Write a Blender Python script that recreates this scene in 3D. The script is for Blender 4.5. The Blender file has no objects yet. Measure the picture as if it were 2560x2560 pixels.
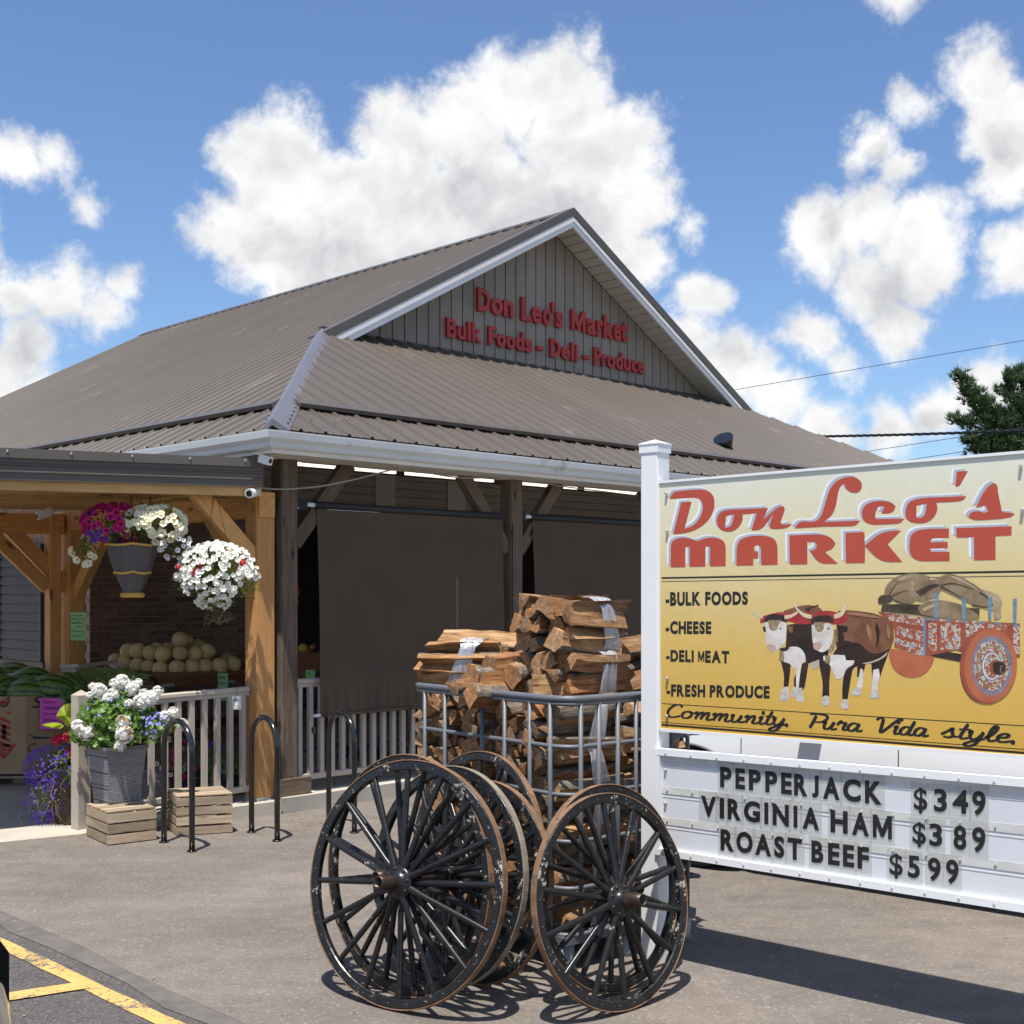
import bpy, bmesh, math, random
from mathutils import Vector, Matrix, Euler
random.seed(7)
R = math.radians
SC = bpy.context.scene
COL = SC.collection
# ------------------------------------------------------------------ camera
FPX, U0, V0, EYE = 3155.0, 1280.0, 1480.0, 1.70      # focal length in photo pixels, horizon row, eye height
cam_d = bpy.data.cameras.new('camera'); cam = bpy.data.objects.new('camera', cam_d); COL.objects.link(cam)
cam.location = (0, 0, EYE); cam.rotation_euler = (R(90), 0, 0)
cam_d.sensor_width = 36; cam_d.lens = 36*FPX/2560; cam_d.shift_y = 200/2560
cam_d.clip_start = 0.05; cam_d.clip_end = 3000
SC.camera = cam
SC.render.resolution_x = SC.render.resolution_y = 1024
SC.view_settings.view_transform = 'Standard'; SC.view_settings.look = 'None'
SC.view_settings.exposure = 0.50; SC.view_settings.gamma = 1.0
SC.view_settings.use_curve_mapping = False
SC.render.engine = 'CYCLES'
SC.cycles.max_bounces = 7; SC.cycles.transparent_max_bounces = 12
# ------------------------------------------------------------------ sun
SUNV = Vector((-0.08, -0.31, 1.0)).normalized()
sd = bpy.data.lights.new('sun', 'SUN'); sd.energy = 4.9; sd.angle = R(0.55); sd.color = (1.0, 0.955, 0.88)
so = bpy.data.objects.new('sun', sd); COL.objects.link(so)
so.rotation_euler = SUNV.to_track_quat('Z', 'Y').to_euler(); so.location = (-5, -20, 60)
# ------------------------------------------------------------------ world: clear sky with cumulus
W = bpy.data.worlds.new('World'); SC.world = W; W.use_nodes = True
def build_world():
    nt = W.node_tree; N = nt.nodes; Lk = nt.links; N.clear()
    def nd(t, **k):
        n = N.new(t)
        for a, b in k.items(): setattr(n, a, b)
        return n
    def math_(op, a, b=None, c=None, clamp=False):
        n = nd('ShaderNodeMath', operation=op); n.use_clamp = clamp
        for i, x in enumerate((a, b, c)):
            if x is None: continue
            if isinstance(x, (int, float)): n.inputs[i].default_value = x
            else: Lk.new(x, n.inputs[i])
        return n.outputs[0]
    def vmath(op, a, b):
        n = nd('ShaderNodeVectorMath', operation=op)
        for i, x in enumerate((a, b)):
            if isinstance(x, (tuple, Vector)): n.inputs[i].default_value = x
            else: Lk.new(x, n.inputs[i])
        return n
    tc = nd('ShaderNodeTexCoord'); d = tc.outputs['Generated']
    sky = nd('ShaderNodeTexSky', sky_type='NISHITA'); sky.sun_disc = False
    sky.sun_elevation = math.asin(SUNV.z); sky.sun_rotation = math.atan2(SUNV.x, SUNV.y)
    sky.air_density = 1.0; sky.dust_density = 0.6; sky.ozone_density = 2.2; sky.altitude = 200
    def noise(vec, sc, det, rough, dist=0.0):
        n = nd('ShaderNodeTexNoise'); n.inputs['Scale'].default_value = sc; n.inputs['Detail'].default_value = det
        n.inputs['Roughness'].default_value = rough; n.inputs['Distortion'].default_value = dist
        Lk.new(vec, n.inputs['Vector']); return n
    n1 = noise(d, 9, 5, 0.55)
    off = vmath('SUBTRACT', n1.outputs['Color'], (0.5, 0.5, 0.5)).outputs[0]
    sc_ = nd('ShaderNodeVectorMath', operation='SCALE'); Lk.new(off, sc_.inputs[0]); sc_.inputs['Scale'].default_value = 0.060
    dw = vmath('ADD', d, sc_.outputs[0]).outputs[0]
    # cumulus heaps: places in the sky (read off as image-plane bearings, stored as directions) and sizes
    heaps = [(520,310,112),(430,430,80),(500,470,105),(620,400,120),(640,540,120),(740,290,95),(740,430,130),(800,560,120),
      (870,250,95),(900,400,145),(965,175,90),(1030,150,82),(1080,240,110),(1110,100,30),(1160,290,115),(1215,360,76),(1100,430,140),(980,540,130),
      (1180,500,80),(1315,548,54),(1300,670,70),(1390,690,72),(1460,760,62),(1540,815,58),(1345,730,70),(1305,433,18),
      (1560,460,72),(1640,430,66),(1750,470,88),(1650,530,74),(1690,600,66),(1530,640,52),(1590,680,36),
      (1640,270,46),(1610,310,30),(1715,200,44),(1690,340,40),(1860,140,72),(1910,240,112),(1900,340,80),(1910,500,50),
      (1680,800,52),(1770,770,62),(1870,740,66),(1940,760,60),
      (20,310,58),(95,315,40),(155,375,28),(30,560,60),(120,560,68),(185,600,44),(60,640,66),(225,545,26),(-10,705,66),(70,715,44),
      (1690,0,40),(-120,440,110),(2080,420,140)]
    s = None
    for (hx, hy, hr) in heaps:
        u, v = hx*1.325, hy*1.325
        c = Vector(((u-U0)/FPX, 1.0, (V0-v)/FPX)); L = c.length
        rr = hr*1.03*1.325/FPX/L; c.normalize()
        dist = vmath('DISTANCE', dw, tuple(c)).outputs['Value']
        f = math_('SUBTRACT', rr, dist)
        s = f if s is None else math_('MAXIMUM', s, f)
    # generic fair-weather clouds for the rest of the sky, only outside the bearings above
    ng = noise(d, 3.1, 4, 0.6)
    gen = math_('MULTIPLY_ADD', ng.outputs['Fac'], 0.9, -0.52)
    sep = nd('ShaderNodeSeparateXYZ'); Lk.new(d, sep.inputs[0])
    away = math_('MULTIPLY_ADD', sep.outputs['Y'], -2.2, 1.55, clamp=True)   # 0 ahead, 1 to the sides and behind
    gen = math_('ADD', gen, math_('MULTIPLY_ADD', away, 0.3, -0.30))
    s = math_('MAXIMUM', s, gen)
    n2 = noise(d, 34, 9, 0.66)
    fz = math_('MULTIPLY_ADD', n2.outputs['Fac'], 0.050, -0.025)
    f = math_('ADD', s, fz)
    mr = nd('ShaderNodeMapRange', interpolation_type='SMOOTHSTEP')
    Lk.new(f, mr.inputs['Value']); mr.inputs['From Min'].default_value = -0.008; mr.inputs['From Max'].default_value = 0.013
    alpha = mr.outputs['Result']
    # relief: billows lit from above, greyer in the thick middle and base
    up = vmath('ADD', dw, (0.0, 0.0, 0.016)).outputs[0]
    na = noise(dw, 15, 5, 0.5); nb = noise(up, 15, 5, 0.5)
    rel = math_('SUBTRACT', na.outputs['Fac'], nb.outputs['Fac'])
    thick = nd('ShaderNodeMapRange'); Lk.new(f, thick.inputs['Value'])
    thick.inputs['From Min'].default_value = 0.004; thick.inputs['From Max'].default_value = 0.060
    low = noise(d, 6.0, 3, 0.5)
    g = math_('MULTIPLY', thick.outputs['Result'], math_('MULTIPLY_ADD', low.outputs['Fac'], 3.0, -0.95, clamp=True))
    # thick, shaded hearts and bases of the larger heaps
    dsh = vmath('ADD', dw, sc_.outputs[0]).outputs[0]; sh = None
    for (hx, hy, hr) in [(830,500,200),(620,500,130),(1010,430,130),(880,335,70),(470,470,60),(1120,420,90),(1690,520,85),(1600,470,50),(1360,700,60),(1885,290,70),(1760,790,60),(70,640,70),(60,320,40),(1640,300,30)]:
        u, v = hx*1.325, hy*1.325; c = Vector(((u-U0)/FPX, 1.0, (V0-v)/FPX)); L = c.length; rr = hr*1.325/FPX/L; c.normalize()
        f_ = math_('MULTIPLY_ADD', vmath('DISTANCE', dsh, tuple(c)).outputs['Value'], -1.0/rr, 1.0, clamp=True); sh = f_ if sh is None else math_('ADD', sh, f_)
    g = math_('MINIMUM', math_('ADD', math_('MULTIPLY', g, 0.45), math_('MULTIPLY', sh, 1.25)), 1.0)
    br = math_('MULTIPLY_ADD', rel, 1.15, 1.03)
    br = math_('SUBTRACT', br, math_('MULTIPLY', g, 0.27))
    br = math_('MINIMUM', math_('MAXIMUM', br, 0.64), 1.09)
    ccol = nd('ShaderNodeMix', data_type='RGBA'); 
    Lk.new(math_('MULTIPLY_ADD', br, 2.0, -1.0, clamp=True), ccol.inputs['Factor'])
    ccol.inputs[6].default_value = (0.93, 0.965, 1.03, 1); ccol.inputs[7].default_value = (1.0, 1.0, 1.0, 1)
    cc = nd('ShaderNodeVectorMath', operation='SCALE'); Lk.new(ccol.outputs[2], cc.inputs[0]); Lk.new(br, cc.inputs['Scale'])
    K = 0.092
    sk = nd('ShaderNodeVectorMath', operation='MULTIPLY'); Lk.new(sky.outputs[0], sk.inputs[0]); sk.inputs[1].default_value = (0.94, 1.06, 1.22)
    cloudc = nd('ShaderNodeVectorMath', operation='SCALE'); Lk.new(cc.outputs[0], cloudc.inputs[0]); cloudc.inputs['Scale'].default_value = 0.655/K
    mx = nd('ShaderNodeMix', data_type='RGBA'); Lk.new(alpha, mx.inputs['Factor'])
    Lk.new(sk.outputs[0], mx.inputs[6]); Lk.new(cloudc.outputs[0], mx.inputs[7])
    bg = nd('ShaderNodeBackground'); bg.inputs['Strength'].default_value = K
    Lk.new(mx.outputs[2], bg.inputs['Color'])
    out = nd('ShaderNodeOutputWorld'); Lk.new(bg.outputs[0], out.inputs[0])
    W.cycles.sampling_method = 'MANUAL'; W.cycles.sample_map_resolution = 512
build_world()

# ------------------------------------------------------------------ geometry helpers
def ray(u, v): return Vector(((u-U0)/FPX, 1.0, (V0-v)/FPX))
def at(u, v, Y):
    """point of the place seen at photo pixel (u, v), Y metres ahead"""
    r = ray(u, v); return Vector((r.x*Y, Y, EYE + r.z*Y))
def ground(u, v, z=0.0):
    r = ray(u, v); return at(u, v, (z-EYE)/r.z)
def on_plane(u, v, p0, n):
    r = ray(u, v); o = Vector((0, 0, EYE)); t = (Vector(p0)-o).dot(n)/r.dot(n); return o + r*t
ER = Vector((0.70711, 0.70711, 0)); EL = Vector((-0.70711, 0.70711, 0)); UP = Vector((0, 0, 1))

def tag(o, label=None, cat=None, group=None, kind=None):
    if label: o['label'] = label
    if cat: o['category'] = cat
    if group: o['group'] = group
    if kind: o['kind'] = kind
    return o
def root(name, label, cat, loc=(0, 0, 0), group=None):
    o = bpy.data.objects.new(name, None); COL.objects.link(o); o.location = loc; o.empty_display_size = 0.1
    o['_l'] = 0; del o['_l']
    return tag(o, label, cat, group)
def wm(o):
    m = o.matrix_basis.copy(); p = o.parent; 
    if p is not None: m = wm(p) @ o.matrix_parent_inverse @ m
    return m
class MB:
    def __init__(s): s.v = []; s.f = []; s.m = []; s.sm = []
    def add(s, vs, fs, mi=0, smooth=False):
        b = len(s.v); s.v += [tuple(p) for p in vs]
        for f in fs: s.f.append(tuple(b+i for i in f)); s.m.append(mi); s.sm.append(smooth)
        return s
    def box(s, c, sz, M=None, mi=0):
        x, y, z = sz[0]/2, sz[1]/2, sz[2]/2
        vs = [Vector((sx*x, sy*y, sz_*z)) + (Vector(c) if M is None else Vector((0, 0, 0))) for sx in (-1, 1) for sy in (-1, 1) for sz_ in (-1, 1)]
        if M is not None: vs = [Vector(c) + M @ v for v in vs]
        s.add(vs, [(0,1,3,2),(4,6,7,5),(0,4,5,1),(2,3,7,6),(0,2,6,4),(1,5,7,3)], mi); return s
    def hexa(s, p, mi=0):   # 8 points: bottom 4 ccw, top 4 ccw
        s.add(p, [(3,2,1,0),(4,5,6,7),(0,1,5,4),(1,2,6,5),(2,3,7,6),(3,0,4,7)], mi); return s
    def prism(s, poly, d, mi=0, mi_cap=None, cap=True):
        n = len(poly); a = [Vector(p) for p in poly]; b = [p+Vector(d) for p in a]
        fs = [(i, (i+1) % n, n+(i+1) % n, n+i) for i in range(n)]
        s.add(a+b, fs, mi)
        if cap:
            s.add(a, [tuple(range(n-1, -1, -1))], mi if mi_cap is None else mi_cap)
            s.add(b, [tuple(range(n))], mi if mi_cap is None else mi_cap)
        return s
    def tube(s, path, r, n=8, mi=0, closed=False, caps=True, rz=None):
        P = [Vector(p) for p in path]; k = len(P); rs = r if isinstance(r, (list, tuple)) else [r]*k
        vs = []; ref = None
        for i, p in enumerate(P):
            if closed: t = P[(i+1) % k]-P[i-1]
            else: t = P[min(i+1, k-1)]-P[max(i-1, 0)]
            if t.length < 1e-9: t = Vector((0, 0, 1))
            t.normalize()
            if ref is None:
                ref = Vector((0, 0, 1)) if abs(t.z) < 0.9 else Vector((1, 0, 0))
            x = t.cross(ref); 
            if x.length < 1e-6: x = t.cross(Vector((0, 1, 0.01)))
            x.normalize(); y = x.cross(t).normalized(); ref = y
            for j in range(n):
                a = 2*math.pi*j/n; vs.append(p + x*math.cos(a)*rs[i] + y*math.sin(a)*rs[i]*(rz or 1))
        fs = []
        for i in range(k if closed else k-1):
            for j in range(n):
                a, b = i*n+j, i*n+(j+1) % n; c, d = ((i+1) % k)*n+(j+1) % n, ((i+1) % k)*n+j
                fs.append((a, b, c, d))
        s.add(vs, fs, mi, True)
        if caps and not closed:
            s.add(vs[:n], [tuple(range(n-1, -1, -1))], mi); s.add(vs[-n:], [tuple(range(n))], mi)
        return s
    def lathe(s, prof, n=16, mi=0, c=(0, 0, 0), M=None, smooth=True):
        vs = []; c = Vector(c)
        for (r, z) in prof:
            for j in range(n):
                a = 2*math.pi*j/n; p = Vector((r*math.cos(a), r*math.sin(a), z)); vs.append(c + (M @ p if M is not None else p))
        fs = [(i*n+j, i*n+(j+1) % n, (i+1)*n+(j+1) % n, (i+1)*n+j) for i in range(len(prof)-1) for j in range(n)]
        s.add(vs, fs, mi, smooth); return s
    def ball(s, c, r, nu=12, nv=8, mi=0, sc=(1, 1, 1), M=None):
        prof = [(math.sin(math.pi*i/nv), -math.cos(math.pi*i/nv)) for i in range(nv+1)]
        vs = []; 
        for (a, z) in prof:
            for j in range(nu):
                t = 2*math.pi*j/nu; p = Vector((a*math.cos(t)*r*sc[0], a*math.sin(t)*r*sc[1], z*r*sc[2])); vs.append(Vector(c) + (M @ p if M is not None else p))
        fs = [(i*nu+j, i*nu+(j+1) % nu, (i+1)*nu+(j+1) % nu, (i+1)*nu+j) for i in range(nv) for j in range(nu)]
        s.add(vs, fs, mi, True); return s
    def mesh(s, name, mats):
        me = bpy.data.meshes.new(name); me.from_pydata(s.v, [], s.f)
        for m in (mats if isinstance(mats, (list, tuple)) else [mats]): me.materials.append(m)
        me.polygons.foreach_set('material_index', s.m); me.polygons.foreach_set('use_smooth', s.sm)
        me.update(); return me
    def obj(s, name, mats, parent=None, M=None, fixn=True):
        me = s.mesh(name, mats)
        if fixn:
            bm = bmesh.new(); bm.from_mesh(me); bmesh.ops.remove_doubles(bm, verts=bm.verts, dist=1e-6)
            bmesh.ops.recalc_face_normals(bm, faces=bm.faces); bm.to_mesh(me); bm.free()
        return put(name, me, parent, M)
def put(name, me, parent=None, M=None):
    o = bpy.data.objects.new(name, me); COL.objects.link(o)
    if M is not None: o.matrix_basis = M
    if parent is not None:
        o.parent = parent; o.matrix_parent_inverse = wm(parent).inverted()
    return o
def frame(p, x, y=None, z=None):
    """matrix with origin p, local X along x, Z as near z as can be"""
    x = Vector(x).normalized(); z = Vector(z) if z is not None else UP
    if abs(x.dot(z)) > 0.98: z = Vector((0, 1, 0)) if y is None else Vector(y)
    y = z.cross(x).normalized(); z = x.cross(y).normalized()
    M = Matrix((x, y, z)).transposed().to_4x4(); M.translation = Vector(p); return M
def beam(name, p0, p1, w, h, mat, parent, zdir=None, bev=0.0, kind=None):
    """timber from p0 to p1, w across, h deep; local X is the grain"""
    p0, p1 = Vector(p0), Vector(p1); L = (p1-p0).length
    M = frame((p0+p1)/2, p1-p0, z=zdir); mb = MB()
    if bev:
        b = bev; sec = [(-w/2+b,-h/2),(w/2-b,-h/2),(w/2,-h/2+b),(w/2,h/2-b),(w/2-b,h/2),(-w/2+b,h/2),(-w/2,h/2-b),(-w/2,-h/2+b)]
        mb.prism([(-L/2, a, c) for a, c in sec], (L, 0, 0))
    else: mb.box((0, 0, 0), (L, w, h))
    o = mb.obj(name, mat, parent, M)
    if kind: o['kind'] = kind
    return o
def copy_tree(o, parent=None, label=None, M=None):
    c = o.copy(); COL.objects.link(c)
    if parent is not None: c.parent = parent
    if M is not None: c.matrix_basis = M
    if label: c['label'] = label
    for ch in list(o.children): copy_tree(ch, c)
    return c
def catmull(pts, n=6, closed=False):
    P = [Vector(p) for p in pts]; k = len(P); out = []
    for i in range(k if closed else k-1):
        p0 = P[(i-1) % k] if (closed or i > 0) else P[0]*2-P[1]
        p1 = P[i]; p2 = P[(i+1) % k]; p3 = P[(i+2) % k] if (closed or i+2 < k) else P[-1]*2-P[-2]
        for j in range(n):
            t = j/n; out.append(0.5*((2*p1)+(p2-p0)*t+(2*p0-5*p1+4*p2-p3)*t*t+(3*p1-p0-3*p2+p3)*t**3))
    if not closed: out.append(P[-1])
    return out

# ------------------------------------------------------------------ materials
def newmat(name):
    m = bpy.data.materials.new(name); m.use_nodes = True; nt = m.node_tree; b = nt.nodes['Principled BSDF']; return m, nt, b
class NT:
    def __init__(s, nt): s.nt = nt
    def n(s, t, **k):
        x = s.nt.nodes.new(t)
        for a, b in k.items():
            if a.startswith('i_'): x.inputs[a[2:].replace('_', ' ')].default_value = b
            else: setattr(x, a, b)
        return x
    def l(s, a, b): s.nt.links.new(a, b)
    def noise(s, vec, sc, det=4, rough=0.55, dist=0.0, out='Fac'):
        x = s.n('ShaderNodeTexNoise'); x.inputs['Scale'].default_value = sc; x.inputs['Detail'].default_value = det
        x.inputs['Roughness'].default_value = rough; x.inputs['Distortion'].default_value = dist; s.l(vec, x.inputs['Vector']); return x.outputs[out]
    def ramp(s, fac, stops, interp='LINEAR'):
        x = s.n('ShaderNodeValToRGB'); r = x.color_ramp; r.interpolation = interp
        while len(r.elements) > 1: r.elements.remove(r.elements[-1])
        r.elements[0].position = stops[0][0]; r.elements[0].color = rgba(stops[0][1])
        for p, c in stops[1:]:
            e = r.elements.new(p); e.color = rgba(c)
        s.l(fac, x.inputs[0]); return x.outputs[0]
    def mix(s, fac, a, b, mode='MIX'):
        x = s.n('ShaderNodeMix', data_type='RGBA', blend_type=mode)
        for i, y in ((0, fac), (6, a), (7, b)):
            if isinstance(y, (int, float)): x.inputs[i].default_value = y
            elif isinstance(y, tuple): x.inputs[i].default_value = rgba(y)
            else: s.l(y, x.inputs[i])
        return x.outputs[2]
    def math(s, op, a, b=None, clamp=False):
        x = s.n('ShaderNodeMath', operation=op); x.use_clamp = clamp
        for i, y in ((0, a), (1, b)):
            if y is None: continue
            if isinstance(y, (int, float)): x.inputs[i].default_value = y
            else: s.l(y, x.inputs[i])
        return x.outputs[0]
    def coord(s, kind='Object', scale=(1, 1, 1), rot=(0, 0, 0)):
        t = s.n('ShaderNodeTexCoord'); m = s.n('ShaderNodeMapping'); m.inputs['Scale'].default_value = scale; m.inputs['Rotation'].default_value = rot
        s.l(t.outputs[kind], m.inputs[0]); return m.outputs[0]
    def bump(s, h, strength, dist, b):
        x = s.n('ShaderNodeBump'); x.inputs['Strength'].default_value = strength; x.inputs['Distance'].default_value = dist
        s.l(h, x.inputs['Height']); s.l(x.outputs[0], b.inputs['Normal'])
    def rnd(s): return s.n('ShaderNodeObjectInfo').outputs['Random']
def rgba(c): return (c[0], c[1], c[2], 1.0) if len(c) == 3 else c
def plain(name, c, rough=0.6, metal=0.0, var=0.12, sc=6.0, bump=0.0, bsc=60.0, coat=0.0, spec=None, wear_sheen=None, randv=0.0, obj='Object'):
    m, nt, b = newmat(name); q = NT(nt); co = q.coord(obj)
    f = q.noise(co, sc, 5, 0.6)
    lo = tuple(x*(1-var) for x in c); hi = tuple(min(1, x*(1+var)) for x in c)
    col = q.ramp(f, [(0.3, lo), (0.7, hi)])
    if wear_sheen: # (colour, amount 0..1, scale)
        g = q.noise(co, wear_sheen[2], 8, 0.7); col = q.mix(q.ramp(g, [(wear_sheen[1], (0, 0, 0)), (min(1, wear_sheen[1]+0.06), (1, 1, 1))]), col, wear_sheen[0])
    if randv: col = q.mix(1.0, col, q.ramp(q.rnd(), [(0, (1-randv,)*3), (1, (1+randv,)*3)]), 'MULTIPLY')
    q.l(col, b.inputs['Base Color']); b.inputs['Roughness'].default_value = rough; b.inputs['Metallic'].default_value = metal
    if coat: b.inputs['Coat Weight'].default_value = coat; b.inputs['Coat Roughness'].default_value = 0.08
    if spec is not None: b.inputs['Specular IOR Level'].default_value = spec
    if bump: q.bump(q.noise(co, bsc, 6, 0.6), bump, 0.01, b)
    return m
def wood(name, c1, c2, knots=True, rough=0.65, gs=1.0, randv=0.15, bump=0.25):
    """sawn timber, grain along local X"""
    m, nt, b = newmat(name); q = NT(nt)
    t = q.n('ShaderNodeTexCoord'); ad = q.n('ShaderNodeVectorMath', operation='ADD'); q.l(t.outputs['Object'], ad.inputs[0])
    rv = q.n('ShaderNodeVectorMath', operation='SCALE'); rc = q.n('ShaderNodeCombineXYZ'); r = q.rnd()
    q.l(r, rc.inputs[0]); q.l(r, rc.inputs[1]); q.l(r, rc.inputs[2]); q.l(rc.outputs[0], rv.inputs[0]); rv.inputs['Scale'].default_value = 37.0
    q.l(rv.outputs[0], ad.inputs[1]); mp = q.n('ShaderNodeMapping'); mp.inputs['Scale'].default_value = (1.1*gs, 16*gs, 16*gs); q.l(ad.outputs[0], mp.inputs[0])
    g = q.noise(mp.outputs[0], 2.2, 6, 0.62, 0.6); fine = q.noise(mp.outputs[0], 11, 4, 0.7)
    col = q.ramp(g, [(0.28, c1), (0.5, tuple((a+b_)/2 for a, b_ in zip(c1, c2))), (0.68, c2)])
    col = q.mix(0.35, col, q.ramp(fine, [(0.3, tuple(x*0.7 for x in c1)), (0.7, c2)]))
    big = q.noise(ad.outputs[0], 1.7, 3, 0.5)
    col = q.mix(1.0, col, q.ramp(big, [(0.3, (0.84, 0.82, 0.80)), (0.7, (1.12, 1.12, 1.12))]), 'MULTIPLY')
    if knots:
        km = q.n('ShaderNodeMapping'); km.inputs['Scale'].default_value = (2.2, 7, 7); q.l(ad.outputs[0], km.inputs[0])
        vo = q.n('ShaderNodeTexVoronoi'); vo.inputs['Scale'].default_value = 1.0; q.l(km.outputs[0], vo.inputs['Vector'])
        k = q.ramp(vo.outputs['Distance'], [(0.0, (1, 1, 1)), (0.10, (0.8, 0.8, 0.8)), (0.16, (0, 0, 0))])
        col = q.mix(k, col, tuple(x*0.28 for x in c1))
    if randv: col = q.mix(1.0, col, q.ramp(r, [(0, (1-randv,)*3), (1, (1+randv,)*3)]), 'MULTIPLY')
    q.l(col, b.inputs['Base Color']); b.inputs['Roughness'].default_value = rough; b.inputs['Specular IOR Level'].default_value = 0.25
    q.bump(fine, bump, 0.004, b); return m
M = {}
M['roof'] = plain('roof_metal_brown', (0.096, 0.078, 0.063), 0.40, 0.0, 0.05, 1.2, spec=0.5, wear_sheen=((0.135, 0.113, 0.095), 0.60, 1.4), randv=0.045)  # lighter patches paint an uneven sheen into the brown
M['roof_cap'] = plain('roof_cap_metal', (0.165, 0.155, 0.170), 0.33, 0.0, 0.05, 2.0, spec=0.6)  # same brown metal, the sky's reflection mixed in as a paler bluish tone
M['flash'] = plain('flashing_metal', (0.095, 0.08, 0.068), 0.4, 0, 0.06, 3)
M['dark_metal'] = plain('dark_brown_metal', (0.06, 0.05, 0.045), 0.4, 0, 0.08, 3)
M['white_trim'] = plain('white_trim', (0.76, 0.76, 0.74), 0.4, 0, 0.05, 2.5, wear_sheen=((0.5, 0.49, 0.45), 0.66, 5))
M['gutter'] = plain('gutter_white', (0.58, 0.60, 0.60), 0.38, 0, 0.06, 1.6, wear_sheen=((0.42, 0.42, 0.39), 0.60, 2))
M['soffit'] = plain('soffit_cream', (0.56, 0.53, 0.46), 0.6, 0, 0.06, 3)
M['siding'] = plain('siding_taupe', (0.26, 0.225, 0.185), 0.62, 0, 0.08, 1.5, randv=0.05)
M['lap'] = plain('lap_siding_beige', (0.40, 0.36, 0.30), 0.6, 0, 0.08, 2, randv=0.05)
M['rail'] = plain('railing_taupe', (0.43, 0.375, 0.31), 0.5, 0, 0.07, 4, wear_sheen=((0.27, 0.23, 0.19), 0.70, 14))
M['red'] = plain('letter_red', (0.42, 0.032, 0.026), 0.5, 0, 0.12, 3)
M['black'] = plain('black_matte', (0.012, 0.012, 0.013), 0.55, 0, 0.2, 8)
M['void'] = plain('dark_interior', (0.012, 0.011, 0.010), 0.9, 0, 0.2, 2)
M['cedar'] = wood('cedar_timber', (0.50, 0.235, 0.075), (0.72, 0.385, 0.145))
M['pine'] = wood('pine_joist', (0.46, 0.27, 0.10), (0.60, 0.38, 0.16))
M['dkwood'] = wood('weathered_dark_timber', (0.060, 0.042, 0.030), (0.20, 0.152, 0.110), rough=0.85, gs=1.3, bump=0.6)
M['crate'] = wood('crate_slat_wood', (0.27, 0.20, 0.13), (0.54, 0.43, 0.30), knots=True, randv=0.28)
M['table'] = wood('stained_table_wood', (0.16, 0.065, 0.025), (0.26, 0.12, 0.05))
M['cement'] = plain('concrete_light', (0.43, 0.39, 0.325), 0.85, 0, 0.14, 2.2, bump=0.25, bsc=70, obj='Object', wear_sheen=((0.33, 0.30, 0.25), 0.62, 3.5))
M['rubber'] = plain('rubber', (0.02, 0.02, 0.02), 0.8, 0, 0.2, 10)
# ================================================================== ground
def asphalt(name, c, agg, light, sc=1.0, fines=0.5):
    m, nt, b = newmat(name); q = NT(nt); co = q.coord('Object')
    big = q.noise(co, 0.55, 5, 0.6, 0.4); mid = q.noise(co, 5, 5, 0.65); 
    vo = q.n('ShaderNodeTexVoronoi'); vo.inputs['Scale'].default_value = 95*sc; q.l(co, vo.inputs['Vector'])
    grain = q.noise(co, 260*sc, 3, 0.7)
    col = q.ramp(mid, [(0.25, tuple(x*0.84 for x in c)), (0.75, tuple(x*1.14 for x in c))])
    col = q.mix(1.0, col, q.ramp(big, [(0.3, (0.84, 0.84, 0.85)), (0.68, (1.13, 1.12, 1.10))]), 'MULTIPLY')
    pick = q.ramp(vo.outputs['Color'], [(agg, (0, 0, 0)), (agg+0.05, (1, 1, 1))])
    col = q.mix(q.math('MULTIPLY', pick, fines), col, light)
    col = q.mix(1.0, col, q.ramp(grain, [(0.3, (0.72, 0.72, 0.72)), (0.7, (1.25, 1.25, 1.25))]), 'MULTIPLY')
    # oil spots and pale dusty scuffs
    g2 = q.noise(co, 46, 6, 0.85); col = q.mix(1.0, col, q.ramp(g2, [(0.3, (0.74, 0.74, 0.75)), (0.5, (1, 1, 1)), (0.7, (1.24, 1.22, 1.2))]), 'MULTIPLY')
    sk_ = q.noise(q.coord('Object', (0.5, 3.2, 1), (0, 0, 0.7)), 1.1, 6, 0.7); col = q.mix(1.0, col, q.ramp(sk_, [(0.3, (0.86, 0.86, 0.87)), (0.7, (1.1, 1.1, 1.1))]), 'MULTIPLY')
    oil = q.noise(q.coord('Object', (1, 1, 1), (0, 0, .4)), 0.85, 4, 0.62, 0.8); col = q.mix(q.ramp(oil, [(0.56, (0, 0, 0)), (0.66, (0.42,)*3)]), col, tuple(x*0.55 for x in c))
    st = q.noise(co, 1.3, 8, 0.75); col = q.mix(q.ramp(st, [(0.63, (0, 0, 0)), (0.74, (0.5, 0.5, 0.5))]), col, tuple(min(1, x*1.45) for x in c))
    sp = q.n('ShaderNodeTexVoronoi'); sp.inputs['Scale'].default_value = 2.7; q.l(co, sp.inputs['Vector'])
    col = q.mix(q.ramp(sp.outputs['Distance'], [(0.0, (0.55,)*3), (0.035, (0.3,)*3), (0.06, (0, 0, 0))]), col, tuple(x*0.35 for x in c))
    cr = q.noise(q.coord('Object', (1, 1, 1)), 0.9, 9, 0.62, 1.2)
    ck = q.math('ABSOLUTE', q.math('SUBTRACT', cr, 0.5)); 
    col = q.mix(q.ramp(ck, [(0.0, (0.5,)*3), (0.0035, (0, 0, 0))]), col, tuple(min(1, x*1.5) for x in c))
    q.l(col, b.inputs['Base Color']); b.inputs['Roughness'].default_value = 0.93; b.inputs['Specular IOR Level'].default_value = 0.2
    q.bump(q.math('ADD', vo.outputs['Distance'], q.math('MULTIPLY', grain, 0.8)), 0.55, 0.006, b); return m
M['lot'] = asphalt('old_coarse_asphalt', (0.095, 0.086, 0.083), 0.70, (0.21, 0.19, 0.175), 1.35, 0.55)
M['apron'] = asphalt('smooth_pale_asphalt', (0.182, 0.158, 0.138), 0.82, (0.34, 0.30, 0.26), 0.9, 0.45)
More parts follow.
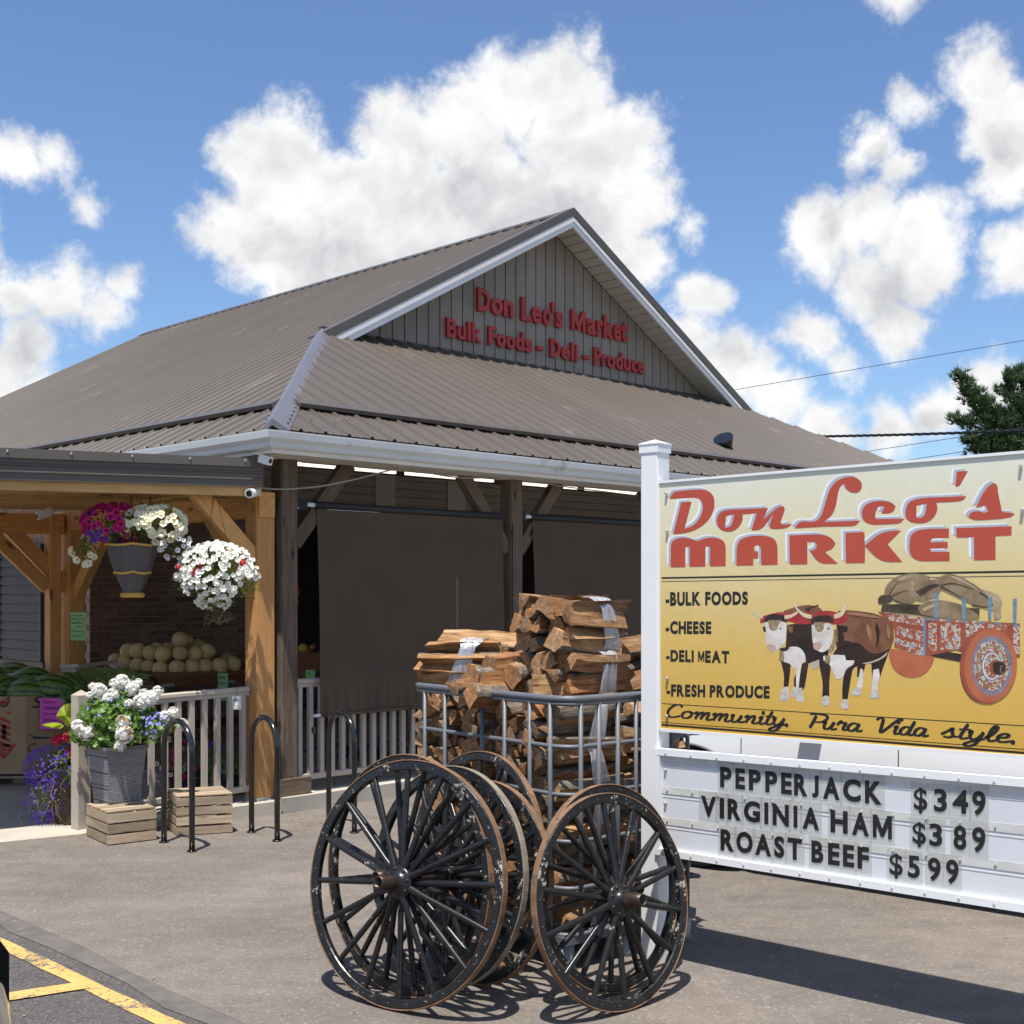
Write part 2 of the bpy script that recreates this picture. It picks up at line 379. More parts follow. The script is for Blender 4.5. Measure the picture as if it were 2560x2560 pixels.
M['tar'] = plain('seam_tar', (0.122, 0.108, 0.097), 0.85, 0, 0.25, 6, bump=0.4, bsc=120, wear_sheen=((0.19, 0.165, 0.14), 0.60, 9))
def yellow():
    m, nt, b = newmat('worn_yellow_paint'); q = NT(nt); co = q.coord('Object')
    n = q.noise(co, 26, 9, 0.8); n2 = q.noise(co, 3, 3, 0.5)
    k = q.ramp(q.math('ADD', n, q.math('MULTIPLY', n2, 0.35)), [(0.70, (0, 0, 0)), (0.76, (1, 1, 1))])
    col = q.mix(k, (0.58, 0.375, 0.115), (0.12, 0.11, 0.10))
    col = q.mix(1.0, col, q.ramp(q.noise(co, 8, 5, 0.6), [(0.3, (0.85,)*3), (0.7, (1.08,)*3)]), 'MULTIPLY')
    q.l(col, b.inputs['Base Color']); b.inputs['Roughness'].default_value = 0.85; q.bump(q.noise(co, 220, 3, 0.6), 0.5, 0.004, b); return m
M['yellow'] = yellow()
def flat(name, pts, z, mat, kind='structure', jag=0.0):
    P = [Vector((p[0], p[1], z)) for p in pts]
    if jag:
        Q = []
        for i, p in enumerate(P):
            n = P[(i+1) % len(P)]; L = (n-p).length; k = max(1, int(L/0.12)) if L < 12 else 1; t = Vector((-(n-p).y, (n-p).x, 0)).normalized()
            for j in range(k): Q.append(p.lerp(n, j/k) + t*random.uniform(-jag, jag))
        P = Q
    o = MB().add(P, [tuple(range(len(P)))]).obj(name, mat); o['kind'] = kind; return o
flat('parking_lot', [(-400, -60), (400, -60), (400, 900), (-400, 900)], -0.004, M['lot'])
sm = Vector((0.685, -0.728, 0)); a1 = Vector((-1.05, 4.966, 0)); sn = Vector((0.728, 0.685, 0))
Pa = a1+sm*7.5; Pb = a1-sm*22
flat('asphalt_apron', [Pa, (30, -5, 0), (30, 24, 0), (8, 30, 0), Pb]+[a1-sm*k*0.5+sn*random.uniform(-0.018, 0.018) for k in range(16, -14, -1)], 0.0, M['apron'])
ta = [a1-sm*k*0.4+sn*(0.03+random.uniform(-0.02, 0.02)) for k in range(20, -16, -1)]; tb = [a1-sm*k*0.4-sn*(0.12+random.uniform(-0.03, 0.03)) for k in range(-16, 21)]
flat('asphalt_seam', ta+tb, -0.0008, M['tar'])
def stripe(name, p, q_, w):
    p, q_ = Vector(p), Vector(q_); t = Vector((-(q_-p).y, (q_-p).x, 0)).normalized()*w/2; return flat(name, [p-t, q_-t, q_+t, p+t], 0.0, M['yellow'], jag=0.004)
g0, g1 = ground(0, 2356), ground(430, 2562); gd = (g1-g0).normalized()
stripe('parking_line', g0-gd*6, g1+gd*3, 0.084)
h1, h0 = ground(236, 2460), ground(31, 2491); hd = (h0-h1).normalized(); hn = h1+hd*0.02
flat('parking_line', [Vector((p.x, p.y, 0)) for p in (hn+Vector((0.02, -0.05, 0)), hn+hd*5+Vector((0.02, -0.05, 0)), hn+hd*5+Vector((-0.02, 0.055, 0)), hn+Vector((-0.02, 0.055, 0)))], 0.003, M['yellow'], jag=0.004)

# ================================================================== market building
C0 = Vector((-1.77, 9.35, 0.0))
def B(a, b, z): return C0 + ER*a + EL*b + UP*z
BLD = root('market_building', 'brown metal roofed market with red lettering on its gable', 'building', B(0, 4, 0))
W2 = 6.6; ZE = 2.915; ML = 0.549; DG = 3.01; RG = 2.647; MF = 0.489; LEN = 13.87; WT = 2*W2
# roof panels: ribbed sheets; each sheet is one part
def rib_profile(w=0.9144, n=4):
    """(s, h) across one sheet: tall trapezoid ribs with two low flutes between them"""
    out = []; p = w/n
    for i in range(n):
        o = i*p; out += [(o, 0.0), (o+0.012, 0.019), (o+0.030, 0.019), (o+0.042, 0.0), (o+0.088, 0.0), (o+0.094, 0.0045), (o+0.104, 0.0045), (o+0.110, 0.0), (o+0.158, 0.0), (o+0.164, 0.0045), (o+0.174, 0.0045), (o+0.180, 0.0)]
    out.append((w, 0.0)); return out
def roof_face(org, sdir, rdir, slope, slen, run0, run1, lift, name, thick=0.0):
    """sheets from s=0..slen; run0(s), run1(s): plan distance up the slope where the sheet starts and ends"""
    up = (rdir + UP*slope); nrm = sdir.cross(up).normalized(); nrm = nrm if nrm.z > 0 else -nrm
    prof = rib_profile(); s = 0.0; k = 0
    while s < slen-0.02:
        mb = MB(); pts = [(s+a, h) for a, h in prof if s+a <= slen]
        # add exact kinks
        vs = []; keep = []
        for a, h in pts:
            r0, r1 = run0(a), run1(a)
            if r1-r0 < 0.004: r1 = r0+0.004
            keep.append((a, h)); vs.append(org+sdir*a+up*r0+nrm*(h+lift)); vs.append(org+sdir*a+up*r1+nrm*(h+lift))
        fs = []
        for i in range(len(keep)-1):
            if run1(keep[i][0])-run0(keep[i][0]) < 0.005 and run1(keep[i+1][0])-run0(keep[i+1][0]) < 0.005: continue
            fs.append((2*i, 2*i+2, 2*i+3, 2*i+1))
        if fs and max(run1(a_)-run0(a_) for a_, h_ in keep) > 0.12:
            mb.add(vs, fs); o = mb.obj(name, M['roof'], BLD)
            if s > slen-1.0 and rdir is EL: o['kind'] = 'stuff'
        s += 0.9144; k += 1
RB = 0.48   # plan run of the step flashing
SLOPE_L = lambda s: (RG*s/DG if s < DG else W2+0.0)
LB = RB; FB = RB*DG/RG
roof_face(B(0, 0, ZE), EL, ER, ML, LEN, lambda s: 0, lambda s: min(LB+0.2, SLOPE_L(s)), 0.0, 'roof_sheet')
roof_face(B(0, 0, ZE), EL, ER, ML, LEN, lambda s: LB, lambda s: max(LB, SLOPE_L(s)), 0.035, 'roof_sheet')
FR = lambda s: min(DG+0.36, DG*s/RG, DG*(WT-s)/RG)
roof_face(B(0, 0, ZE), ER, EL, MF, WT, lambda s: 0, lambda s: min(FB+0.2, FR(s)), 0.0, 'roof_sheet')
roof_face(B(0, 0, ZE), ER, EL, MF, WT, lambda s: FB, lambda s: max(FB, FR(s)), 0.035, 'roof_sheet')
# far slope, plain underside sheet and the two far ends
o = MB().add([B(W2, DG, ZE+ML*W2), B(W2, LEN, ZE+ML*W2), B(WT, LEN, ZE), B(WT, 0, ZE), B(WT-RG, DG, ZE+ML*RG)], [(0, 1, 2, 3, 4)]).obj('far_roof_slope', M['roof'], BLD)
def strip(name, p, q_, side, wd, th, mat, nrm=UP):
    """flat bar from p to q, wd wide towards side, th proud along nrm"""
    p, q_, side, nrm = Vector(p), Vector(q_), Vector(side).normalized()*wd, Vector(nrm).normalized()*th
    mb = MB().hexa([p, q_, q_+side, p+side, p+nrm, q_+nrm, q_+side+nrm, p+side+nrm]); return mb.obj(name, mat, BLD)
upL = (ER+UP*ML).normalized(); upF = (EL+UP*MF).normalized(); nL = EL.cross(upL); nL = nL if nL.z > 0 else -nL; nF = ER.cross(upF); nF = nF if nF.z > 0 else -nF
Pl = lambda s, r: B(r, s, ZE+ML*r); Pf = lambda s, r: B(s, r, ZE+MF*r)
strip('step_flashing', Pl(LB*DG/RG+0.1, LB-0.03)+nL*0.022, Pl(LEN, LB-0.03)+nL*0.022, upL, 0.10, 0.034, M['flash'], nL)
for s0, s1 in ((FB*RG/DG+0.12, 3.1), (3.102, 6.15), (6.152, 9.2), (9.202, WT-0.6)):
    strip('step_flashing', Pf(s0, FB-0.03)+nF*(0.022+0.002*(int(s0) % 2)), Pf(s1, FB-0.03)+nF*0.022, upF, 0.10, 0.034, M['flash'], nF)
# hip cap (folded strip, slightly dented) in short lengths
def hipcap():
    mb = MB(); n = 15; Hb = B(0, 0, ZE)+Vector((0, -0.05, -0.02)); Ht = B(RG, DG, ZE+ML*RG)+Vector((0.0, 0.1, 0.06)); vs = []
    for i in range(n+1):
        c = Hb.lerp(Ht, i/n)+UP*0.075; j = random.uniform(-0.006, 0.006)
        vs += [c+(EL*1.0+UP*0.0)*0.155-ER*0.0-UP*(0.155*ML*0.75)+UP*j, c+EL*0.07-UP*0.02, c+UP*0.012, c+ER*0.07-UP*0.02, c+ER*0.155-UP*(0.155*MF*0.75)+UP*j]
        
    vs2 = [v-UP*0.02 for v in vs]; fs = []
    for i in range(n):
        for k in range(4): fs.append((i*5+k, i*5+k+1, (i+1)*5+k+1, (i+1)*5+k))
    mb.add(vs, fs); m = len(vs)
    o_ = len(mb.v); mb.add(vs2, [tuple(reversed(f)) for f in fs])
    for a in ((0, 1), (1, 2), (2, 3), (3, 4)): mb.add([vs[a[0]], vs[a[1]], vs2[a[1]]-UP*0.03, vs2[a[0]]-UP*0.03], [(0, 1, 2, 3)])
    for i in range(n):
        for e in (0, 4): mb.add([vs[i*5+e], vs[(i+1)*5+e], vs2[(i+1)*5+e], vs2[i*5+e]], [(0, 1, 2, 3)])
    return mb.obj('hip_cap', M['roof_cap'], BLD, fixn=False)
hipcap()
# ridge cap
AP = B(W2, DG, ZE+ML*W2)
mb = MB(); 
for sgn in (-1, 1):
    p = AP-EL*0.03+UP*0.07; q_ = B(W2, LEN, ZE+ML*W2)+UP*0.07; dn = ER*sgn*0.16-UP*0.16*ML
    mb.hexa([p+dn-UP*0.012, q_+dn-UP*0.012, q_-UP*0.012, p-UP*0.012, p+dn, q_+dn, q_, p])
mb.obj('ridge_cap', M['flash'], BLD)
# rakes of the gable: brown flashing over white fascia, both sides, and soffit boards under them
for sgn in (-1, 1):
    def K(r, b, dz): return B(W2+sgn*(W2-r), b, ZE+ML*r+dz)      # r = plan run from the eave of that side
    r0 = RG-0.06 if sgn < 0 else RG-0.1; r1 = W2
    def bar(name, mat, z0, z1, b0, b1, ra=r0, rb=r1):
        MB().hexa([K(ra, b0, z0), K(rb, b0, z0), K(rb, b1, z0), K(ra, b1, z0), K(ra, b0, z1), K(rb, b0, z1), K(rb, b1, z1), K(ra, b1, z1)]).obj(name, mat, BLD)
    bar('rake_flashing', M['flash'], -0.035, 0.075, DG-0.035, DG+0.14)
    bar('rake_fascia', M['white_trim'], -0.175, -0.037, DG-0.02, DG+0.012)
    bar('rake_fascia_bead', M['white_trim'], -0.105, -0.06, DG-0.034, DG-0.0215)
    n = 30
    for i in range(n):
        ra = r0+0.1+(r1-r0-0.1)*i/n; rb = r0+0.1+(r1-r0-0.1)*(i+1)/n-0.016; z = -0.15+random.uniform(-0.002, 0.002)
        MB().hexa([K(ra, DG+0.014, z), K(rb, DG+0.014, z), K(rb, DG+0.352, z), K(ra, DG+0.352, z), K(ra, DG+0.014, z+0.012), K(rb, DG+0.014, z+0.012), K(rb, DG+0.352, z+0.012), K(ra, DG+0.352, z+0.012)]).obj('soffit_board', M['soffit'], BLD)
# gable wall of upright boards
GB = DG+0.36; zb = ZE+MF*GB+0.02
def gtop(a): r = min(a, WT-a); return ZE+ML*r-0.155
MB().prism([B(3.0, GB+0.03, zb-0.2), B(WT-3.0, GB+0.03, zb-0.2), B(WT-3.0, GB+0.03, gtop(3.0)), B(W2, GB+0.03, gtop(W2)), B(3.0, GB+0.03, gtop(3.0))], EL*0.12).obj('gable_backing', M['void'], BLD)
bw = 0.183; a = 3.02; i = 0
while a < WT-3.02:
    b_ = a+bw-0.017; za, zb2 = gtop(a), gtop(b_)
    if max(za, zb2) > zb+0.02:
        if a < W2 < b_:
            MB().prism([B(a, GB, zb), B(b_, GB, zb), B(b_, GB, zb2), B(W2, GB, gtop(W2)), B(a, GB, za)], EL*0.028).obj('siding_board', M['siding'], BLD)
        else:
            MB().prism([B(a, GB, zb), B(b_, GB, zb), B(b_, GB, max(zb+.001, zb2)), B(a, GB, max(zb+.001, za))], EL*0.028).obj('siding_board', M['siding'], BLD)
    a += bw; i += 1
strip('gable_foot_flashing', B(2.9, GB-0.05, zb-0.035), B(WT-2.9, GB-0.05, zb-0.035), EL, 0.06, 0.05, M['dark_metal'])
# gutters: K profile swept along both eaves with a mitred corner
def gutter(name, path, prof, mat, side, par=BLD):
    mb = MB(); n = len(prof); vs = []
    for i, (p, mdir) in enumerate(path):
        for (x, z) in prof: vs.append(Vector(p)+Vector(mdir)*x+UP*z)
    fs = [(i*n+j, i*n+j+1, (i+1)*n+j+1, (i+1)*n+j) for i in range(len(path)-1) for j in range(n-1)]
    mb.add(vs, fs); 
    mb.add(vs[:n], [tuple(range(n))]); mb.add(vs[-n:], [tuple(range(n))])
    return mb.obj(name, mat, par)
kp = [(0.0, 0.0), (0.075, 0.0), (0.085, 0.01), (0.09, 0.04), (0.12, 0.07), (0.125, 0.115), (0.125, 0.125), (0.110, 0.125), (0.105, 0.115), (0.10, 0.08), (0.004, 0.02), (0.0, 0.122)]
g0z = ZE-0.155
gutter('gutter', [(B(-0.0, 0.0, g0z), -ER-EL), (B(-0.0, LEN, g0z), -ER)], kp, M['gutter'], None)
gutter('gutter', [(B(0, 0, g0z), -ER-EL), (B(WT, 0, g0z), -EL)], kp, M['gutter'], None)
gutter('fascia', [(B(0.002, 0.002, g0z-0.03), -ER-EL), (B(0.002, LEN, g0z-0.03), -ER)], [(0, 0), (0.02, 0), (0.02, 0.035), (0, 0.035)], M['white_trim'], None)
gutter('fascia', [(B(0.002, 0.002, g0z-0.03), -ER-EL), (B(WT, 0.002, g0z-0.03), -EL)], [(0, 0), (0.021, 0), (0.021, 0.035), (0, 0.035)], M['white_trim'], None)
# drip shadow gap behind the gutter under the sheets
strip('eave_board', B(0.03, 0.012, g0z+0.0), B(WT, 0.012, g0z+0.0), EL, 0.02, 0.14, M['flash'])
strip('eave_board', B(0.012, 0.034, g0z+0.0), B(0.012, LEN, g0z+0.0), ER, 0.02, 0.14, M['flash'])
# level eave soffit boards
zs = g0z-0.03; k = 0; a = 0.44
for i in range(46):
    a0 = 0.02+i*0.285; 
    if a0+0.28 > WT: break
    b1 = min(0.44, 0.44)
    p = [B(a0, 0.02, zs), B(a0+0.279, 0.02, zs), B(a0+0.279, b1 if a0+0.279 > 0.44 else max(0.03, a0+0.279), zs), B(a0, b1 if a0 > 0.44 else max(0.022, a0), zs)]
    MB().prism(p, UP*0.012).obj('soffit_board', M['soffit'], BLD)
    if i < 40:
        p = [B(0.02, a0, zs), B(0.02, a0+0.279, zs), B(0.44 if a0+0.279 > 0.44 else max(0.03, a0+0.279), a0+0.279, zs), B(0.44 if a0 > 0.44 else max(0.022, a0), a0, zs)]
        MB().prism([x+UP*0.0005 for x in p], UP*0.012).obj('soffit_board', M['soffit'], BLD)
# porch frame: header, posts, braces
PO = [B(0.44+2.51*k_, 0.30, 0) for k_ in range(0, 6)]
PO[0] = Vector((-1.78, 9.87, 0)); base = PO[0].copy()
for k_ in range(1, 5): PO[k_] = base+ER*2.51*k_
for k_, p in enumerate(PO[:5]):
    beam('post', p+UP*0.20, p+UP*2.92, 0.155, 0.155, M['dkwood'], BLD, zdir=EL, bev=0.012)
    MB().box((0, 0, 0), (0.30 if k_ == 0 else 0.24, 0.24, 0.13)).obj('post_base', M['dkwood'], BLD, frame(p+ER*0.02+UP*0.187, ER))
    for sg in (-1, 1):
        if k_ == 0 and sg < 0: continue
        q0 = p+ER*sg*0.075+UP*2.08; q1 = p+ER*sg*0.62+UP*2.74
        beam('brace', q0, q1, 0.085, 0.115, M['dkwood'], BLD, zdir=EL.cross(q1-q0))
beam('header', base-ER*0.1+UP*2.83, base+ER*11+UP*2.83, 0.09, 0.14, M['dkwood'], BLD, zdir=UP)
beam('header', base+EL*0.08+UP*2.825, base+EL*9+UP*2.825, 0.08, 0.13, M['dkwood'], BLD, zdir=UP)
# porch ceiling (dark panels) and walls behind
FWb = 3.85; SWa = 0.48
MB().prism([B(0.5, 0.5, 3.02), B(WT-0.5, 0.5, 3.02), B(WT-0.5, FWb+0.3, 3.10), B(0.5, FWb+0.3, 3.10)], UP*0.02).obj('porch_ceiling', plain('porch_ceiling_paint', (0.14, 0.115, 0.09), 0.8), BLD)
# brick walls with every brick built
M['mortar'] = plain('mortar', (0.30, 0.265, 0.235), 0.95, 0, 0.1, 20, bump=0.3)
def brickmat():
    m, nt, b = newmat('brown_brick'); q = NT(nt); co = q.coord('Object'); r = q.rnd()
    col = q.ramp(r, [(0, (0.155, 0.085, 0.062)), (0.3, (0.20, 0.115, 0.085)), (0.6, (0.235, 0.15, 0.115)), (0.85, (0.18, 0.12, 0.10)), (1, (0.12, 0.075, 0.06))])
    col = q.mix(1, col, q.ramp(q.noise(co, 30, 5, 0.6), [(0.3, (0.8,)*3), (0.7, (1.15,)*3)]), 'MULTIPLY')
    q.l(col, b.inputs['Base Color']); b.inputs['Roughness'].default_value = 0.9; q.bump(q.noise(co, 120, 4, 0.6), 0.4, 0.004, b); return m
M['brick'] = brickmat()
def bmesh_brick(L):
    return MB().box((0, 0, 0), (L, 0.012, 0.0575)).mesh('brick', M['brick'])
BRK = {}
def brick(p, x, L, parent):
    k = round(L, 2)
    if k not in BRK: BRK[k] = bmesh_brick(L)
    return put('brick', BRK[k], parent, frame(p, x))
FW0, FW1 = 0.48, 2.42      # brick pier of the front wall, distances along ER
SW1 = 6.0
far_mb = MB(); ZT = 2.62
MB().hexa([B(FW0+.012, FWb+.012, 0), B(FW1, FWb+.012, 0), B(FW1, FWb+.2, 0), B(FW0+.012, FWb+.2, 0), B(FW0+.012, FWb+.012, ZT+.03), B(FW1, FWb+.012, ZT+.03), B(FW1, FWb+.2, ZT+.03), B(FW0+.012, FWb+.2, ZT+.03)]).obj('mortar_bed', M['mortar'], BLD)
MB().hexa([B(FW0+.012, FWb+.202, 0), B(FW0+.2, FWb+.202, 0), B(FW0+.2, LEN-.5, 0), B(FW0+.012, LEN-.5, 0), B(FW0+.012, FWb+.202, ZT+.03), B(FW0+.2, FWb+.202, ZT+.03), B(FW0+.2, LEN-.5, ZT+.03), B(FW0+.012, LEN-.5, ZT+.03)]).obj('mortar_bed', M['mortar'], BLD)
VENT = (FWb+1.02, FWb+2.12, 1.17-0.2, 2.20)   # louvred shutter opening on the side wall
nb = 0
for row in range(38):
    z = 0.10+row*0.0677+0.029; sh = 0.0 if row % 2 else 0.107
    x = FW0+0.0+(0.0 if row % 2 else -0.107)
    while x < FW1-0.03:
        x0 = max(x, FW0); x1 = min(x+0.204, FW1)
        if x1-x0 > 0.04:
            vis = z > 0.85 and nb < 296
            p = B((x0+x1)/2, FWb+0.006, z+random.uniform(-.0012, .0012))+EL*random.uniform(-.002, .002)
            if vis: brick(p, ER, x1-x0, BLD); nb += 1
            else: far_mb.box(p, (x1-x0, 0.012, 0.0575), frame((0, 0, 0), ER).to_3x3())
        x += 0.214
    y = FWb+(0.10 if row % 2 else 0.0)+0.0
    while y < SW1+FWb-1:
        y0 = max(y, FWb+0.0); y1 = y+0.204
        segs = [(y0, y1)]
        if VENT[2] < z < VENT[3]+0.02:
            segs = [(a_, b__) for a_, b__ in ((y0, min(y1, VENT[0]-0.01)), (max(y0, VENT[1]+0.01), y1)) if b__-a_ > 0.03]
        for a_, b__ in segs:
            p = B(FW0+0.006, (a_+b__)/2, z)-ER*random.uniform(-.002, .002)
            if z > 1.1 and y < FWb+2.9 and nb < 296: brick(p, EL, b__-a_, BLD); nb += 1
            else: far_mb.box(p, (b__-a_, 0.012, 0.0575), frame((0, 0, 0), EL).to_3x3())
        y += 0.214
o = far_mb.obj('brick', M['brick'], BLD); o['kind'] = 'stuff'
# louvred shutter on the side wall
M['shutter'] = plain('shutter_brown', (0.058, 0.047, 0.037), 0.6, 0, .08, 3)
LV = (0.02, VENT[0], VENT[1], 1.0, 2.22)
for i in range(12):
    z0 = VENT[2]+0.03+i*(VENT[3]-VENT[2]-0.06)/12; z1 = z0+(VENT[3]-VENT[2]-0.06)/12-0.012
    MB().hexa([B(FW0-0.02, VENT[0]+.05, z0), B(FW0-0.02, VENT[1]-.05, z0), B(FW0+0.01, VENT[1]-.05, z0), B(FW0+0.01, VENT[0]+.05, z0),
               B(FW0-0.004, VENT[0]+.05, z1), B(FW0-0.004, VENT[1]-.05, z1), B(FW0+0.01, VENT[1]-.05, z1), B(FW0+0.01, VENT[0]+.05, z1)]).obj('shutter_slat', M['shutter'], BLD)
for (b0, b1, z0, z1) in ((VENT[0], VENT[0]+.045, VENT[2], VENT[3]), (VENT[1]-.045, VENT[1], VENT[2], VENT[3]), (VENT[0]+.046, VENT[1]-.046, VENT[3]-.04, VENT[3]), (VENT[0]-.05, VENT[1]+.05, VENT[2]-.06, VENT[2]-.004)):
    MB().hexa([B(FW0-0.035, b0, z0), B(FW0-0.035, b1, z0), B(FW0+.011, b1, z0), B(FW0+.011, b0, z0), B(FW0-0.035, b0, z1), B(FW0-0.035, b1, z1), B(FW0+.011, b1, z1), B(FW0+.011, b0, z1)]).obj('shutter_frame', M['shutter'], BLD)
# upper wall in lap boards, above brick and shopfront
for i in range(5):
    z0 = ZT+0.035+i*0.098
    MB().hexa([B(FW0, FWb-0.014, z0), B(WT-.5, FWb-0.014, z0), B(WT-.5, FWb+.1, z0), B(FW0, FWb+.1, z0), B(FW0, FWb-.002, z0+.092), B(WT-.5, FWb-.002, z0+.092), B(WT-.5, FWb+.1, z0+.092), B(FW0, FWb+.1, z0+.092)]).obj('lap_board', M['lap'], BLD)
for a_ in (4.05, 5.2): MB().hexa([B(a_, FWb-.022, ZT+.04), B(a_+.3, FWb-.022, ZT+.04), B(a_+.3, FWb-.016, ZT+.04), B(a_, FWb-.016, ZT+.04), B(a_, FWb-.022, ZT+.5), B(a_+.3, FWb-.022, ZT+.5), B(a_+.3, FWb-.016, ZT+.5), B(a_, FWb-.016, ZT+.5)]).obj('corner_board', M['soffit'], BLD)
beam('shopfront_header', B(FW1, FWb+0.02, ZT-0.06), B(WT-.5, FWb+0.02, ZT-0.06), 0.1, 0.16, M['dkwood'], BLD, zdir=UP)
# shopfront recess; near-black walls paint in the shade indoors
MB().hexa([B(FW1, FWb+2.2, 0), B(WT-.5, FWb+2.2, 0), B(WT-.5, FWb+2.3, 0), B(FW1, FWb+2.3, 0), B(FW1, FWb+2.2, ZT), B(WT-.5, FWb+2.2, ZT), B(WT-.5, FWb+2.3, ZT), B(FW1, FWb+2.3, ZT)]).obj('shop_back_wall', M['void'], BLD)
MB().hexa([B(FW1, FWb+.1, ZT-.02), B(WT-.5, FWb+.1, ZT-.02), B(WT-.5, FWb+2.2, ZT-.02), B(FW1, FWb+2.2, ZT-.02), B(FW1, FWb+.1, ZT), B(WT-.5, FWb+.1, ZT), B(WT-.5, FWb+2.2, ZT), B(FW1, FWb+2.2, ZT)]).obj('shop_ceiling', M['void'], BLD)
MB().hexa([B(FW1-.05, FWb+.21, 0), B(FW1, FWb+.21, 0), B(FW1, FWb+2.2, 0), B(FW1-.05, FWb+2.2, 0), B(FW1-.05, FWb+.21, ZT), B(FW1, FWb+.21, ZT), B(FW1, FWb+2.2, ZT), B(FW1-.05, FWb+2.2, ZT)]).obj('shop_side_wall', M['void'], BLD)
MB().hexa([B(WT-.5, .5, 0), B(WT-.4, .5, 0), B(WT-.4, LEN-.5, 0), B(WT-.5, LEN-.5, 0), B(WT-.5, .5, ZE), B(WT-.4, .5, ZE), B(WT-.4, LEN-.5, ZE), B(WT-.5, LEN-.5, ZE)]).obj('side_wall', M['lap'], BLD)
MB().hexa([B(FW0, LEN-.5, 0), B(WT-.5, LEN-.5, 0), B(WT-.5, LEN-.4, 0), B(FW0, LEN-.4, 0), B(FW0, LEN-.5, ZE), B(WT-.5, LEN-.5, ZE), B(WT-.5, LEN-.4, ZE), B(FW0, LEN-.4, ZE)]).obj('rear_wall', M['lap'], BLD)
# lit tubes under the porch ceiling
def emis(name, c, s):
    m, nt, b = newmat(name); b.inputs['Base Color'].default_value = rgba(c); b.inputs['Emission Color'].default_value = rgba(c); b.inputs['Emission Strength'].default_value = s; return m
M['tube'] = emis('lit_tube', (1.0, 0.86, 0.76), 1.1)
tl0 = B(1.53, 1.88, 2.90)
for i, (s0, s1, lb) in enumerate(((0.0, 1.2, 'lit ceiling tube just right of the corner post'), (1.34, 2.56, 'lit ceiling tube in front of the first shade'), (2.7, 3.9, 'lit ceiling tube past the second porch post'), (4.06, 5.28, 'lit ceiling tube nearest the tall white sign post'))):
    r_ = root('tube_light', lb+' under the porch', 'ceiling light', tl0+ER*s0, 'tube lights under the porch')
    beam('tube', tl0+ER*s0, tl0+ER*s1, 0.04, 0.04, M['tube'], r_)
    beam('fixture', tl0+ER*s0+UP*0.045, tl0+ER*s1+UP*0.045, 0.10, 0.04, M['white_trim'], r_)
# roof screws: tiny, joined
mb = MB()
for r in [0.25]+[LB+0.35+0.61*i for i in range(10)]:
    s = (r*DG/RG)+0.2
    s = math.ceil(s/0.2286)*0.2286+0.065
    while s < LEN-0.1:
        if r < SLOPE_L(s)-0.05: mb.box(Pl(s, r)+nL*(0.006+(0.035 if r > LB else 0)), (0.014, 0.014, 0.010))
        s += 0.2286
for r in [0.25]+[FB+0.35+0.61*i for i in range(5)]:
    s = math.ceil((r*RG/DG+0.2)/0.2286)*0.2286+0.065
    while s < WT-0.2-r*RG/DG:
        mb.box(Pf(s, r)+nF*(0.006+(0.035 if r > FB else 0)), (0.014, 0.014, 0.010)); s += 0.2286
for i in range(30):
    p = B(0, 0, ZE).lerp(B(RG, DG, ZE+ML*RG), (i+.5)/30)+UP*0.075
    for sd_, ms in ((EL, ML), (ER, MF)): mb.box(p+sd_*0.125-UP*(0.125*ms*0.75-0.004), (0.013, 0.013, 0.013))
o = mb.obj('roof_screw', M['dark_metal'], BLD); o['kind'] = 'stuff'

# porch and entrance slabs
def slab(name, pts, th, mat):
    n = len(pts); mb = MB().add([Vector(p) for p in pts]+[Vector((p[0], p[1], -0.05)) for p in pts], [tuple(range(n))]+[(i, n+i, n+(i+1) % n, (i+1) % n) for i in range(n)])
    o = mb.obj(name, mat); o['kind'] = 'structure'; return o
e0 = PO[0]-EL*0.17-ER*0.12
slab('porch_slab', [e0+UP*0.12, PO[0]-EL*0.17+ER*12+UP*0.12, PO[0]+EL*6+ER*12+UP*0.12, PO[0]+EL*6-ER*0.12+UP*0.12], 0, M['cement'])
F = Vector((-0.84, -0.54, 0)).normalized(); FN = Vector((0.54, -0.84, 0)).normalized()   # line of the timber canopy and its outward side
OP = Vector((-1.95, 9.76, 0))
q0 = e0+F*0.004-ER*0.02; 
E1 = Vector((-3.02, 8.83, 0.006))
slab('entrance_slab', [q0+UP*0.105, OP+FN*0.16+F*0.5+UP*0.075, E1, E1+Vector((-0.47, -0.30, 0))*14, Vector((-20, 18, 0.006)), Vector((-9, 18, 0.09)), q0+EL*6+UP*0.105], 0, M['cement'])
strip('frieze_board', B(FW0-.012, FWb-.012, 2.665), B(FW0-.012, LEN-.5, 2.665), ER, 0.10, 0.16, M['lap'])
# ================================================================== timber canopy on the left
CAN = root('timber_canopy', 'honey coloured timber canopy with ribbed brown metal edge left of the porch', 'canopy', OP+F*1.5)
def upright(p, z0, z1, w, dname='post', mat=None, par=CAN):
    return beam(dname, Vector((p.x, p.y, z0)), Vector((p.x, p.y, z1)), w, w, mat or M['cedar'], par, zdir=EL, bev=0.006)
upright(OP, 0.125, 2.46, 0.165)
BP = Vector((-4.16, 11.97, 0))                         # rear cluster of posts
MB().box((0, 0, 0), (0.17, 0.17, 0.05)).obj('post_bracket', plain('galvanised', (0.5, 0.5, 0.5), 0.4, 0.8, 0.1), CAN, frame(OP+UP*0.10, ER))
upright(BP, 0.08, 2.46, 0.16); upright(BP-ER*0.19+EL*0.02, 0.08, 2.40, 0.11)
OP2 = OP+F*4.2; BP2 = BP+F*4.2
upright(OP2, 0.02, 2.40, 0.165); upright(BP2, 0.03, 2.40, 0.165)
zb_ = 2.37
beam('side_beam', OP-EL*0.10+UP*zb_, BP+EL*0.25+UP*zb_, 0.14, 0.19, M['cedar'], CAN, zdir=UP, bev=0.006)
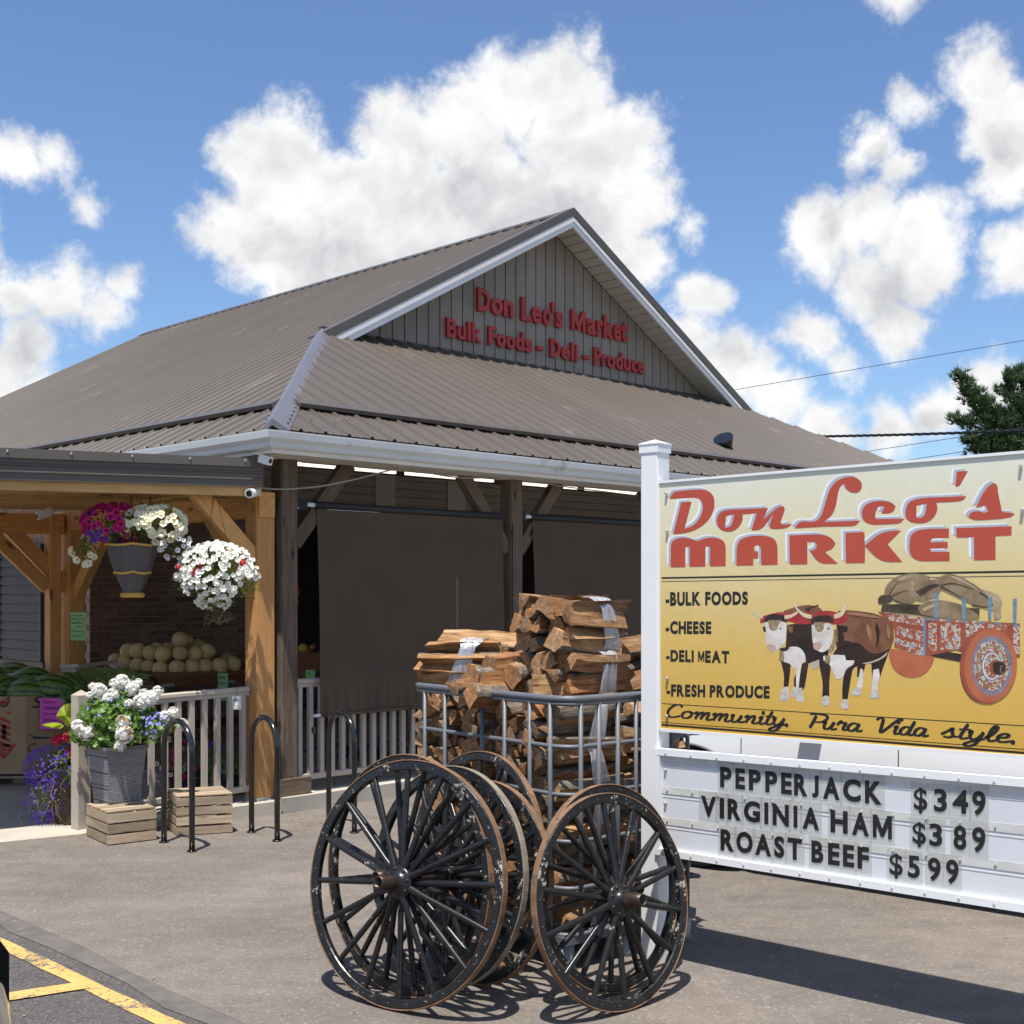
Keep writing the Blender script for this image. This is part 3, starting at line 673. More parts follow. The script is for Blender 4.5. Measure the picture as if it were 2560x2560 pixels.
beam('side_beam', OP2-EL*0.10+UP*(zb_-.05), BP2+EL*0.25+UP*(zb_-.05), 0.14, 0.19, M['cedar'], CAN, zdir=UP)
beam('rear_beam', BP+F*0.10+UP*(zb_-.03), BP+F*4.4+UP*(zb_-.08), 0.14, 0.19, M['cedar'], CAN, zdir=UP, bev=0.006)
# braces
def br(p, d, r, h, w=0.09, dep=0.13, ztop=2.30):
    q0 = Vector((p.x, p.y, 0))+d*0.06+UP*(ztop-h); q1 = Vector((p.x, p.y, 0))+d*(0.06+r)+UP*ztop
    beam('brace', q0, q1, w, dep, M['cedar'], CAN, zdir=(q1-q0).cross(d.cross(UP)), bev=0.004)
br(OP+FN*0.03, F, 0.50, 0.55, 0.10, 0.12, 2.50); br(OP, EL, 0.62, 0.64)
br(BP, F, 0.56, 0.60, ztop=2.34); br(BP-ER*0.19, F, 0.60, 0.60, 0.07, 0.12, ztop=2.34); br(BP, -EL, 0.62, 0.64)
M['cablegrey0'] = plain('screw_grey', (0.4, 0.39, 0.37), 0.5)
# ribbed metal edge, and joists running parallel to it
FD = Vector((-1.90, 9.52, 0))                            # foot of the edge's right end
slope_f = -0.018
def fpt(a, dz, off=0.0): return FD+F*a+FN*off+UP*(2.49+dz+slope_f*a)
edge = MB(); prof = [(0.0, 0.0), (0.012, 0.0), (0.012, 0.048), (0.022, 0.054), (0.022, 0.062), (0.012, 0.068), (0.012, 0.098), (0.022, 0.104), (0.022, 0.112), (0.012, 0.118), (0.012, 0.150)]
vs = []
for a_ in (-0.02, 6.0):
    for (x, z) in prof: vs.append(fpt(a_, z, x))
n_ = len(prof); edge.add(vs, [(j, j+1, n_+j+1, n_+j) for j in range(n_-1)]); edge.add(vs[:n_], [tuple(range(n_))])
edge.obj('metal_edge', M['flash'], CAN)
cap = MB().hexa([fpt(-.02, .150, 0), fpt(6, .150, 0), fpt(6, .150, .034), fpt(-.02, .150, .034), fpt(-.02, .225, -.1), fpt(6, .225, -.1), fpt(6, .215, .03), fpt(-.02, .215, .03)]); cap.obj('edge_cap', M['flash'], CAN)
mb = MB()
for i in range(14): mb.box(fpt(0.13+0.42*i, .195, .036), (0.012, 0.012, 0.016))
o = mb.obj('edge_screw', M['cablegrey0'], CAN)
o['kind'] = 'stuff'
for i in range(12):                                     # purlins carrying the roof sheet
    y = 0.04+0.0+i*0.27; z0 = 2.515+0.004*i
    beam('joist', FD-FN*y+F*-0.02+UP*(z0-0.02), FD-FN*y+F*5.9+UP*(z0-0.02+slope_f*5.9), 0.040, 0.13 if i else 0.14, M['pine'], CAN, zdir=UP)
for i in range(5):
    a_ = 0.5+1.2*i
    beam('rafter', FD+F*a_-FN*0.07+UP*2.43, FD+F*a_-FN*3.1+UP*2.49, 0.045, 0.035, M['pine'], CAN, zdir=UP)
MB().hexa([fpt(-.02, .16, -.03), fpt(6, .16, -.03), fpt(6, .22, -3.2), fpt(-.02, .22, -3.2), fpt(-.02, .175, -.03), fpt(6, .175, -.03), fpt(6, .235, -3.2), fpt(-.02, .235, -3.2)]).obj('canopy_roof_sheet', M['flash'], CAN)
# ================================================================== railings
def railing(name, label, p, q_, zt, zb, n, w=0.038, d=0.038, rail_w=0.07, group=None):
    p, q_ = Vector(p), Vector(q_); r_ = root(name, label, 'railing', (p+q_)/2, group); d_ = (q_-p).normalized()
    beam('top_rail', p+UP*zt[0], q_+UP*zt[1], rail_w, 0.038, M['rail'], r_, zdir=UP, bev=0.008)
    beam('top_rail', p+UP*(zt[0]-.034), q_+UP*(zt[1]-.034), 0.04, 0.028, M['rail'], r_, zdir=UP)
    beam('bottom_rail', p+UP*zb[0], q_+UP*zb[1], 0.045, 0.045, M['rail'], r_, zdir=UP, bev=0.004)
    for i in range(n):
        t = (i+0.5)/n; c = p.lerp(q_, t); a, b = zb[0]+(zb[1]-zb[0])*t+.023, zt[0]+(zt[1]-zt[0])*t-.05
        beam('baluster', c+UP*a, c+UP*b, w, d, M['rail'], r_, zdir=EL)
    return r_
NW = Vector((-3.08, 9.02, 0))
RL = railing('ramp_railing', 'taupe railing section between newel post and orange timber post', NW+F*-0.05, OP+F*0.09, (0.905, 0.955), (0.13, 0.19), 12)
upright(NW, 0.0, 0.965, 0.105, 'newel_post', M['rail'], RL)
MB().add([NW+Vector((x*.072, y*.072, .965)) for x, y in ((-1, 0), (0, -1), (1, 0), (0, 1))]+[NW+UP*1.0]+[NW+Vector((x*.072, y*.072, .950)) for x, y in ((-1, 0), (0, -1), (1, 0), (0, 1))],
         [(0, 1, 4), (1, 2, 4), (2, 3, 4), (3, 0, 4), (8, 7, 6, 5), (5, 6, 1, 0), (6, 7, 2, 1), (7, 8, 3, 2), (8, 5, 0, 3)]).obj('post_cap', M['rail'], RL)
names = ('taupe porch railing between the first two dark posts, under the left shade', 'taupe porch railing behind the firewood cage and right shade', 'taupe porch railing behind the tall price sign', 'farthest taupe porch railing towards the right corner')
for k_ in range(4):
    railing('porch_railing', names[k_], PO[k_]+ER*0.085, PO[k_+1]-ER*0.085, (0.995, 0.995), (0.235, 0.235), 22, group=None)
# ================================================================== shade cloths
def cloth():
    m, nt, b = newmat('shade_cloth'); q = NT(nt); co = q.coord('Object')
    w1 = q.n('ShaderNodeTexWave', bands_direction='X'); w1.inputs['Scale'].default_value = 38; w1.inputs['Distortion'].default_value = 0.6; w1.inputs['Detail'].default_value = 2; q.l(co, w1.inputs['Vector'])
    fine = q.noise(q.coord('Object', (420, 1, 160)), 1.0, 3, 0.7); mott = q.noise(co, 2.5, 5, 0.6)
    col = q.ramp(fine, [(0.25, (0.066, 0.044, 0.026)), (0.75, (0.126, 0.087, 0.054))])
    col = q.mix(1, col, q.ramp(mott, [(0.3, (0.88,)*3), (0.7, (1.12,)*3)]), 'MULTIPLY')
    col = q.mix(0.18, col, w1.outputs['Color'], 'MULTIPLY'); q.l(col, b.inputs['Base Color']); b.inputs['Roughness'].default_value = 0.85
    tr = q.n('ShaderNodeBsdfTransparent'); mx = q.n('ShaderNodeMixShader'); mx.inputs[0].default_value = 0.12
    q.l(b.outputs[0], mx.inputs[1]); q.l(tr.outputs[0], mx.inputs[2]); q.l(mx.outputs[0], nt.nodes['Material Output'].inputs[0]); return m
M['cloth'] = cloth()
def shade(label, k_, b0, b1, zt, zb0):
    base_ = PO[k_]-EL*0.055; r_ = root('roller_shade', label, 'roller shade', base_+ER*(b0+b1)/2+UP*zb0, 'brown roller shades hung along the porch')
    mb = MB(); n = 26; mrows = 16; Mx = frame(base_+ER*(b0+b1)/2+UP*(zt+zb0)/2, ER, z=UP); L = b1-b0; H = zt-zb0
    for j in range(mrows+1):
        for i in range(n+1):
            x = -L/2+L*i/n; t = j/mrows; y = 0.017*math.sin(i*0.55+k_)*t+0.018*math.sin(i*1.7+j*.3)*t*0.35; edge_ = 0.012*math.sin(t*3.1)*(1 if i == n else (-0.3 if i == 0 else 0))
            mb.v.append((x-edge_*2, -y-0.05*t, H/2-H*t))
    for j in range(mrows):
        for i in range(n): mb.f.append((j*(n+1)+i, j*(n+1)+i+1, (j+1)*(n+1)+i+1, (j+1)*(n+1)+i)); mb.m.append(0); mb.sm.append(True)
    mb.obj('cloth', M['cloth'], r_, Mx)
    c0 = base_-EL*0.052
    mb = MB(); mb.tube([c0+ER*(b0-.0)+UP*zb0, c0+ER*b1+UP*zb0], 0.017, 8); mb.obj('bottom_bar', M['cloth'], r_)
    MB().tube([c0+ER*(b0-.07)+UP*zb0, c0+ER*(b0-.002)+UP*zb0], 0.013, 8).obj('bar_end', plain('bar_white', (0.75,)*3, 0.3), r_)
    MB().tube([base_+ER*(b0-.02)+UP*(zt+.03), base_+ER*(b1)+UP*(zt+.03)], 0.030, 10).obj('roller', M['black'], r_)
    MB().tube([base_+ER*(b0-.10)+UP*(zt+.03), base_+ER*(b0-.02)+UP*(zt+.03)], 0.018, 8).obj('roller_end', M['white_trim'], r_)
    MB().box(base_+ER*(b0-.13)+UP*(zt+.03), (.06, .07, .09)).obj('bracket', M['black'], r_)
    MB().tube([c0-EL*.02+ER*(b1+.045)+UP*(zt-.03), c0-EL*.02+ER*(b1+.05)+UP*1.2], 0.006, 6).obj('crank_rod', M['black'], r_)
    MB().tube([c0-EL*.02+ER*(b1+.051)+UP*1.45, c0-EL*.02+ER*(b1+.052)+UP*1.26], 0.010, 6).obj('crank_handle', M['white_trim'], r_)
    return r_
sh = shade('brown roller shade between the corner post and second porch post', 0, 0.27, 2.35, 2.36, 0.725)
shade('brown roller shade right of the second porch post, above the firewood', 1, 0.22, 2.35, 2.37, 0.72)
# white dotted bead cord down the first shade, black strap below it
pb = on_plane(1143, 1446, PO[0]-EL*0.11, EL); pe = on_plane(1143, 1640, PO[0]-EL*0.11, EL)
mb = MB(); 
for i in range(30): mb.ball(pb.lerp(pe, i/29), 0.0042, 6, 4)
o = mb.obj('bead_cord', M['white_trim'], sh); o['kind'] = 'stuff'
s0 = on_plane(1027, 1768, PO[0]-EL*0.13, EL); s1 = on_plane(1021, 1895, PO[0]-EL*0.13, EL)
MB().tube([s0, s0.lerp(s1, .2), s1], [0.004, 0.011, 0.005], 6).obj('tie_strap', M['black'], sh)
s0 = on_plane(766, 1790, PO[0]-EL*0.13, EL); s1 = on_plane(784, 1826, PO[0]-EL*0.13, EL)
MB().tube([s0, on_plane(766, 1815, PO[0]-EL*0.13, EL)], 0.004, 6).box(s1, (.03, .02, .05)).obj('tie_clip', M['black'], sh)
# cables and cameras
def cable(name, label, pts, r, mat, cat='cable'):
    return tag(MB().tube(catmull(pts, 8), r, 6).obj(name, mat), label, cat)
M['cablegrey'] = plain('cable_grey', (0.32, 0.29, 0.25), 0.6)
zc_ = PO[0]-EL*0.10
cable('cable', 'slack grey cable looping from corner post up to the soffit', [at(640, 1218, 9.62), at(700, 1223, 9.68), at(790, 1217, 9.8), at(880, 1200, 10.05), at(950, 1182, 10.3), at(996, 1170, 10.42)], 0.007, M['cablegrey'])
cable('cable', 'thin grey cable pinned along the soffit edge above the shades', [at(1026, 1172, 10.5), at(1090, 1186, 10.75), at(1165, 1195, 11.0), at(1290, 1196, 11.6), at(1400, 1215, 12.0), at(1600, 1240, 13.0)], 0.006, M['cablegrey'])
M['camwhite'] = plain('camera_white', (0.72, 0.72, 0.70), 0.35, 0, 0.04)
M['lens'] = plain('lens_black', (0.01, 0.01, 0.012), 0.08)
def bullet_cam(label, p, d, mount, L=0.12, r=0.034, box_=False):
    r_ = root('security_camera', label, 'security camera', p); d = Vector(d).normalized()
    if box_: MB().box((0, 0, 0), (L, 0.06, 0.065)).obj('housing', M['camwhite'], r_, frame(p, d))
    else: MB().tube([p-d*L/2, p+d*(L/2-.012)], r, 14).tube([p+d*(L/2-.012), p+d*L/2], r*1.08, 14).obj('housing', M['camwhite'], r_)
    MB().tube([p+d*(L/2+.0005), p+d*(L/2+.004)], r*0.72 if not box_ else .018, 12).obj('lens', M['lens'], r_)
    MB().tube([Vector(mount), (Vector(mount)+p)/2+Vector((0, 0, .012)), p], 0.010, 6).box(Vector(mount), (.06, .06, .02)).obj('bracket', M['camwhite'], r_)
bullet_cam('round white security camera on the orange timber post', at(632, 1232, 9.50), (-0.25, -0.9, -0.15), at(640, 1219, 9.62))
bullet_cam('boxy white security camera under the gutter at the eave corner', at(664, 1149, 9.42), (0.8, -0.4, -0.28), at(642, 1134, 9.5), 0.09, 0.03, True)
bullet_cam('white security camera under the canopy near the rear post cluster', at(109, 1286, 10.8), (-0.8, -0.5, -0.3), at(124, 1272, 10.9), 0.11, 0.03, True)
# ================================================================== bicycle hoops
M['blackgloss'] = plain('glossy_black_paint', (0.012, 0.012, 0.014), 0.16, 0, 0.2, 8, spec=0.7)
def hoop(label, la, lb, apex, w=0.0195):
    a, b = ground(*la), ground(*lb); c = (a+b)/2; rr = (b-a).length/2; d = (b-a).normalized()
    r_ = root('bike_hoop', label, 'bike rack', c, 'black bicycle hoops set in the asphalt')
    zt = apex-rr; pts = [a-UP*0.03, a+UP*zt*0.5, a+UP*zt]
    for i in range(1, 16): t = math.pi*i/16; pts.append(c+UP*(zt+rr*math.sin(t))-d*rr*math.cos(t))
    pts += [b+UP*zt, b+UP*zt*0.5, b-UP*0.03]
    MB().tube(pts, w, 14).obj('tube', M['blackgloss'], r_)
    for p in (a, b): MB().tube([p+UP*0.001, p+UP*0.010], 0.034, 14).obj('foot_ring', M['blackgloss'], r_)
hoop('black bike hoop standing before the slatted crates', (410, 2106), (480, 2129), 0.84)
hoop('black bike hoop in front of the orange timber post', (629, 2081), (693, 2103), 0.83)
hoop('black bike hoop in front of porch railing, partly behind big wheels', (822, 2060), (886, 2082), 0.835)
# ================================================================== crates and planter
def crate(label, p, dx, dy, sx, sy, h, rows, top_slats, gapf=0.16, group='slatted wooden crates'):
    """p = ground corner nearest the viewer, dx, dy = directions of its two sides"""
    dx, dy = Vector(dx).normalized(), Vector(dy).normalized(); r_ = root('wooden_crate', label, 'crate', p+dx*sx/2+dy*sy/2, group)
    t = 0.012; rh = h/rows
    for i in range(rows):
        z = rh*(i+0.5)
        for (o_, d_, L, n_) in ((p, dx, sx, -dy), (p, dy, sy, -dx), (p+dy*sy, dx, sx, dy), (p+dx*sx, dy, sy, dx)):
            j = random.uniform(-.004, .004); c = o_+d_*L/2+n_*(-t/2)+UP*(z+j*.5)
            beam('slat', c-d_*(L/2-(0 if d_ is dx else t+.001)), c+d_*(L/2-(0 if d_ is dx else t+.001)), t, rh*(1-gapf), M['crate'], r_, zdir=UP)
    for (a_, b_) in ((t*2.2, t*2.2), (sx-t*2.2, t*2.2), (t*2.2, sy-t*2.2), (sx-t*2.2, sy-t*2.2)):
        c = p+dx*a_+dy*b_; beam('corner_stake', c, c+UP*h*0.985, 0.03, 0.03, M['crate'], r_, zdir=dx)
    for i in range(top_slats):
        f_ = (i+0.5)/top_slats; c = p+dy*sy*f_+UP*(h+.006)
        beam('slat', c+dx*0.001, c+dx*(sx-.001), sy/top_slats*0.86, 0.010, M['crate'], r_, zdir=UP)
    for q_ in (p+dx*.013, p+dx*(sx-.013)): beam('slat', q_+dy*.002+UP*(h-.004-.006), q_+dy*(sy-.002)+UP*(h-.010), .022, .011, M['crate'], r_, zdir=UP)
    return r_
K1 = ground(270, 2115); crate('slatted crate carrying the grey woven planter', K1, (0.26, 0.20, 0), (-0.30, 0.40, 0), 0.335, 0.44, 0.215, 3, 5)
K2 = ground(441, 2091); crate('taller slatted crate turned upside down beside the bike hoop', K2, (0.36, 0.13, 0), (-0.17, 0.36, 0), 0.385, 0.36, 0.27, 4, 5, 0.22)
def wicker():
    m, nt, b = newmat('grey_woven_plastic'); q = NT(nt); co = q.coord('Object')
    br_ = q.n('ShaderNodeTexBrick'); br_.inputs['Scale'].default_value = 1.0; br_.inputs['Brick Width'].default_value = 0.030; br_.inputs['Row Height'].default_value = 0.0125
    br_.inputs['Mortar Size'].default_value = 0.0026; br_.inputs['Color1'].default_value = (0.28, 0.285, 0.30, 1); br_.inputs['Color2'].default_value = (0.35, 0.355, 0.375, 1); br_.inputs['Mortar'].default_value = (0.09, 0.09, 0.10, 1)
    sx = q.n('ShaderNodeSeparateXYZ'); q.l(co, sx.inputs[0]); cx = q.n('ShaderNodeCombineXYZ'); q.l(q.math('ADD', sx.outputs[0], sx.outputs[1]), cx.inputs[0]); q.l(sx.outputs[2], cx.inputs[1]); q.l(cx.outputs[0], br_.inputs['Vector'])
    q.l(br_.outputs['Color'], b.inputs['Base Color']); b.inputs['Roughness'].default_value = 0.32; q.bump(q.math('SUBTRACT', 1.0, br_.outputs['Fac']), 0.8, 0.004, b); return m
PLN = root('woven_planter', 'square grey woven planter of white geraniums standing on a crate', 'planter', K1+Vector((0.0, 0.24, 0.225)))
pc = ground(272, 2014, 0.225)+Vector((0.0, 0.17, 0)); pc.z = 0.0
def sqr(h, z): return [pc+Vector((x*h*1.414, y*h*1.414, z)) for x, y in ((0, -1), (1, 0), (0, 1), (-1, 0))]
mb = MB(); levels = [(0.110, 0.226), (0.114, 0.24), (0.150, 0.60), (0.152, 0.605)]
vs = []
for h_, z_ in levels: vs += sqr(h_, z_)
mb.add(vs, [(i*4+j, i*4+(j+1) % 4, (i+1)*4+(j+1) % 4, (i+1)*4+j) for i in range(3) for j in range(4)]+[(3, 2, 1, 0)])
mb.obj('pot', wicker(), PLN)
rim = MB(); vs = sqr(0.152, 0.600)+sqr(0.162, 0.606)+sqr(0.162, 0.626)+sqr(0.146, 0.626)+sqr(0.146, 0.58)
rim.add(vs, [(i*4+j, i*4+(j+1) % 4, (i+1)*4+(j+1) % 4, (i+1)*4+j) for i in range(4) for j in range(4)]); rim.obj('rim', plain('planter_rim', (0.14, 0.145, 0.16), 0.3), PLN)
MB().add(sqr(0.145, 0.60), [(0, 1, 2, 3)]).obj('soil', plain('soil', (0.03, 0.02, 0.013), 0.95), PLN)
# ================================================================== plants
def leafmat(name, c, c2, tr=0.35):
    m, nt, b = newmat(name); q = NT(nt); co = q.coord('Object'); g = q.n('ShaderNodeNewGeometry')
    col = q.ramp(q.noise(co, 17, 3, 0.6), [(0.3, c), (0.7, c2)]); q.l(col, b.inputs['Base Color']); b.inputs['Roughness'].default_value = 0.45
    t = q.n('ShaderNodeBsdfTranslucent'); q.l(col, t.inputs[0]); mx = q.n('ShaderNodeMixShader'); mx.inputs[0].default_value = tr
    q.l(b.outputs[0], mx.inputs[1]); q.l(t.outputs[0], mx.inputs[2]); q.l(mx.outputs[0], nt.nodes['Material Output'].inputs[0]); return m
M['leaf'] = leafmat('geranium_leaf', (0.09, 0.19, 0.025), (0.20, 0.34, 0.06)); M['leaf2'] = leafmat('petunia_leaf', (0.06, 0.13, 0.02), (0.22, 0.30, 0.06))
M['leafdk'] = leafmat('dark_leaf', (0.03, 0.08, 0.02), (0.07, 0.15, 0.04)); M['lime'] = leafmat('lime_leaf', (0.30, 0.38, 0.02), (0.45, 0.52, 0.05), 0.5)
M['stem'] = plain('stem_green', (0.12, 0.17, 0.04), 0.6); M['dry'] = plain('dry_stem', (0.25, 0.18, 0.09), 0.8)
def petal(name, c, c2=None): return leafmat(name, c, c2 or tuple(min(1, x*1.15) for x in c), 0.3)
M['pwhite'] = petal('white_petal', (0.80, 0.79, 0.74)); M['pcream'] = petal('cream_petal', (0.82, 0.80, 0.60)); M['pmag'] = petal('magenta_petal', (0.45, 0.005, 0.14), (0.65, 0.01, 0.22))
M['ppur'] = petal('violet_petal', (0.10, 0.03, 0.42), (0.2, 0.08, 0.6)); M['pblue'] = petal('pale_blue_petal', (0.35, 0.36, 0.85)); M['pred'] = petal('red_petal', (0.60, 0.02, 0.04), (0.75, 0.04, 0.08))
M['pyel'] = plain('flower_throat', (0.65, 0.55, 0.10), 0.6); M['pdark'] = plain('dark_throat', (0.06, 0.0, 0.03), 0.6); M['brownp'] = plain('withered_petal', (0.42, 0.26, 0.10), 0.8)
def leaves(mb, pts_fn, n, size, lobed=False, flatn=0.5, mi=0, cup=0.25):
    for _ in range(n):
        p, nrm = pts_fn(); nrm = (nrm+Vector((random.gauss(0, flatn), random.gauss(0, flatn), random.gauss(0.15, flatn)))).normalized()
        t = nrm.orthogonal().normalized(); t = (Matrix.Rotation(random.uniform(0, 6.28), 3, nrm) @ t); s_ = nrm.cross(t); z = size*random.uniform(0.65, 1.2)
        if lobed:
            ring = []
            for k in range(10):
                a = -2.7+5.4*k/9; rr = z*(1.0 if k % 2 else 0.82); ring.append(p+t*math.cos(a)*rr*0.5+s_*math.sin(a)*rr*0.5+nrm*z*cup*0.5*(1 if k % 2 else 0.55))
            mb.add([p-nrm*0.02*z]+ring, [(0, i, i+1) for i in range(1, 10)], mi, True)
        else:
            mb.add([p, p+t*z*0.35+s_*z*0.24+nrm*z*.1, p+t*z, p+t*z*0.35-s_*z*0.24+nrm*z*.1], [(0, 1, 2), (0, 2, 3)], mi)
def ellip(c, r, inner=0.55, up=0.0):
    def f():
        while True:
            d = Vector((random.gauss(0, 1), random.gauss(0, 1), random.gauss(0, 1))).normalized()
            if d.z > up-0.0001 or random.random() < 0.35: break
        k = inner+(1-inner)*random.random()**0.6; return Vector(c)+Vector((d.x*r[0], d.y*r[1], d.z*r[2]))*k, d
    return f
def petunia(name, pm, tm, s=0.03):
    mb = MB(); n = 10; ring = []; mid = []
    for k in range(n):
        a = 2*math.pi*k/n; rr = s*(1.0 if k % 2 == 0 else 0.86); ring.append(Vector((math.cos(a)*rr, math.sin(a)*rr, 0.10*s*(1 if k % 2 else -0.6)))); mid.append(Vector((math.cos(a)*s*0.30, math.sin(a)*s*0.30, -0.25*s)))
    mb.add(ring+mid, [(i, (i+1) % n, n+(i+1) % n, n+i) for i in range(n)], 0, False)
    mb.add(mid+[Vector((0, 0, -1.2*s))], [(i, (i+1) % n, n) for i in range(n)], 1, True)
    return mb.mesh(name, [pm, tm])
def place_flowers(me, fn, n, par, face=Vector((0, -1, 0.35)), name='flower', sc=(0.8, 1.15), cond=None, fw=0.9):
    k = 0; tries = 0
    while k < n and tries < n*30:
        tries += 1; p, d = fn()
        if cond and not cond(p): continue
        nn = (d+face*fw+Vector((random.gauss(0, .25), random.gauss(0, .25), random.gauss(0, .25)))).normalized()
        q_ = nn.to_track_quat('Z', 'Y').to_matrix().to_4x4() @ Matrix.Rotation(random.uniform(0, 6.28), 4, 'Z') @ Matrix.Scale(random.uniform(*sc), 4); q_.translation = p+nn*0.008
        put(name, me, par, q_); k += 1
def pompon(name, mats, s=0.05, n=34, brown=0.0):
    mb = MB()
    for i in range(n):
        d = Vector((random.gauss(0, 1), random.gauss(0, 1), random.gauss(0.25, 1))).normalized(); p = d*s*random.uniform(.78, 1.0)
        t = d.orthogonal().normalized(); t = Matrix.Rotation(random.uniform(0, 6.28), 3, d) @ t; u_ = d.cross(t); z = s*0.34
        mi = 1 if (random.random() < brown and d.z > -0.3) else 0
        ring = []
        for k in range(5):
            a = 6.283*k/5; ring += [p+t*math.cos(a)*z+u_*math.sin(a)*z+d*z*0.12, p+t*math.cos(a+.63)*z*.55+u_*math.sin(a+.63)*z*.55]
        mb.add([p-d*z*.35]+ring, [(0, 1+k, 1+(k+1) % 10) for k in range(10)], mi, False)
    mb.ball((0, 0, 0), s*0.7, 8, 6, 0); return mb.mesh(name, mats)
# geraniums in the planter
gc = pc+UP*0.79
mb = MB(); leaves(mb, ellip(gc, (0.29, 0.26, 0.20), 0.45), 760, 0.050, True); leaves(mb, ellip(gc+Vector((.0, -.1, -.13)), (0.22, 0.12, 0.07), 0.3, -1.2), 140, 0.048, True); leaves(mb, ellip(gc+Vector((-.2, -.06, -.10)), (0.13, 0.12, 0.07), .3), 90, 0.045, True); leaves(mb, ellip(gc+Vector((.28, -.05, -.06)), (0.15, 0.13, 0.09), .3), 110, 0.040, True)
o = mb.obj('foliage', M['leaf'], PLN); o['kind'] = 'stuff'
mb = MB()
for (u, v) in ((247, 1722), (312, 1706), (370, 1745), (200, 1800), (290, 1790), (430, 1790), (455, 1820), (218, 1735), (335, 1690), (400, 1760)):
    p = at(u, v, pc.y-0.08); mb.tube([gc+Vector((random.uniform(-.08, .08), 0, -.05)), gc.lerp(p, .6)+UP*.03, p], 0.003, 5)
o = mb.obj('stem', M['stem'], PLN); o['kind'] = 'stuff'
pw = [pompon('flower_head', [M['pwhite'], M['brownp']], 0.056, 46, b_) for b_ in (0.0, 0.12, 0.45)]
for (u, v, s_, k, dy) in ((248, 1727, 1.0, 1, -.02), (305, 1707, 1.05, 0, .0), (330, 1722, 1.0, 1, .0), (282, 1738, .85, 0, -.05), (355, 1756, 1.15, 0, -.06), (380, 1745, 1.0, 1, -.02), (362, 1738, .8, 0, .0),
                          (196, 1818, .95, 0, -.14), (216, 1832, 1.0, 2, -.16), (308, 1806, .95, 2, -.2), (311, 1835, 1.15, 2, -.22), (300, 1865, .75, 0, -.2), (412, 1793, .8, 0, -.0), (432, 1782, .75, 0, .0), (456, 1812, .8, 0, .0), (230, 1716, .5, 0, .0), (345, 1708, .6, 0, .05), (268, 1748, .7, 0, -.08), (225, 1740, .55, 0, -.03), (322, 1760, .6, 0, -.1), (395, 1728, .7, 0, .0), (288, 1712, .8, 0, .03)):
    p = at(u, v, pc.y+dy-.05); Mx = Matrix.Rotation(random.uniform(0, 6.28), 4, 'Z') @ Matrix.Scale(s_, 4); Mx.translation = p; put('flower_head', pw[k], PLN, Mx)
lob = MB()
for k in range(5):
    a = 6.283*k/5; lob.add([(0, 0, 0), (math.cos(a-.4)*.007, math.sin(a-.4)*.007, .002), (math.cos(a)*.010, math.sin(a)*.010, .001), (math.cos(a+.4)*.007, math.sin(a+.4)*.007, .002)], [(0, 1, 2, 3)])
def cluster(me_pts, mat, name, n, fn, par, face=Vector((0, -1, .4))):
    mb = MB()
    for _ in range(n):
        p, d = fn(); nn = (d+face).normalized(); q_ = nn.to_track_quat('Z', 'Y').to_matrix() @ Matrix.Rotation(random.uniform(0, 6), 3, 'Z'); s_ = random.uniform(.8, 1.45)
        mb.add([p+q_ @ (Vector(v)*s_) for v in me_pts.v], me_pts.f)
    o = mb.obj(name, mat, par, fixn=False); o['kind'] = 'stuff'; return o
cluster(lob, M['pblue'], 'small_flowers', 95, ellip(gc+Vector((.30, -.10, -.02)), (.12, .10, .10), .6), PLN)
cluster(lob, M['pblue'], 'small_flowers', 60, ellip(gc+Vector((0, -.05, .05)), (.22, .2, .14), .85), PLN)
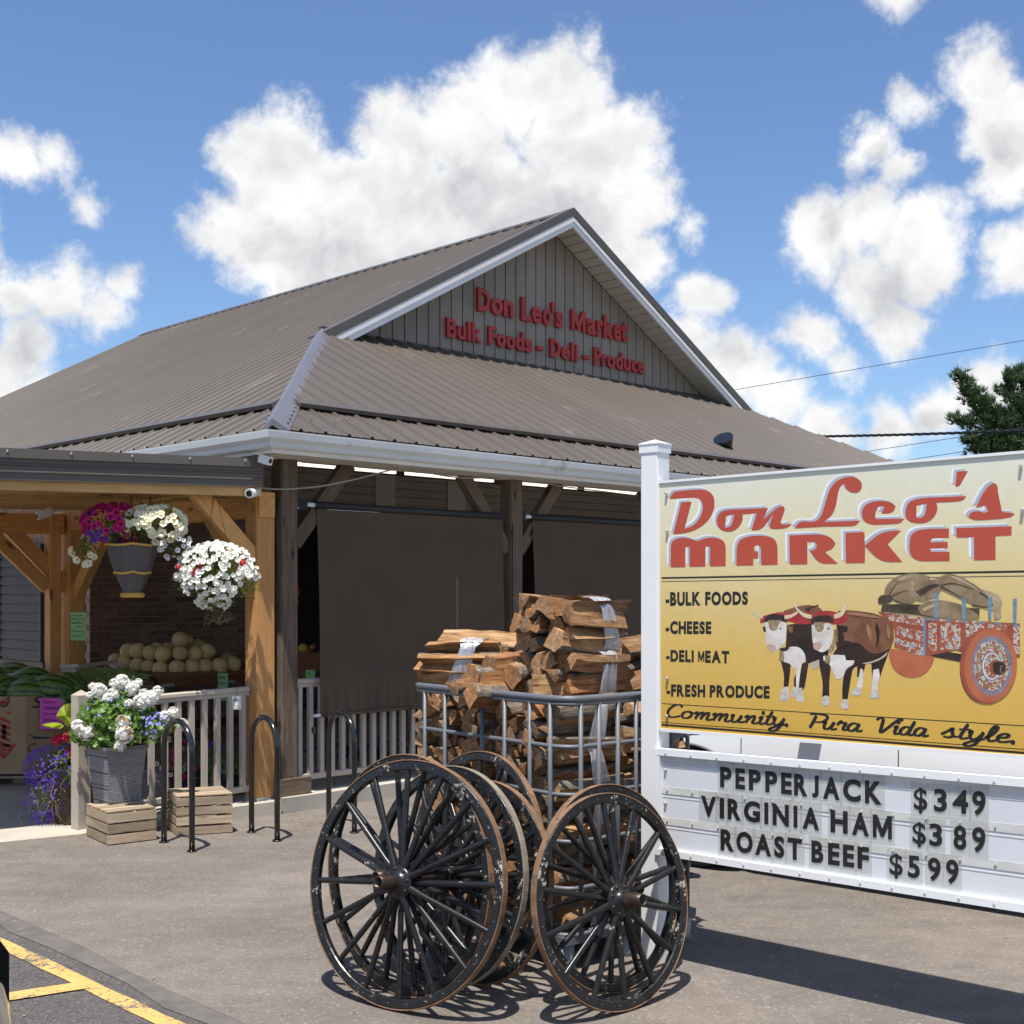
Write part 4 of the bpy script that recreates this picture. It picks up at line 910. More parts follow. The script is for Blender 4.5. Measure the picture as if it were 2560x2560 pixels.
# hanging baskets
def wires(mb, top, c, r, n=3):
    for k in range(n): a = 2.1*k+.4; mb.tube([top, c+Vector((math.cos(a)*r, math.sin(a)*r, 0))], 0.0018, 4)
def basket_pot():
    B1c = at(331, 1362, 9.33); r_ = root('hanging_basket', 'grey tapered hanging pot of magenta and cream petunias with yellow rope trim', 'hanging basket', B1c-UP*0.36, None)
    pot = MB(); seg = 4; prof = [(0.115/2, -0.375), (0.105, -0.215), (0.19, -0.0)]
    fm = plain('charcoal_felt', (0.115, 0.10, 0.10), 0.95, 0, 0.05, 4, bump=.3, bsc=200); ym = plain('yellow_rope', (0.62, 0.40, 0.08), 0.8)
    n = 10; vs = []
    for (r, z) in [(0.055, -0.375), (0.075, -0.33), (0.125, -0.21), (0.165, -0.10), (0.19, 0.0), (0.18, -.01), (0.0, -.02)]:
        for j in range(n): a = 2*math.pi*j/n+.2; vs.append(B1c+Vector((math.cos(a)*r, math.sin(a)*r, z)))
    pot.add(vs, [(i*n+j, i*n+(j+1) % n, (i+1)*n+(j+1) % n, (i+1)*n+j) for i in range(6) for j in range(n)]); pot.obj('pot', fm, r_)
    for (r, z, rr, name, dip) in ((0.068, -0.372, 0.017, 'rope_trim', 0.0), (0.128, -0.200, 0.008, 'rope_trim', .012), (0.190, 0.004, 0.008, 'rope_trim', .01)):
        path = [B1c+Vector((math.cos(a)*r, math.sin(a)*r, z-dip*abs(math.sin(a*2.5)))) for a in [2*math.pi*i/60 for i in range(60)]]
        MB().tube(path, [rr*(1+.28*(i % 2)) for i in range(60)], 6, closed=True).obj(name, ym, r_)
    top = at(334, 1225, 9.36); mb = MB(); wires(mb, top, B1c, .18); mb.obj('hanging_wires', M['black'], r_)
    MB().tube([top-UP*.005, top+UP*.03, top+UP*.075], [.008, .012, .004], 6).obj('hook', M['white_trim'], r_)
    c = B1c+UP*0.13
    mb = MB(); leaves(mb, ellip(c+Vector((-.02, 0, -.02)), (.33, .27, .13), .35), 900, .036, False); leaves(mb, ellip(B1c+Vector((-.33, 0, -.05)), (.10, .1, .12), .2), 110, .035); leaves(mb, ellip(B1c+Vector((.3, 0, -.03)), (.13, .1, .11), .2), 130, .03)
    o = mb.obj('foliage', M['leaf2'], r_); o['kind'] = 'stuff'
    mag = petunia('flower', M['pmag'], M['pdark'], .035); mag2 = petunia('flower', M['ppur'], M['pdark'], .028); cr = petunia('flower', M['pcream'], M['pyel'], .033); wh = petunia('flower', M['pwhite'], M['ppur'], .021)
    fl = lambda p: p.x < B1c.x-.03; 
    place_flowers(mag, ellip(c+Vector((-.12, -.03, .03)), (.23, .24, .13), .97, -.6), 55, r_, cond=lambda p: p.x < B1c.x+.02 and p.y < B1c.y+.08)
    place_flowers(mag2, ellip(c+Vector((-.2, -.03, .0)), (.16, .2, .14), .95, -.6), 9, r_, cond=lambda p: p.x < B1c.x-.08 and p.y < B1c.y+.08)
    place_flowers(cr, ellip(c+Vector((.17, -.03, .02)), (.22, .24, .14), .97, -.6), 80, r_, cond=lambda p: p.x > B1c.x-.0 and p.y < B1c.y+.08)
    place_flowers(wh, ellip(B1c+Vector((.31, -.02, .03)), (.12, .14, .14), .9, -.8), 55, r_, cond=lambda p: p.y < B1c.y+.06)
    place_flowers(cr, ellip(B1c+Vector((-.34, -.05, -.03)), (.10, .08, .14), .8, -.8), 12, r_)
    for k in range(12):
        b_ = c+Vector((random.choice((-.02, .1, .12, .14, .22, .25)), random.uniform(-.1, .1), .08)); t_ = b_+Vector((random.uniform(-.05, .05), 0, random.uniform(.08, .16)))
        MB().tube([b_, b_.lerp(t_, .5)+Vector((.01, 0, .01)), t_], [.004, .007, .002], 5).obj('grass_blade', M['lime'] if k % 3 == 0 else M['leaf2'], r_)
basket_pot()
def white_basket():
    c = at(540, 1440, 9.36); r_ = root('hanging_basket', 'hanging basket bursting with small white petunias beside the orange post', 'hanging basket', c-UP*.3)
    core = MB().lathe([(0.0, -.30), (.06, -.27), (.13, -.12), (.16, .0)], 14, c=c); core.obj('basket', plain('coir_basket', (0.06, 0.04, 0.025), .95, bump=.5), r_)
    fn = lambda: (lambda p, d: (p, d))(*ellip(c+UP*.0, (.31, .27, .255), .80, -1.2)())
    shape = lambda p: p.y < c.y+.10 and (p.z > c.z-.02 or abs(p.x-c.x) < .27*(1-(c.z-p.z)/.34))
    mb = MB()
    leaves(mb, ellip(c+UP*.02, (.26, .24, .20), .3, -1.2), 950, .032, False); leaves(mb, ellip(c+Vector((-.03, -.03, -.18)), (.12, .12, .12), .3, -1.2), 130, .03, False)
    leaves(mb, ellip(c+Vector((-.22, -.02, -.05)), (.12, .1, .10), .2, -1.2), 130, .028); leaves(mb, ellip(c+Vector((.24, -.02, -.06)), (.10, .1, .12), .2, -1.2), 150, .028); leaves(mb, ellip(c+Vector((.02, -.1, -.12)), (.2, .14, .14), .5, -1.2), 200, .03)
    o = mb.obj('foliage', M['leaf2'], r_); o['kind'] = 'stuff'
    wh = petunia('flower', M['pwhite'], M['pcream'], .0235)
    place_flowers(wh, fn, 285, r_, cond=shape, sc=(.8, 1.15), face=Vector((-.05, -1, .3)))
    rp = pompon('red_flower_head', [M['pred'], M['pred']], .036, 24)
    for (u, v, s_) in ((483, 1434, .9), (500, 1412, .5), (445, 1418, .6), (606, 1408, .7), (492, 1428, .7)):
        Mx = Matrix.Scale(s_, 4); Mx.translation = at(u, v, 9.15); put('red_flower_head', rp, r_, Mx)
    top = at(536, 1210, 9.40); mb = MB(); wires(mb, top, c+UP*.0, .14); mb.obj('hanging_wires', M['black'], r_)
    mb = MB()
    for k in range(14): p = c+Vector((random.uniform(-.05, .1), -.02, -.26)); mb.tube([p, p+Vector((random.uniform(-.05, .05), 0, -.05)), p+Vector((random.uniform(-.08, .08), 0, random.uniform(-.12, -.02)))], .002, 4)
    o = mb.obj('dry_stem', M['dry'], r_); o['kind'] = 'stuff'
white_basket()
# trailing violet lobelia in a dark tub left of the newel, with red geraniums and big lime leaves
tc_ = ground(168, 2070)+Vector((0, .22, 0)); TUB = root('flower_tub', 'dark tub spilling violet lobelia and red geraniums beside the newel post', 'planter', tc_)
MB().lathe([(0, .01), (.17, .01), (.22, .40), (.23, .42), (.21, .42), (.20, .37), (0, .37)], 20, c=tc_).obj('tub', plain('brown_tub', (0.05, 0.035, 0.028), .7, bump=.3, bsc=40), TUB)
mb = MB(); leaves(mb, ellip(tc_+Vector((-.02, -.05, .48)), (.27, .22, .14), .3), 420, .035); leaves(mb, ellip(tc_+Vector((-.17, -.12, .30)), (.19, .15, .24), .1, -1.2), 700, .026)
leaves(mb, ellip(tc_+Vector((.05, -.16, .40)), (.10, .08, .10), .2, -1.2), 60, .07, True)
o = mb.obj('foliage', M['leaf2'], TUB); o['kind'] = 'stuff'
mb = MB()
for k in range(20):
    b_ = tc_+Vector((random.uniform(-.3, .1), -.2, random.uniform(.15, .38))); e_ = b_+Vector((random.uniform(-.12, .14), random.uniform(-.06, .02), -random.uniform(.1, .28))); e_.z = max(.02, e_.z)
    mb.tube([b_, b_.lerp(e_, .5)+Vector((random.uniform(-.06, .06), -.03, 0)), e_], .0022, 4)
o = mb.obj('dry_stem', M['dry'], TUB); o['kind'] = 'stuff'
cluster(lob, M['ppur'], 'lobelia_flowers', 620, ellip(tc_+Vector((-.10, -.06, .42)), (.28, .24, .18), .85, -1.2), TUB); cluster(lob, M['ppur'], 'lobelia_flowers', 380, ellip(tc_+Vector((-.20, -.14, .22)), (.16, .12, .24), .6, -1.2), TUB)
rp = pompon('red_flower_head', [M['pred'], M['pmag']], .042, 34, .3)
for (u, v, s_) in ((141, 1852, 1.0), (168, 1845, 1.05), (178, 1880, .9), (184, 1893, .8), (148, 1846, .8)):
    Mx = Matrix.Scale(s_, 4); Mx.translation = at(u, v, tc_.y-.18); put('red_flower_head', rp, TUB, Mx)
def bigleaf(pts_px, Y, mat, name='large_leaf', tilt=.0):
    P = [at(u, v, Y+tilt*(i % 3)) for i, (u, v) in enumerate(pts_px)]; c = sum(P, Vector())/len(P)+Vector((0, -.02, -.01))
    o = MB().add([c]+P, [(0, 1+i, 1+(i+1) % len(P)) for i in range(len(P))]).obj(name, mat, TUB, fixn=False); return o
bigleaf([(140, 1790), (150, 1772), (160, 1762), (172, 1759), (189, 1758), (188, 1800), (180, 1816), (165, 1815), (152, 1800)], 9.02, M['lime'], tilt=.02)
bigleaf([(104, 1812), (118, 1808), (140, 1806), (155, 1810), (160, 1816), (150, 1822), (130, 1820), (115, 1818)], 8.9, M['lime'], tilt=.03)
bigleaf([(144, 1706), (152, 1716), (164, 1722), (178, 1738), (188, 1755), (184, 1762), (170, 1762), (158, 1764), (152, 1748), (147, 1728)], 9.15, M['leafdk'], tilt=.03)
# plants seen through the ramp railing
ps = ground(420, 2020, .05)+Vector((.05, .45, 0)); PB = root('potted_petunias', 'low pot of mixed petunias glimpsed through the ramp railing', 'planter', ps)
MB().lathe([(0, 0.0), (.13, 0.0), (.17, .22), (.15, .22), (0, .2)], 16, c=ps).obj('pot', M['rubber'], PB)
mb = MB(); leaves(mb, ellip(ps+UP*.3, (.30, .2, .17), .2, -1.2), 420, .04); o = mb.obj('foliage', M['leaf'], PB); o['kind'] = 'stuff'
for me_, n_, dx in ((petunia('flower', M['pwhite'], M['pmag'], .026), 22, -.16), (petunia('flower', M['pmag'], M['pdark'], .026), 20, .0), (petunia('flower', M['ppur'], M['pdark'], .024), 9, .16)):
    place_flowers(me_, ellip(ps+Vector((dx, -.05, .3)), (.14, .18, .18), .9, -1.2), n_, PB)
ps = ground(548, 2010, .08)+Vector((.02, .4, 0)); PB = root('potted_vine', 'bushy pale green vine behind the ramp railing near the orange post', 'plant', ps)
MB().lathe([(0, 0.0), (.10, 0.0), (.13, .15), (.11, .15), (0, .14)], 14, c=ps).obj('pot', M['rubber'], PB)
mb = MB(); leaves(mb, ellip(ps+UP*.25, (.16, .14, .18), .1, -1.2), 170, .045); leaves(mb, ellip(ps+Vector((.18, -.05, .38)), (.12, .05, .05), .1, -1.2), 24, .04); o = mb.obj('foliage', M['leaf'], PB); o['kind'] = 'stuff'
# price tag hanging on the railing
pt = at(592, 1757, 9.45); TG = root('price_tag', 'small white paper tag strung from the ramp railing', 'price tag', pt)
# ================================================================== lettering helpers
_glyph = {}
def glyph(ch, off=0.0, ext=0.0):
    """outline mesh of one character: verts, faces, bounds, with caps 0..1 high"""
    if ch == 'M': off = 0.0
    k = (ch, off, ext)
    if k in _glyph: return _glyph[k]
    cu = bpy.data.curves.new('glyph', 'FONT'); cu.body = ch; cu.offset = off; cu.extrude = ext; cu.resolution_u = 4; cu.size = 1.0
    ob = bpy.data.objects.new('glyph', cu); COL.objects.link(ob); bpy.context.view_layer.update()
    dg = bpy.context.evaluated_depsgraph_get(); me = bpy.data.meshes.new_from_object(ob.evaluated_get(dg))
    V = [v.co.copy() for v in me.vertices]; Fs = [tuple(p.vertices) for p in me.polygons]
    bpy.data.objects.remove(ob); bpy.data.curves.remove(cu); bpy.data.meshes.remove(me)
    x0 = min(v.x for v in V); x1 = max(v.x for v in V); y0 = min(v.y for v in V); y1 = max(v.y for v in V)
    if ch == 'M':      # drawn by hand: a bold M with straight stems
        P_ = [(0, 0), (.17, 0), (.17, .52), (.36, .06), (.48, .06), (.67, .52), (.67, 0), (.84, 0), (.84, 1), (.64, 1), (.42, .42), (.20, 1), (0, 1)]
        V = [Vector((a*y1, b*y1, 0)) for a, b in P_]; Fs = [(0, 1, 2, 12), (2, 11, 12), (2, 3, 10, 11), (3, 4, 10), (4, 5, 9, 10), (5, 8, 9), (5, 6, 7, 8)]; x0, x1, y0 = 0, .84*y1, 0
    _glyph[k] = (V, Fs, x0, x1, y0, y1); return _glyph[k]
def text_line(mb, s, M4, w, h, off=0.0, mi=0, shear=0.0):
    """write s into a w x h box (cap height h) on the XY plane of M4, left/bottom at its origin"""
    x = 0; items = []; cap_ = glyph('H', off)
    H = cap_[5]-cap_[4]
    for ch in s:
        if ch == ' ': x += 0.32; continue
        g = glyph(ch, off); items.append((g, x-g[2])); x += (g[3]-g[2])+0.07
    sx = w/max(0.01, x-0.07); sy = h/H
    for g, ox in items: mb.add([M4 @ Vector(((v.x+ox)*sx+shear*(v.y-cap_[4])*sy, (v.y-cap_[4])*sy, v.z)) for v in g[0]], g[1], mi)
# ================================================================== gable letters
gp0 = B(W2, GB, 0); gn = EL
def gz(u, v): p = on_plane(u, v, gp0, gn); return (p-B(0, 0, 0)).dot(ER), p.z
def px2b(x, y): return 900+x*0.6729, 500+y*0.6729
l1 = [('D', 430, 475), ('o', 480, 522), ('n', 526, 563), ('L', 592, 628), ('e', 631, 666), ('o', 672, 703), ("'", 704, 715), ('s', 719, 746), ('M', 778, 830), ('a', 835, 869), ('r', 873, 894), ('k', 898, 934), ('e', 935, 961), ('t', 962, 987)]
l2 = [('B', 315, 350), ('u', 355, 386), ('l', 392, 404), ('k', 409, 443), ('F', 470, 500), ('o', 501, 533), ('o', 536, 568), ('d', 571, 602), ('s', 606, 632), ('-', 650, 674), ('D', 700, 736), ('e', 741, 772), ('l', 776, 787), ('i', 791, 803), ('-', 822, 845), ('P', 862, 890), ('r', 891, 909), ('o', 911, 940), ('d', 943, 968), ('u', 972, 997), ('c', 1001, 1022), ('e', 1025, 1049)]
def gable_line(items, xa, ya0, ya1, xb, yb0, yb1):
    sa, za0 = gz(*px2b(xa, ya0)); _, za1 = gz(*px2b(xa, ya1)); sb, zb0_ = gz(*px2b(xb, yb0)); _, zb1_ = gz(*px2b(xb, yb1))
    for ch, x0, x1 in items:
        t = (x0-xa)/(xb-xa); y = ya0+(yb0-ya0)*t
        s0, _ = gz(*px2b(x0, y)); s1, _ = gz(*px2b(x1, y)); k = (s0-sa)/(sb-sa); z0 = za0+(zb0_-za0)*k; H = (za1-za0)*(1-k)+(zb1_-zb0_)*k
        off = 0.02 if ch == 'i' else 0.036; g = glyph(ch, off); c = glyph('H', off); hh = c[5]-c[4]
        sx = (s1-s0)/(g[3]-g[2]); sy = H/hh; mb = MB(); top = []; 
        base_ = B(0, GB-0.045, 0)
        V = [base_+ER*(s0+(v.x-g[2])*sx)+UP*(z0+(v.y-c[4])*sy) for v in g[0]]
        bm = bmesh.new(); vv = [bm.verts.new(v) for v in V]
        for f in g[1]:
            try: bm.faces.new([vv[i] for i in f])
            except ValueError: pass
        r_ = bmesh.ops.extrude_face_region(bm, geom=bm.faces[:]); bmesh.ops.translate(bm, verts=[e for e in r_['geom'] if isinstance(e, bmesh.types.BMVert)], vec=EL*0.040)
        bmesh.ops.recalc_face_normals(bm, faces=bm.faces); me = bpy.data.meshes.new('letter'); bm.to_mesh(me); bm.free(); me.materials.append(M['red']); put('letter', me, BLD)
gable_line(l1, 430, 412, 325, 985, 530, 447)
gable_line(l2, 315, 510, 437, 1048, 648, 585)
# price tag writing etc.
M['paper'] = plain('paper_white', (0.78, 0.76, 0.70), 0.8, 0, 0.03); M['greenp'] = plain('green_paper', (0.30, 0.55, 0.25), 0.8, 0, 0.06); M['pinkp'] = plain('pink_paper', (0.75, 0.10, 0.50), 0.8, 0, 0.05)
M['ink'] = plain('black_ink', (0.02, 0.02, 0.022), 0.7, 0, 0.1)
def note(name, label, c, face, w, h, mat, lines, cat='price note', par=None, thin=0.0, curl=0.01):
    """sheet of paper facing `face`, lines = (text, x, y, width, capheight) in fractions"""
    face = Vector(face).normalized(); x = UP.cross(face).normalized(); Mx = Matrix((x, UP, face)).transposed().to_4x4(); Mx.translation = Vector(c)
    r_ = par or root(name, label, cat, c)
    n = 6; vs = []
    for j in range(n+1):
        for i in range(n+1): vs.append(Mx @ Vector((w*(i/n-.5), h*(j/n-.5), curl*math.sin(i/n*3)*(1-j/n))))
    mb = MB().add(vs, [(j*(n+1)+i, j*(n+1)+i+1, (j+1)*(n+1)+i+1, (j+1)*(n+1)+i) for j in range(n) for i in range(n)]); mb.obj('sheet', mat, r_)
    mb = MB()
    for t, fx, fy, fw, fh in lines:
        m2 = Mx @ Matrix.Translation((w*(fx-.5), h*(fy-.5), curl+0.002)); text_line(mb, t, m2, w*fw, h*fh, thin, shear=.12)
    mb.obj('writing', M['ink'], r_); return r_
note('x', '', pt, (-0.3, -1, .05), .075, .10, M['paper'], [('$19', .15, .6, .6, .22), ('ea', .3, .25, .4, .14)], par=TG)
MB().tube([pt+UP*.05, pt+UP*.10], .0015, 4).obj('string', M['black'], TG)
note('paper_note', 'green handwritten sweet corn note taped to the rear timber post', at(196, 1566, 11.72), (-.35, -1, 0), .178, .262, M['greenp'],
     [('fresh', .2, .86, .6, .07), ('Florida', .05, .73, .5, .075), ('Bi Color', .62, .74, .34, .04), ('Sweet Corn', .1, .59, .72, .08), ('75c each', .35, .46, .42, .06), ('$3.00 a half dozen', .1, .30, .82, .06), ('$4.99 a dozen', .1, .14, .7, .06)])
note('paper_note', 'green handwritten note hanging on the melon table front', at(557, 1717, 11.55), (-.7, -.7, 0), .17, .25, M['greenp'], [('LARGE', .2, .78, .62, .12), ('CANTALOUPE', .15, .58, .7, .09), ('$2.99', .25, .32, .5, .10)])
note('paper_note', 'small green note on produce behind the shade edge', at(776, 1686, 11.2), (-.5, -1, 0), .10, .08, M['greenp'], [('$', .3, .5, .3, .2)])
note('paper_note', 'pink handwritten watermelon note stuck on the cardboard bin', at(127, 1784, 10.78), (-.05, -1, 0), .19, .265, M['pinkp'], [('Florida', .18, .84, .55, .08), ('Seeded', .18, .64, .7, .11), ('Watermelon', .15, .46, .75, .08), ('$7.99 ea', .2, .24, .6, .09)])
# ================================================================== produce
def melon_mat():
    m, nt, b = newmat('cantaloupe_skin'); q = NT(nt); co = q.coord('Object')
    v = q.n('ShaderNodeTexVoronoi', feature='DISTANCE_TO_EDGE'); v.inputs['Scale'].default_value = 60; q.l(co, v.inputs['Vector'])
    net = q.ramp(v.outputs['Distance'], [(0.0, (0.80, 0.64, 0.40)), (0.08, (0.60, 0.45, 0.21))])
    col = q.mix(1, net, q.ramp(q.rnd(), [(0, (0.85, .85, .8)), (1, (1.15, 1.1, 1.05))]), 'MULTIPLY'); q.l(col, b.inputs['Base Color']); b.inputs['Roughness'].default_value = .75; q.bump(v.outputs['Distance'], .3, .002, b); return m
def water_mat():
    m, nt, b = newmat('watermelon_rind'); q = NT(nt); t = q.n('ShaderNodeTexCoord'); s = q.n('ShaderNodeSeparateXYZ'); q.l(t.outputs['Object'], s.inputs[0])
    ang = q.math('ARCTAN2', s.outputs[1], s.outputs[2]); n = q.noise(t.outputs['Object'], 30, 4, .7); w = q.math('SINE', q.math('ADD', q.math('MULTIPLY', ang, 12), q.math('MULTIPLY', n, 5.5)))
    col = q.ramp(w, [(0.35, (0.14, 0.22, 0.05)), (0.6, (0.03, 0.075, 0.016)), (0.9, (0.025, 0.06, 0.014))]); q.l(col, b.inputs['Base Color']); b.inputs['Roughness'].default_value = .35; return m
M['cant'] = melon_mat(); M['wm'] = water_mat()
cant = MB().ball((0, 0, 0), .080, 20, 14, 0, (1, 1, .96)); cant.tube([(0, 0, .070), (0, 0, .0785)], [.012, .010], 8, 1)
cant_me = cant.mesh('cantaloupe', [M['cant'], M['brownp']])
mel = [(385, 1663, 12.15), (412, 1668, 12.0), (446, 1664, 11.9), (478, 1672, 11.85), (504, 1671, 11.7, 1), (543, 1671, 11.72), (580, 1669, 11.78, 1), (611, 1669, 11.88), (648, 1662, 11.92), (676, 1666, 12.0),
       (285+0, 1652, 12.35), (310, 1660, 12.2), (342, 1661, 12.05), (375, 1669, 11.9),
       (320, 1628, 12.3), (346, 1627, 12.15), (378, 1634, 12.05), (409, 1637, 11.95, 1), (452, 1634, 11.9), (489, 1634, 11.95, 1), (519, 1630, 12.02), (447, 1604, 12.05), (466, 1601, 12.3), (391, 1622, 12.35), (496, 1616, 12.3), (574, 1650, 12.3)]
mel = [(401, 1673, 11.75, 1), (443, 1671, 11.72, 0), (480, 1669, 11.80, 1), (513, 1667, 11.86, 0), (549, 1665, 11.92, 0), (583, 1661, 12.02, 0), (372, 1669, 11.88, 0), (344, 1664, 12.0, 0), (313, 1660, 12.12, 0), (290, 1652, 12.28, 0), (566, 1651, 12.3, 0),
       (321, 1628, 12.12, 0), (345, 1627, 12.0, 0), (377, 1632, 11.90, 0), (408, 1636, 11.82, 0), (451, 1633, 11.86, 0), (487, 1636, 11.95, 1), (517, 1630, 12.02, 1), (451, 1600, 12.0, 0), (465, 1603, 12.22, 0), (393, 1625, 12.25, 0), (421, 1626, 12.3, 0), (494, 1618, 12.25, 0)]
def where(i): return ['in the bottom row', 'in the second row', 'on top'][0 if i < 11 else (1 if i < 18 else 2)]
order = {0: 'left of centre, showing its stem scar', 1: 'at the very centre', 2: 'right of centre, with a dark blossom end', 3: 'just left of the green note', 4: 'above the green note', 5: 'at the right end', 6: 'next to the scarred one', 7: 'fourth from the left', 8: 'third from the left', 9: 'at the far left, half behind the corn box', 10: 'behind the right end'}
ord2 = {11: 'first from the left', 12: 'second from the left', 13: 'third from the left', 14: 'in the middle, largest looking', 15: 'directly under the top melon', 16: 'small one left of the rightmost', 17: 'rightmost', 18: 'frontmost crown of the pile', 19: 'half hidden behind the crown melon', 20: 'peeking over the third melon', 21: 'peeking beside the crown', 22: 'yellowish, right behind the crown'}
for i, m_ in enumerate(mel):
    p = at(m_[0], m_[1], m_[2]); a = random.uniform(0, 6.28)
    R_ = (Vector((-.2, -1, -.1)).to_track_quat('Z', 'Y').to_matrix().to_4x4() if m_[3] else Euler((random.uniform(1.8, 3), 0, a)).to_matrix().to_4x4()); R_ = R_ @ Matrix.Scale(random.uniform(.93, 1.04)*(1.08 if i == 18 else 1), 4); R_.translation = p
    o = put('cantaloupe', cant_me, None, R_); tag(o, 'tan netted cantaloupe '+where(i)+', '+(order.get(i) or ord2.get(i)), 'melon', 'cantaloupes heaped on the wooden table')
    if i in (1, 2, 4, 5, 12, 18):
        s_ = MB().lathe([(0, .0006), (.009, .0)], 10); st = s_.obj('sticker', M['paper'], o, None); st.matrix_parent_inverse = Matrix(); nn = (R_.to_3x3().inverted() @ Vector((.1, -1, .45))).normalized(); mm = nn.to_track_quat('Z', 'Y').to_matrix().to_4x4(); mm.translation = nn*.0795; st.matrix_basis = mm
# melon table: stained box with metal corner plates
T0 = at(401, 1684, 11.45); T1 = T0+ER*1.45; T2 = T0+EL*0.62; zt_ = T0.z
TBL = root('melon_table', 'reddish brown wooden display table with metal corner plates under the melons', 'table', Vector((T0.x, T0.y, .11))+ER*.7+EL*.3)
def tb(p, a0, a1, b0, b1, z0, z1, name, mat):
    return MB().hexa([p+ER*a0+EL*b0+UP*z0, p+ER*a1+EL*b0+UP*z0, p+ER*a1+EL*b1+UP*z0, p+ER*a0+EL*b1+UP*z0, p+ER*a0+EL*b0+UP*z1, p+ER*a1+EL*b0+UP*z1, p+ER*a1+EL*b1+UP*z1, p+ER*a0+EL*b1+UP*z1]).obj(name, mat, TBL)
Tg = Vector((T0.x, T0.y, 0)); h_ = zt_
tb(Tg, -.02, 1.47, -.02, .80, h_-.035, h_, 'table_top', M['table'])
tb(Tg, 0, 1.45, 0, .03, h_-.13, h_-.036, 'front_rail', M['table']); tb(Tg, 0, .03, .031, .78, h_-.13, h_-.036, 'side_rail', M['table'])
for a_ in (0, 1.39): 
    tb(Tg, a_, a_+.06, 0.001, .061, .12, h_-.131, 'leg', M['table']); tb(Tg, a_, a_+.06, .72, .78, .12, h_-.131, 'leg', M['table'])
tb(Tg, .03, 1.42, .03, .75, .40, .43, 'shelf', M['table'])
for a_ in (.01, .66, 1.28):
    tb(Tg, a_, a_+.13, -.004, -.001, h_-.125, h_-.095, 'corner_plate', M['white_trim'] if 0 else plain('zinc', (.3, .31, .33), .4, .6)); tb(Tg, a_, a_+.035, -.0045, -.001, h_-.22, h_-.126, 'corner_plate', bpy.data.materials['zinc'])
# mesh bags of red onions/tomatoes at the right end
rm = plain('red_produce', (0.32, 0.035, 0.02), .4); ob_ = MB()
for i in range(26):
    p = at(672+random.uniform(-14, 14), 1662-random.uniform(0, 34)*(1 if i % 2 else .4), 12.3+random.uniform(-.1, .1)); ob_.ball(p, .032, 8, 6)
o = ob_.obj('red_produce_heap', rm); tag(o, 'heap of small red produce behind the right end of melons', 'vegetables', kind='stuff')
# corn in an open slatted box
cornm = leafmat('corn_husk', (0.20, 0.27, 0.06), (0.46, 0.52, 0.20), .2)
cob = MB().tube([(-.11, 0, 0), (-.08, 0, 0), (0, 0, 0), (.07, 0, .004), (.14, 0, .01)], [.014, .024, .027, .018, .004], 8); cob.add([(.02, .02, .01), (.16, .05, .03), (.06, -.005, .02)], [(0, 1, 2)]); cob_me = cob.mesh('corn_ear', cornm)
CB = at(196, 1668, 11.3); CX = Vector((.93, .36, 0)).normalized(); CY = Vector((-.36, .93, 0)).normalized()
BX = root('produce_box', 'pale slatted box tipped open with green sweet corn', 'box', Vector((CB.x, CB.y, .72))+CX*.3)
pl = plain('pale_box_wood', (0.50, 0.45, 0.36), .8)
c0 = at(152, 1664, 11.35)
for i in range(4): beam('slat', at(157+9*i, 1668, 11.3-.02*i)+UP*0, at(160+9*i, 1712, 11.2-.02*i), .034, .012, pl, BX, zdir=(0, -1, 0))
beam('edge_slat', at(152, 1666, 11.28), at(196, 1664, 11.18), .02, .03, pl, BX); beam('rim_slat', at(196, 1666, 11.3), at(294, 1653, 11.9), .012, .035, pl, BX, zdir=UP); beam('end_slat', at(285, 1655, 11.85), at(293, 1672, 11.8), .06, .012, pl, BX, zdir=(0, -1, 0))
MB().hexa([at(198, 1800, 11.1), at(395, 1800, 11.1), at(395, 1790, 11.8), at(198, 1790, 11.8), at(198, 1712, 11.1), at(385, 1712, 11.1), at(385, 1690, 11.8), at(198, 1690, 11.8)]).obj('box_body', plain('brown_card', (0.16, .10, .06), .9), BX)
for i in range(78):
    u = random.uniform(205, 350); t = (u-205)/145; v = random.uniform(1668+18*t, 1716); 
    d = Vector((1, random.uniform(-.4, .6), random.uniform(-.35, .25)-t*.25)).normalized(); M4 = frame(at(u, v, 11.75-(v-1668)/48*.55), d); o = put('corn_ear', cob_me, None, M4)
    tag(o, 'ear of sweet corn in green husk among the loose heap in the slatted box', 'corn', 'green husked corn ears heaped in the pale box')
# watermelon bin on a pallet
def cardboard():
    m, nt, b = newmat('cardboard'); q = NT(nt); co = q.coord('Object'); col = q.ramp(q.noise(co, 4, 5, .6), [(.3, (0.36, 0.235, 0.125)), (.7, (0.44, 0.30, 0.17))]); q.l(col, b.inputs['Base Color']); b.inputs['Roughness'].default_value = .9; return m
M['card'] = cardboard(); M['redprint'] = plain('red_print', (0.42, 0.05, 0.035), .85); M['blueprint'] = plain('dark_teal_print', (0.02, 0.06, 0.07), .85)
wb = Vector((-4.40, 11.15, .12)); 
BIN = root('watermelon_bin', 'octagonal cardboard bin of striped watermelons standing on a pallet', 'produce bin', Vector((wb.x-.25, wb.y+.3, 0)))
zt2 = EYE-(1733-V0)/FPX*11.1; A0 = Vector((at(-120, 0, 10.7).x, 10.75, 0)); A1 = Vector((at(64, 0, 10.75).x, 10.75, 0)); A2 = Vector((at(196, 0, 11.05).x, 11.05, 0)); A3 = A2+Vector((.30, .45, 0)); A4 = A3+Vector((-.1, .6, 0)); A5 = A0+Vector((-.2, 1.2, 0))
ring = [A0, A1, A2, A3, A4, A5]
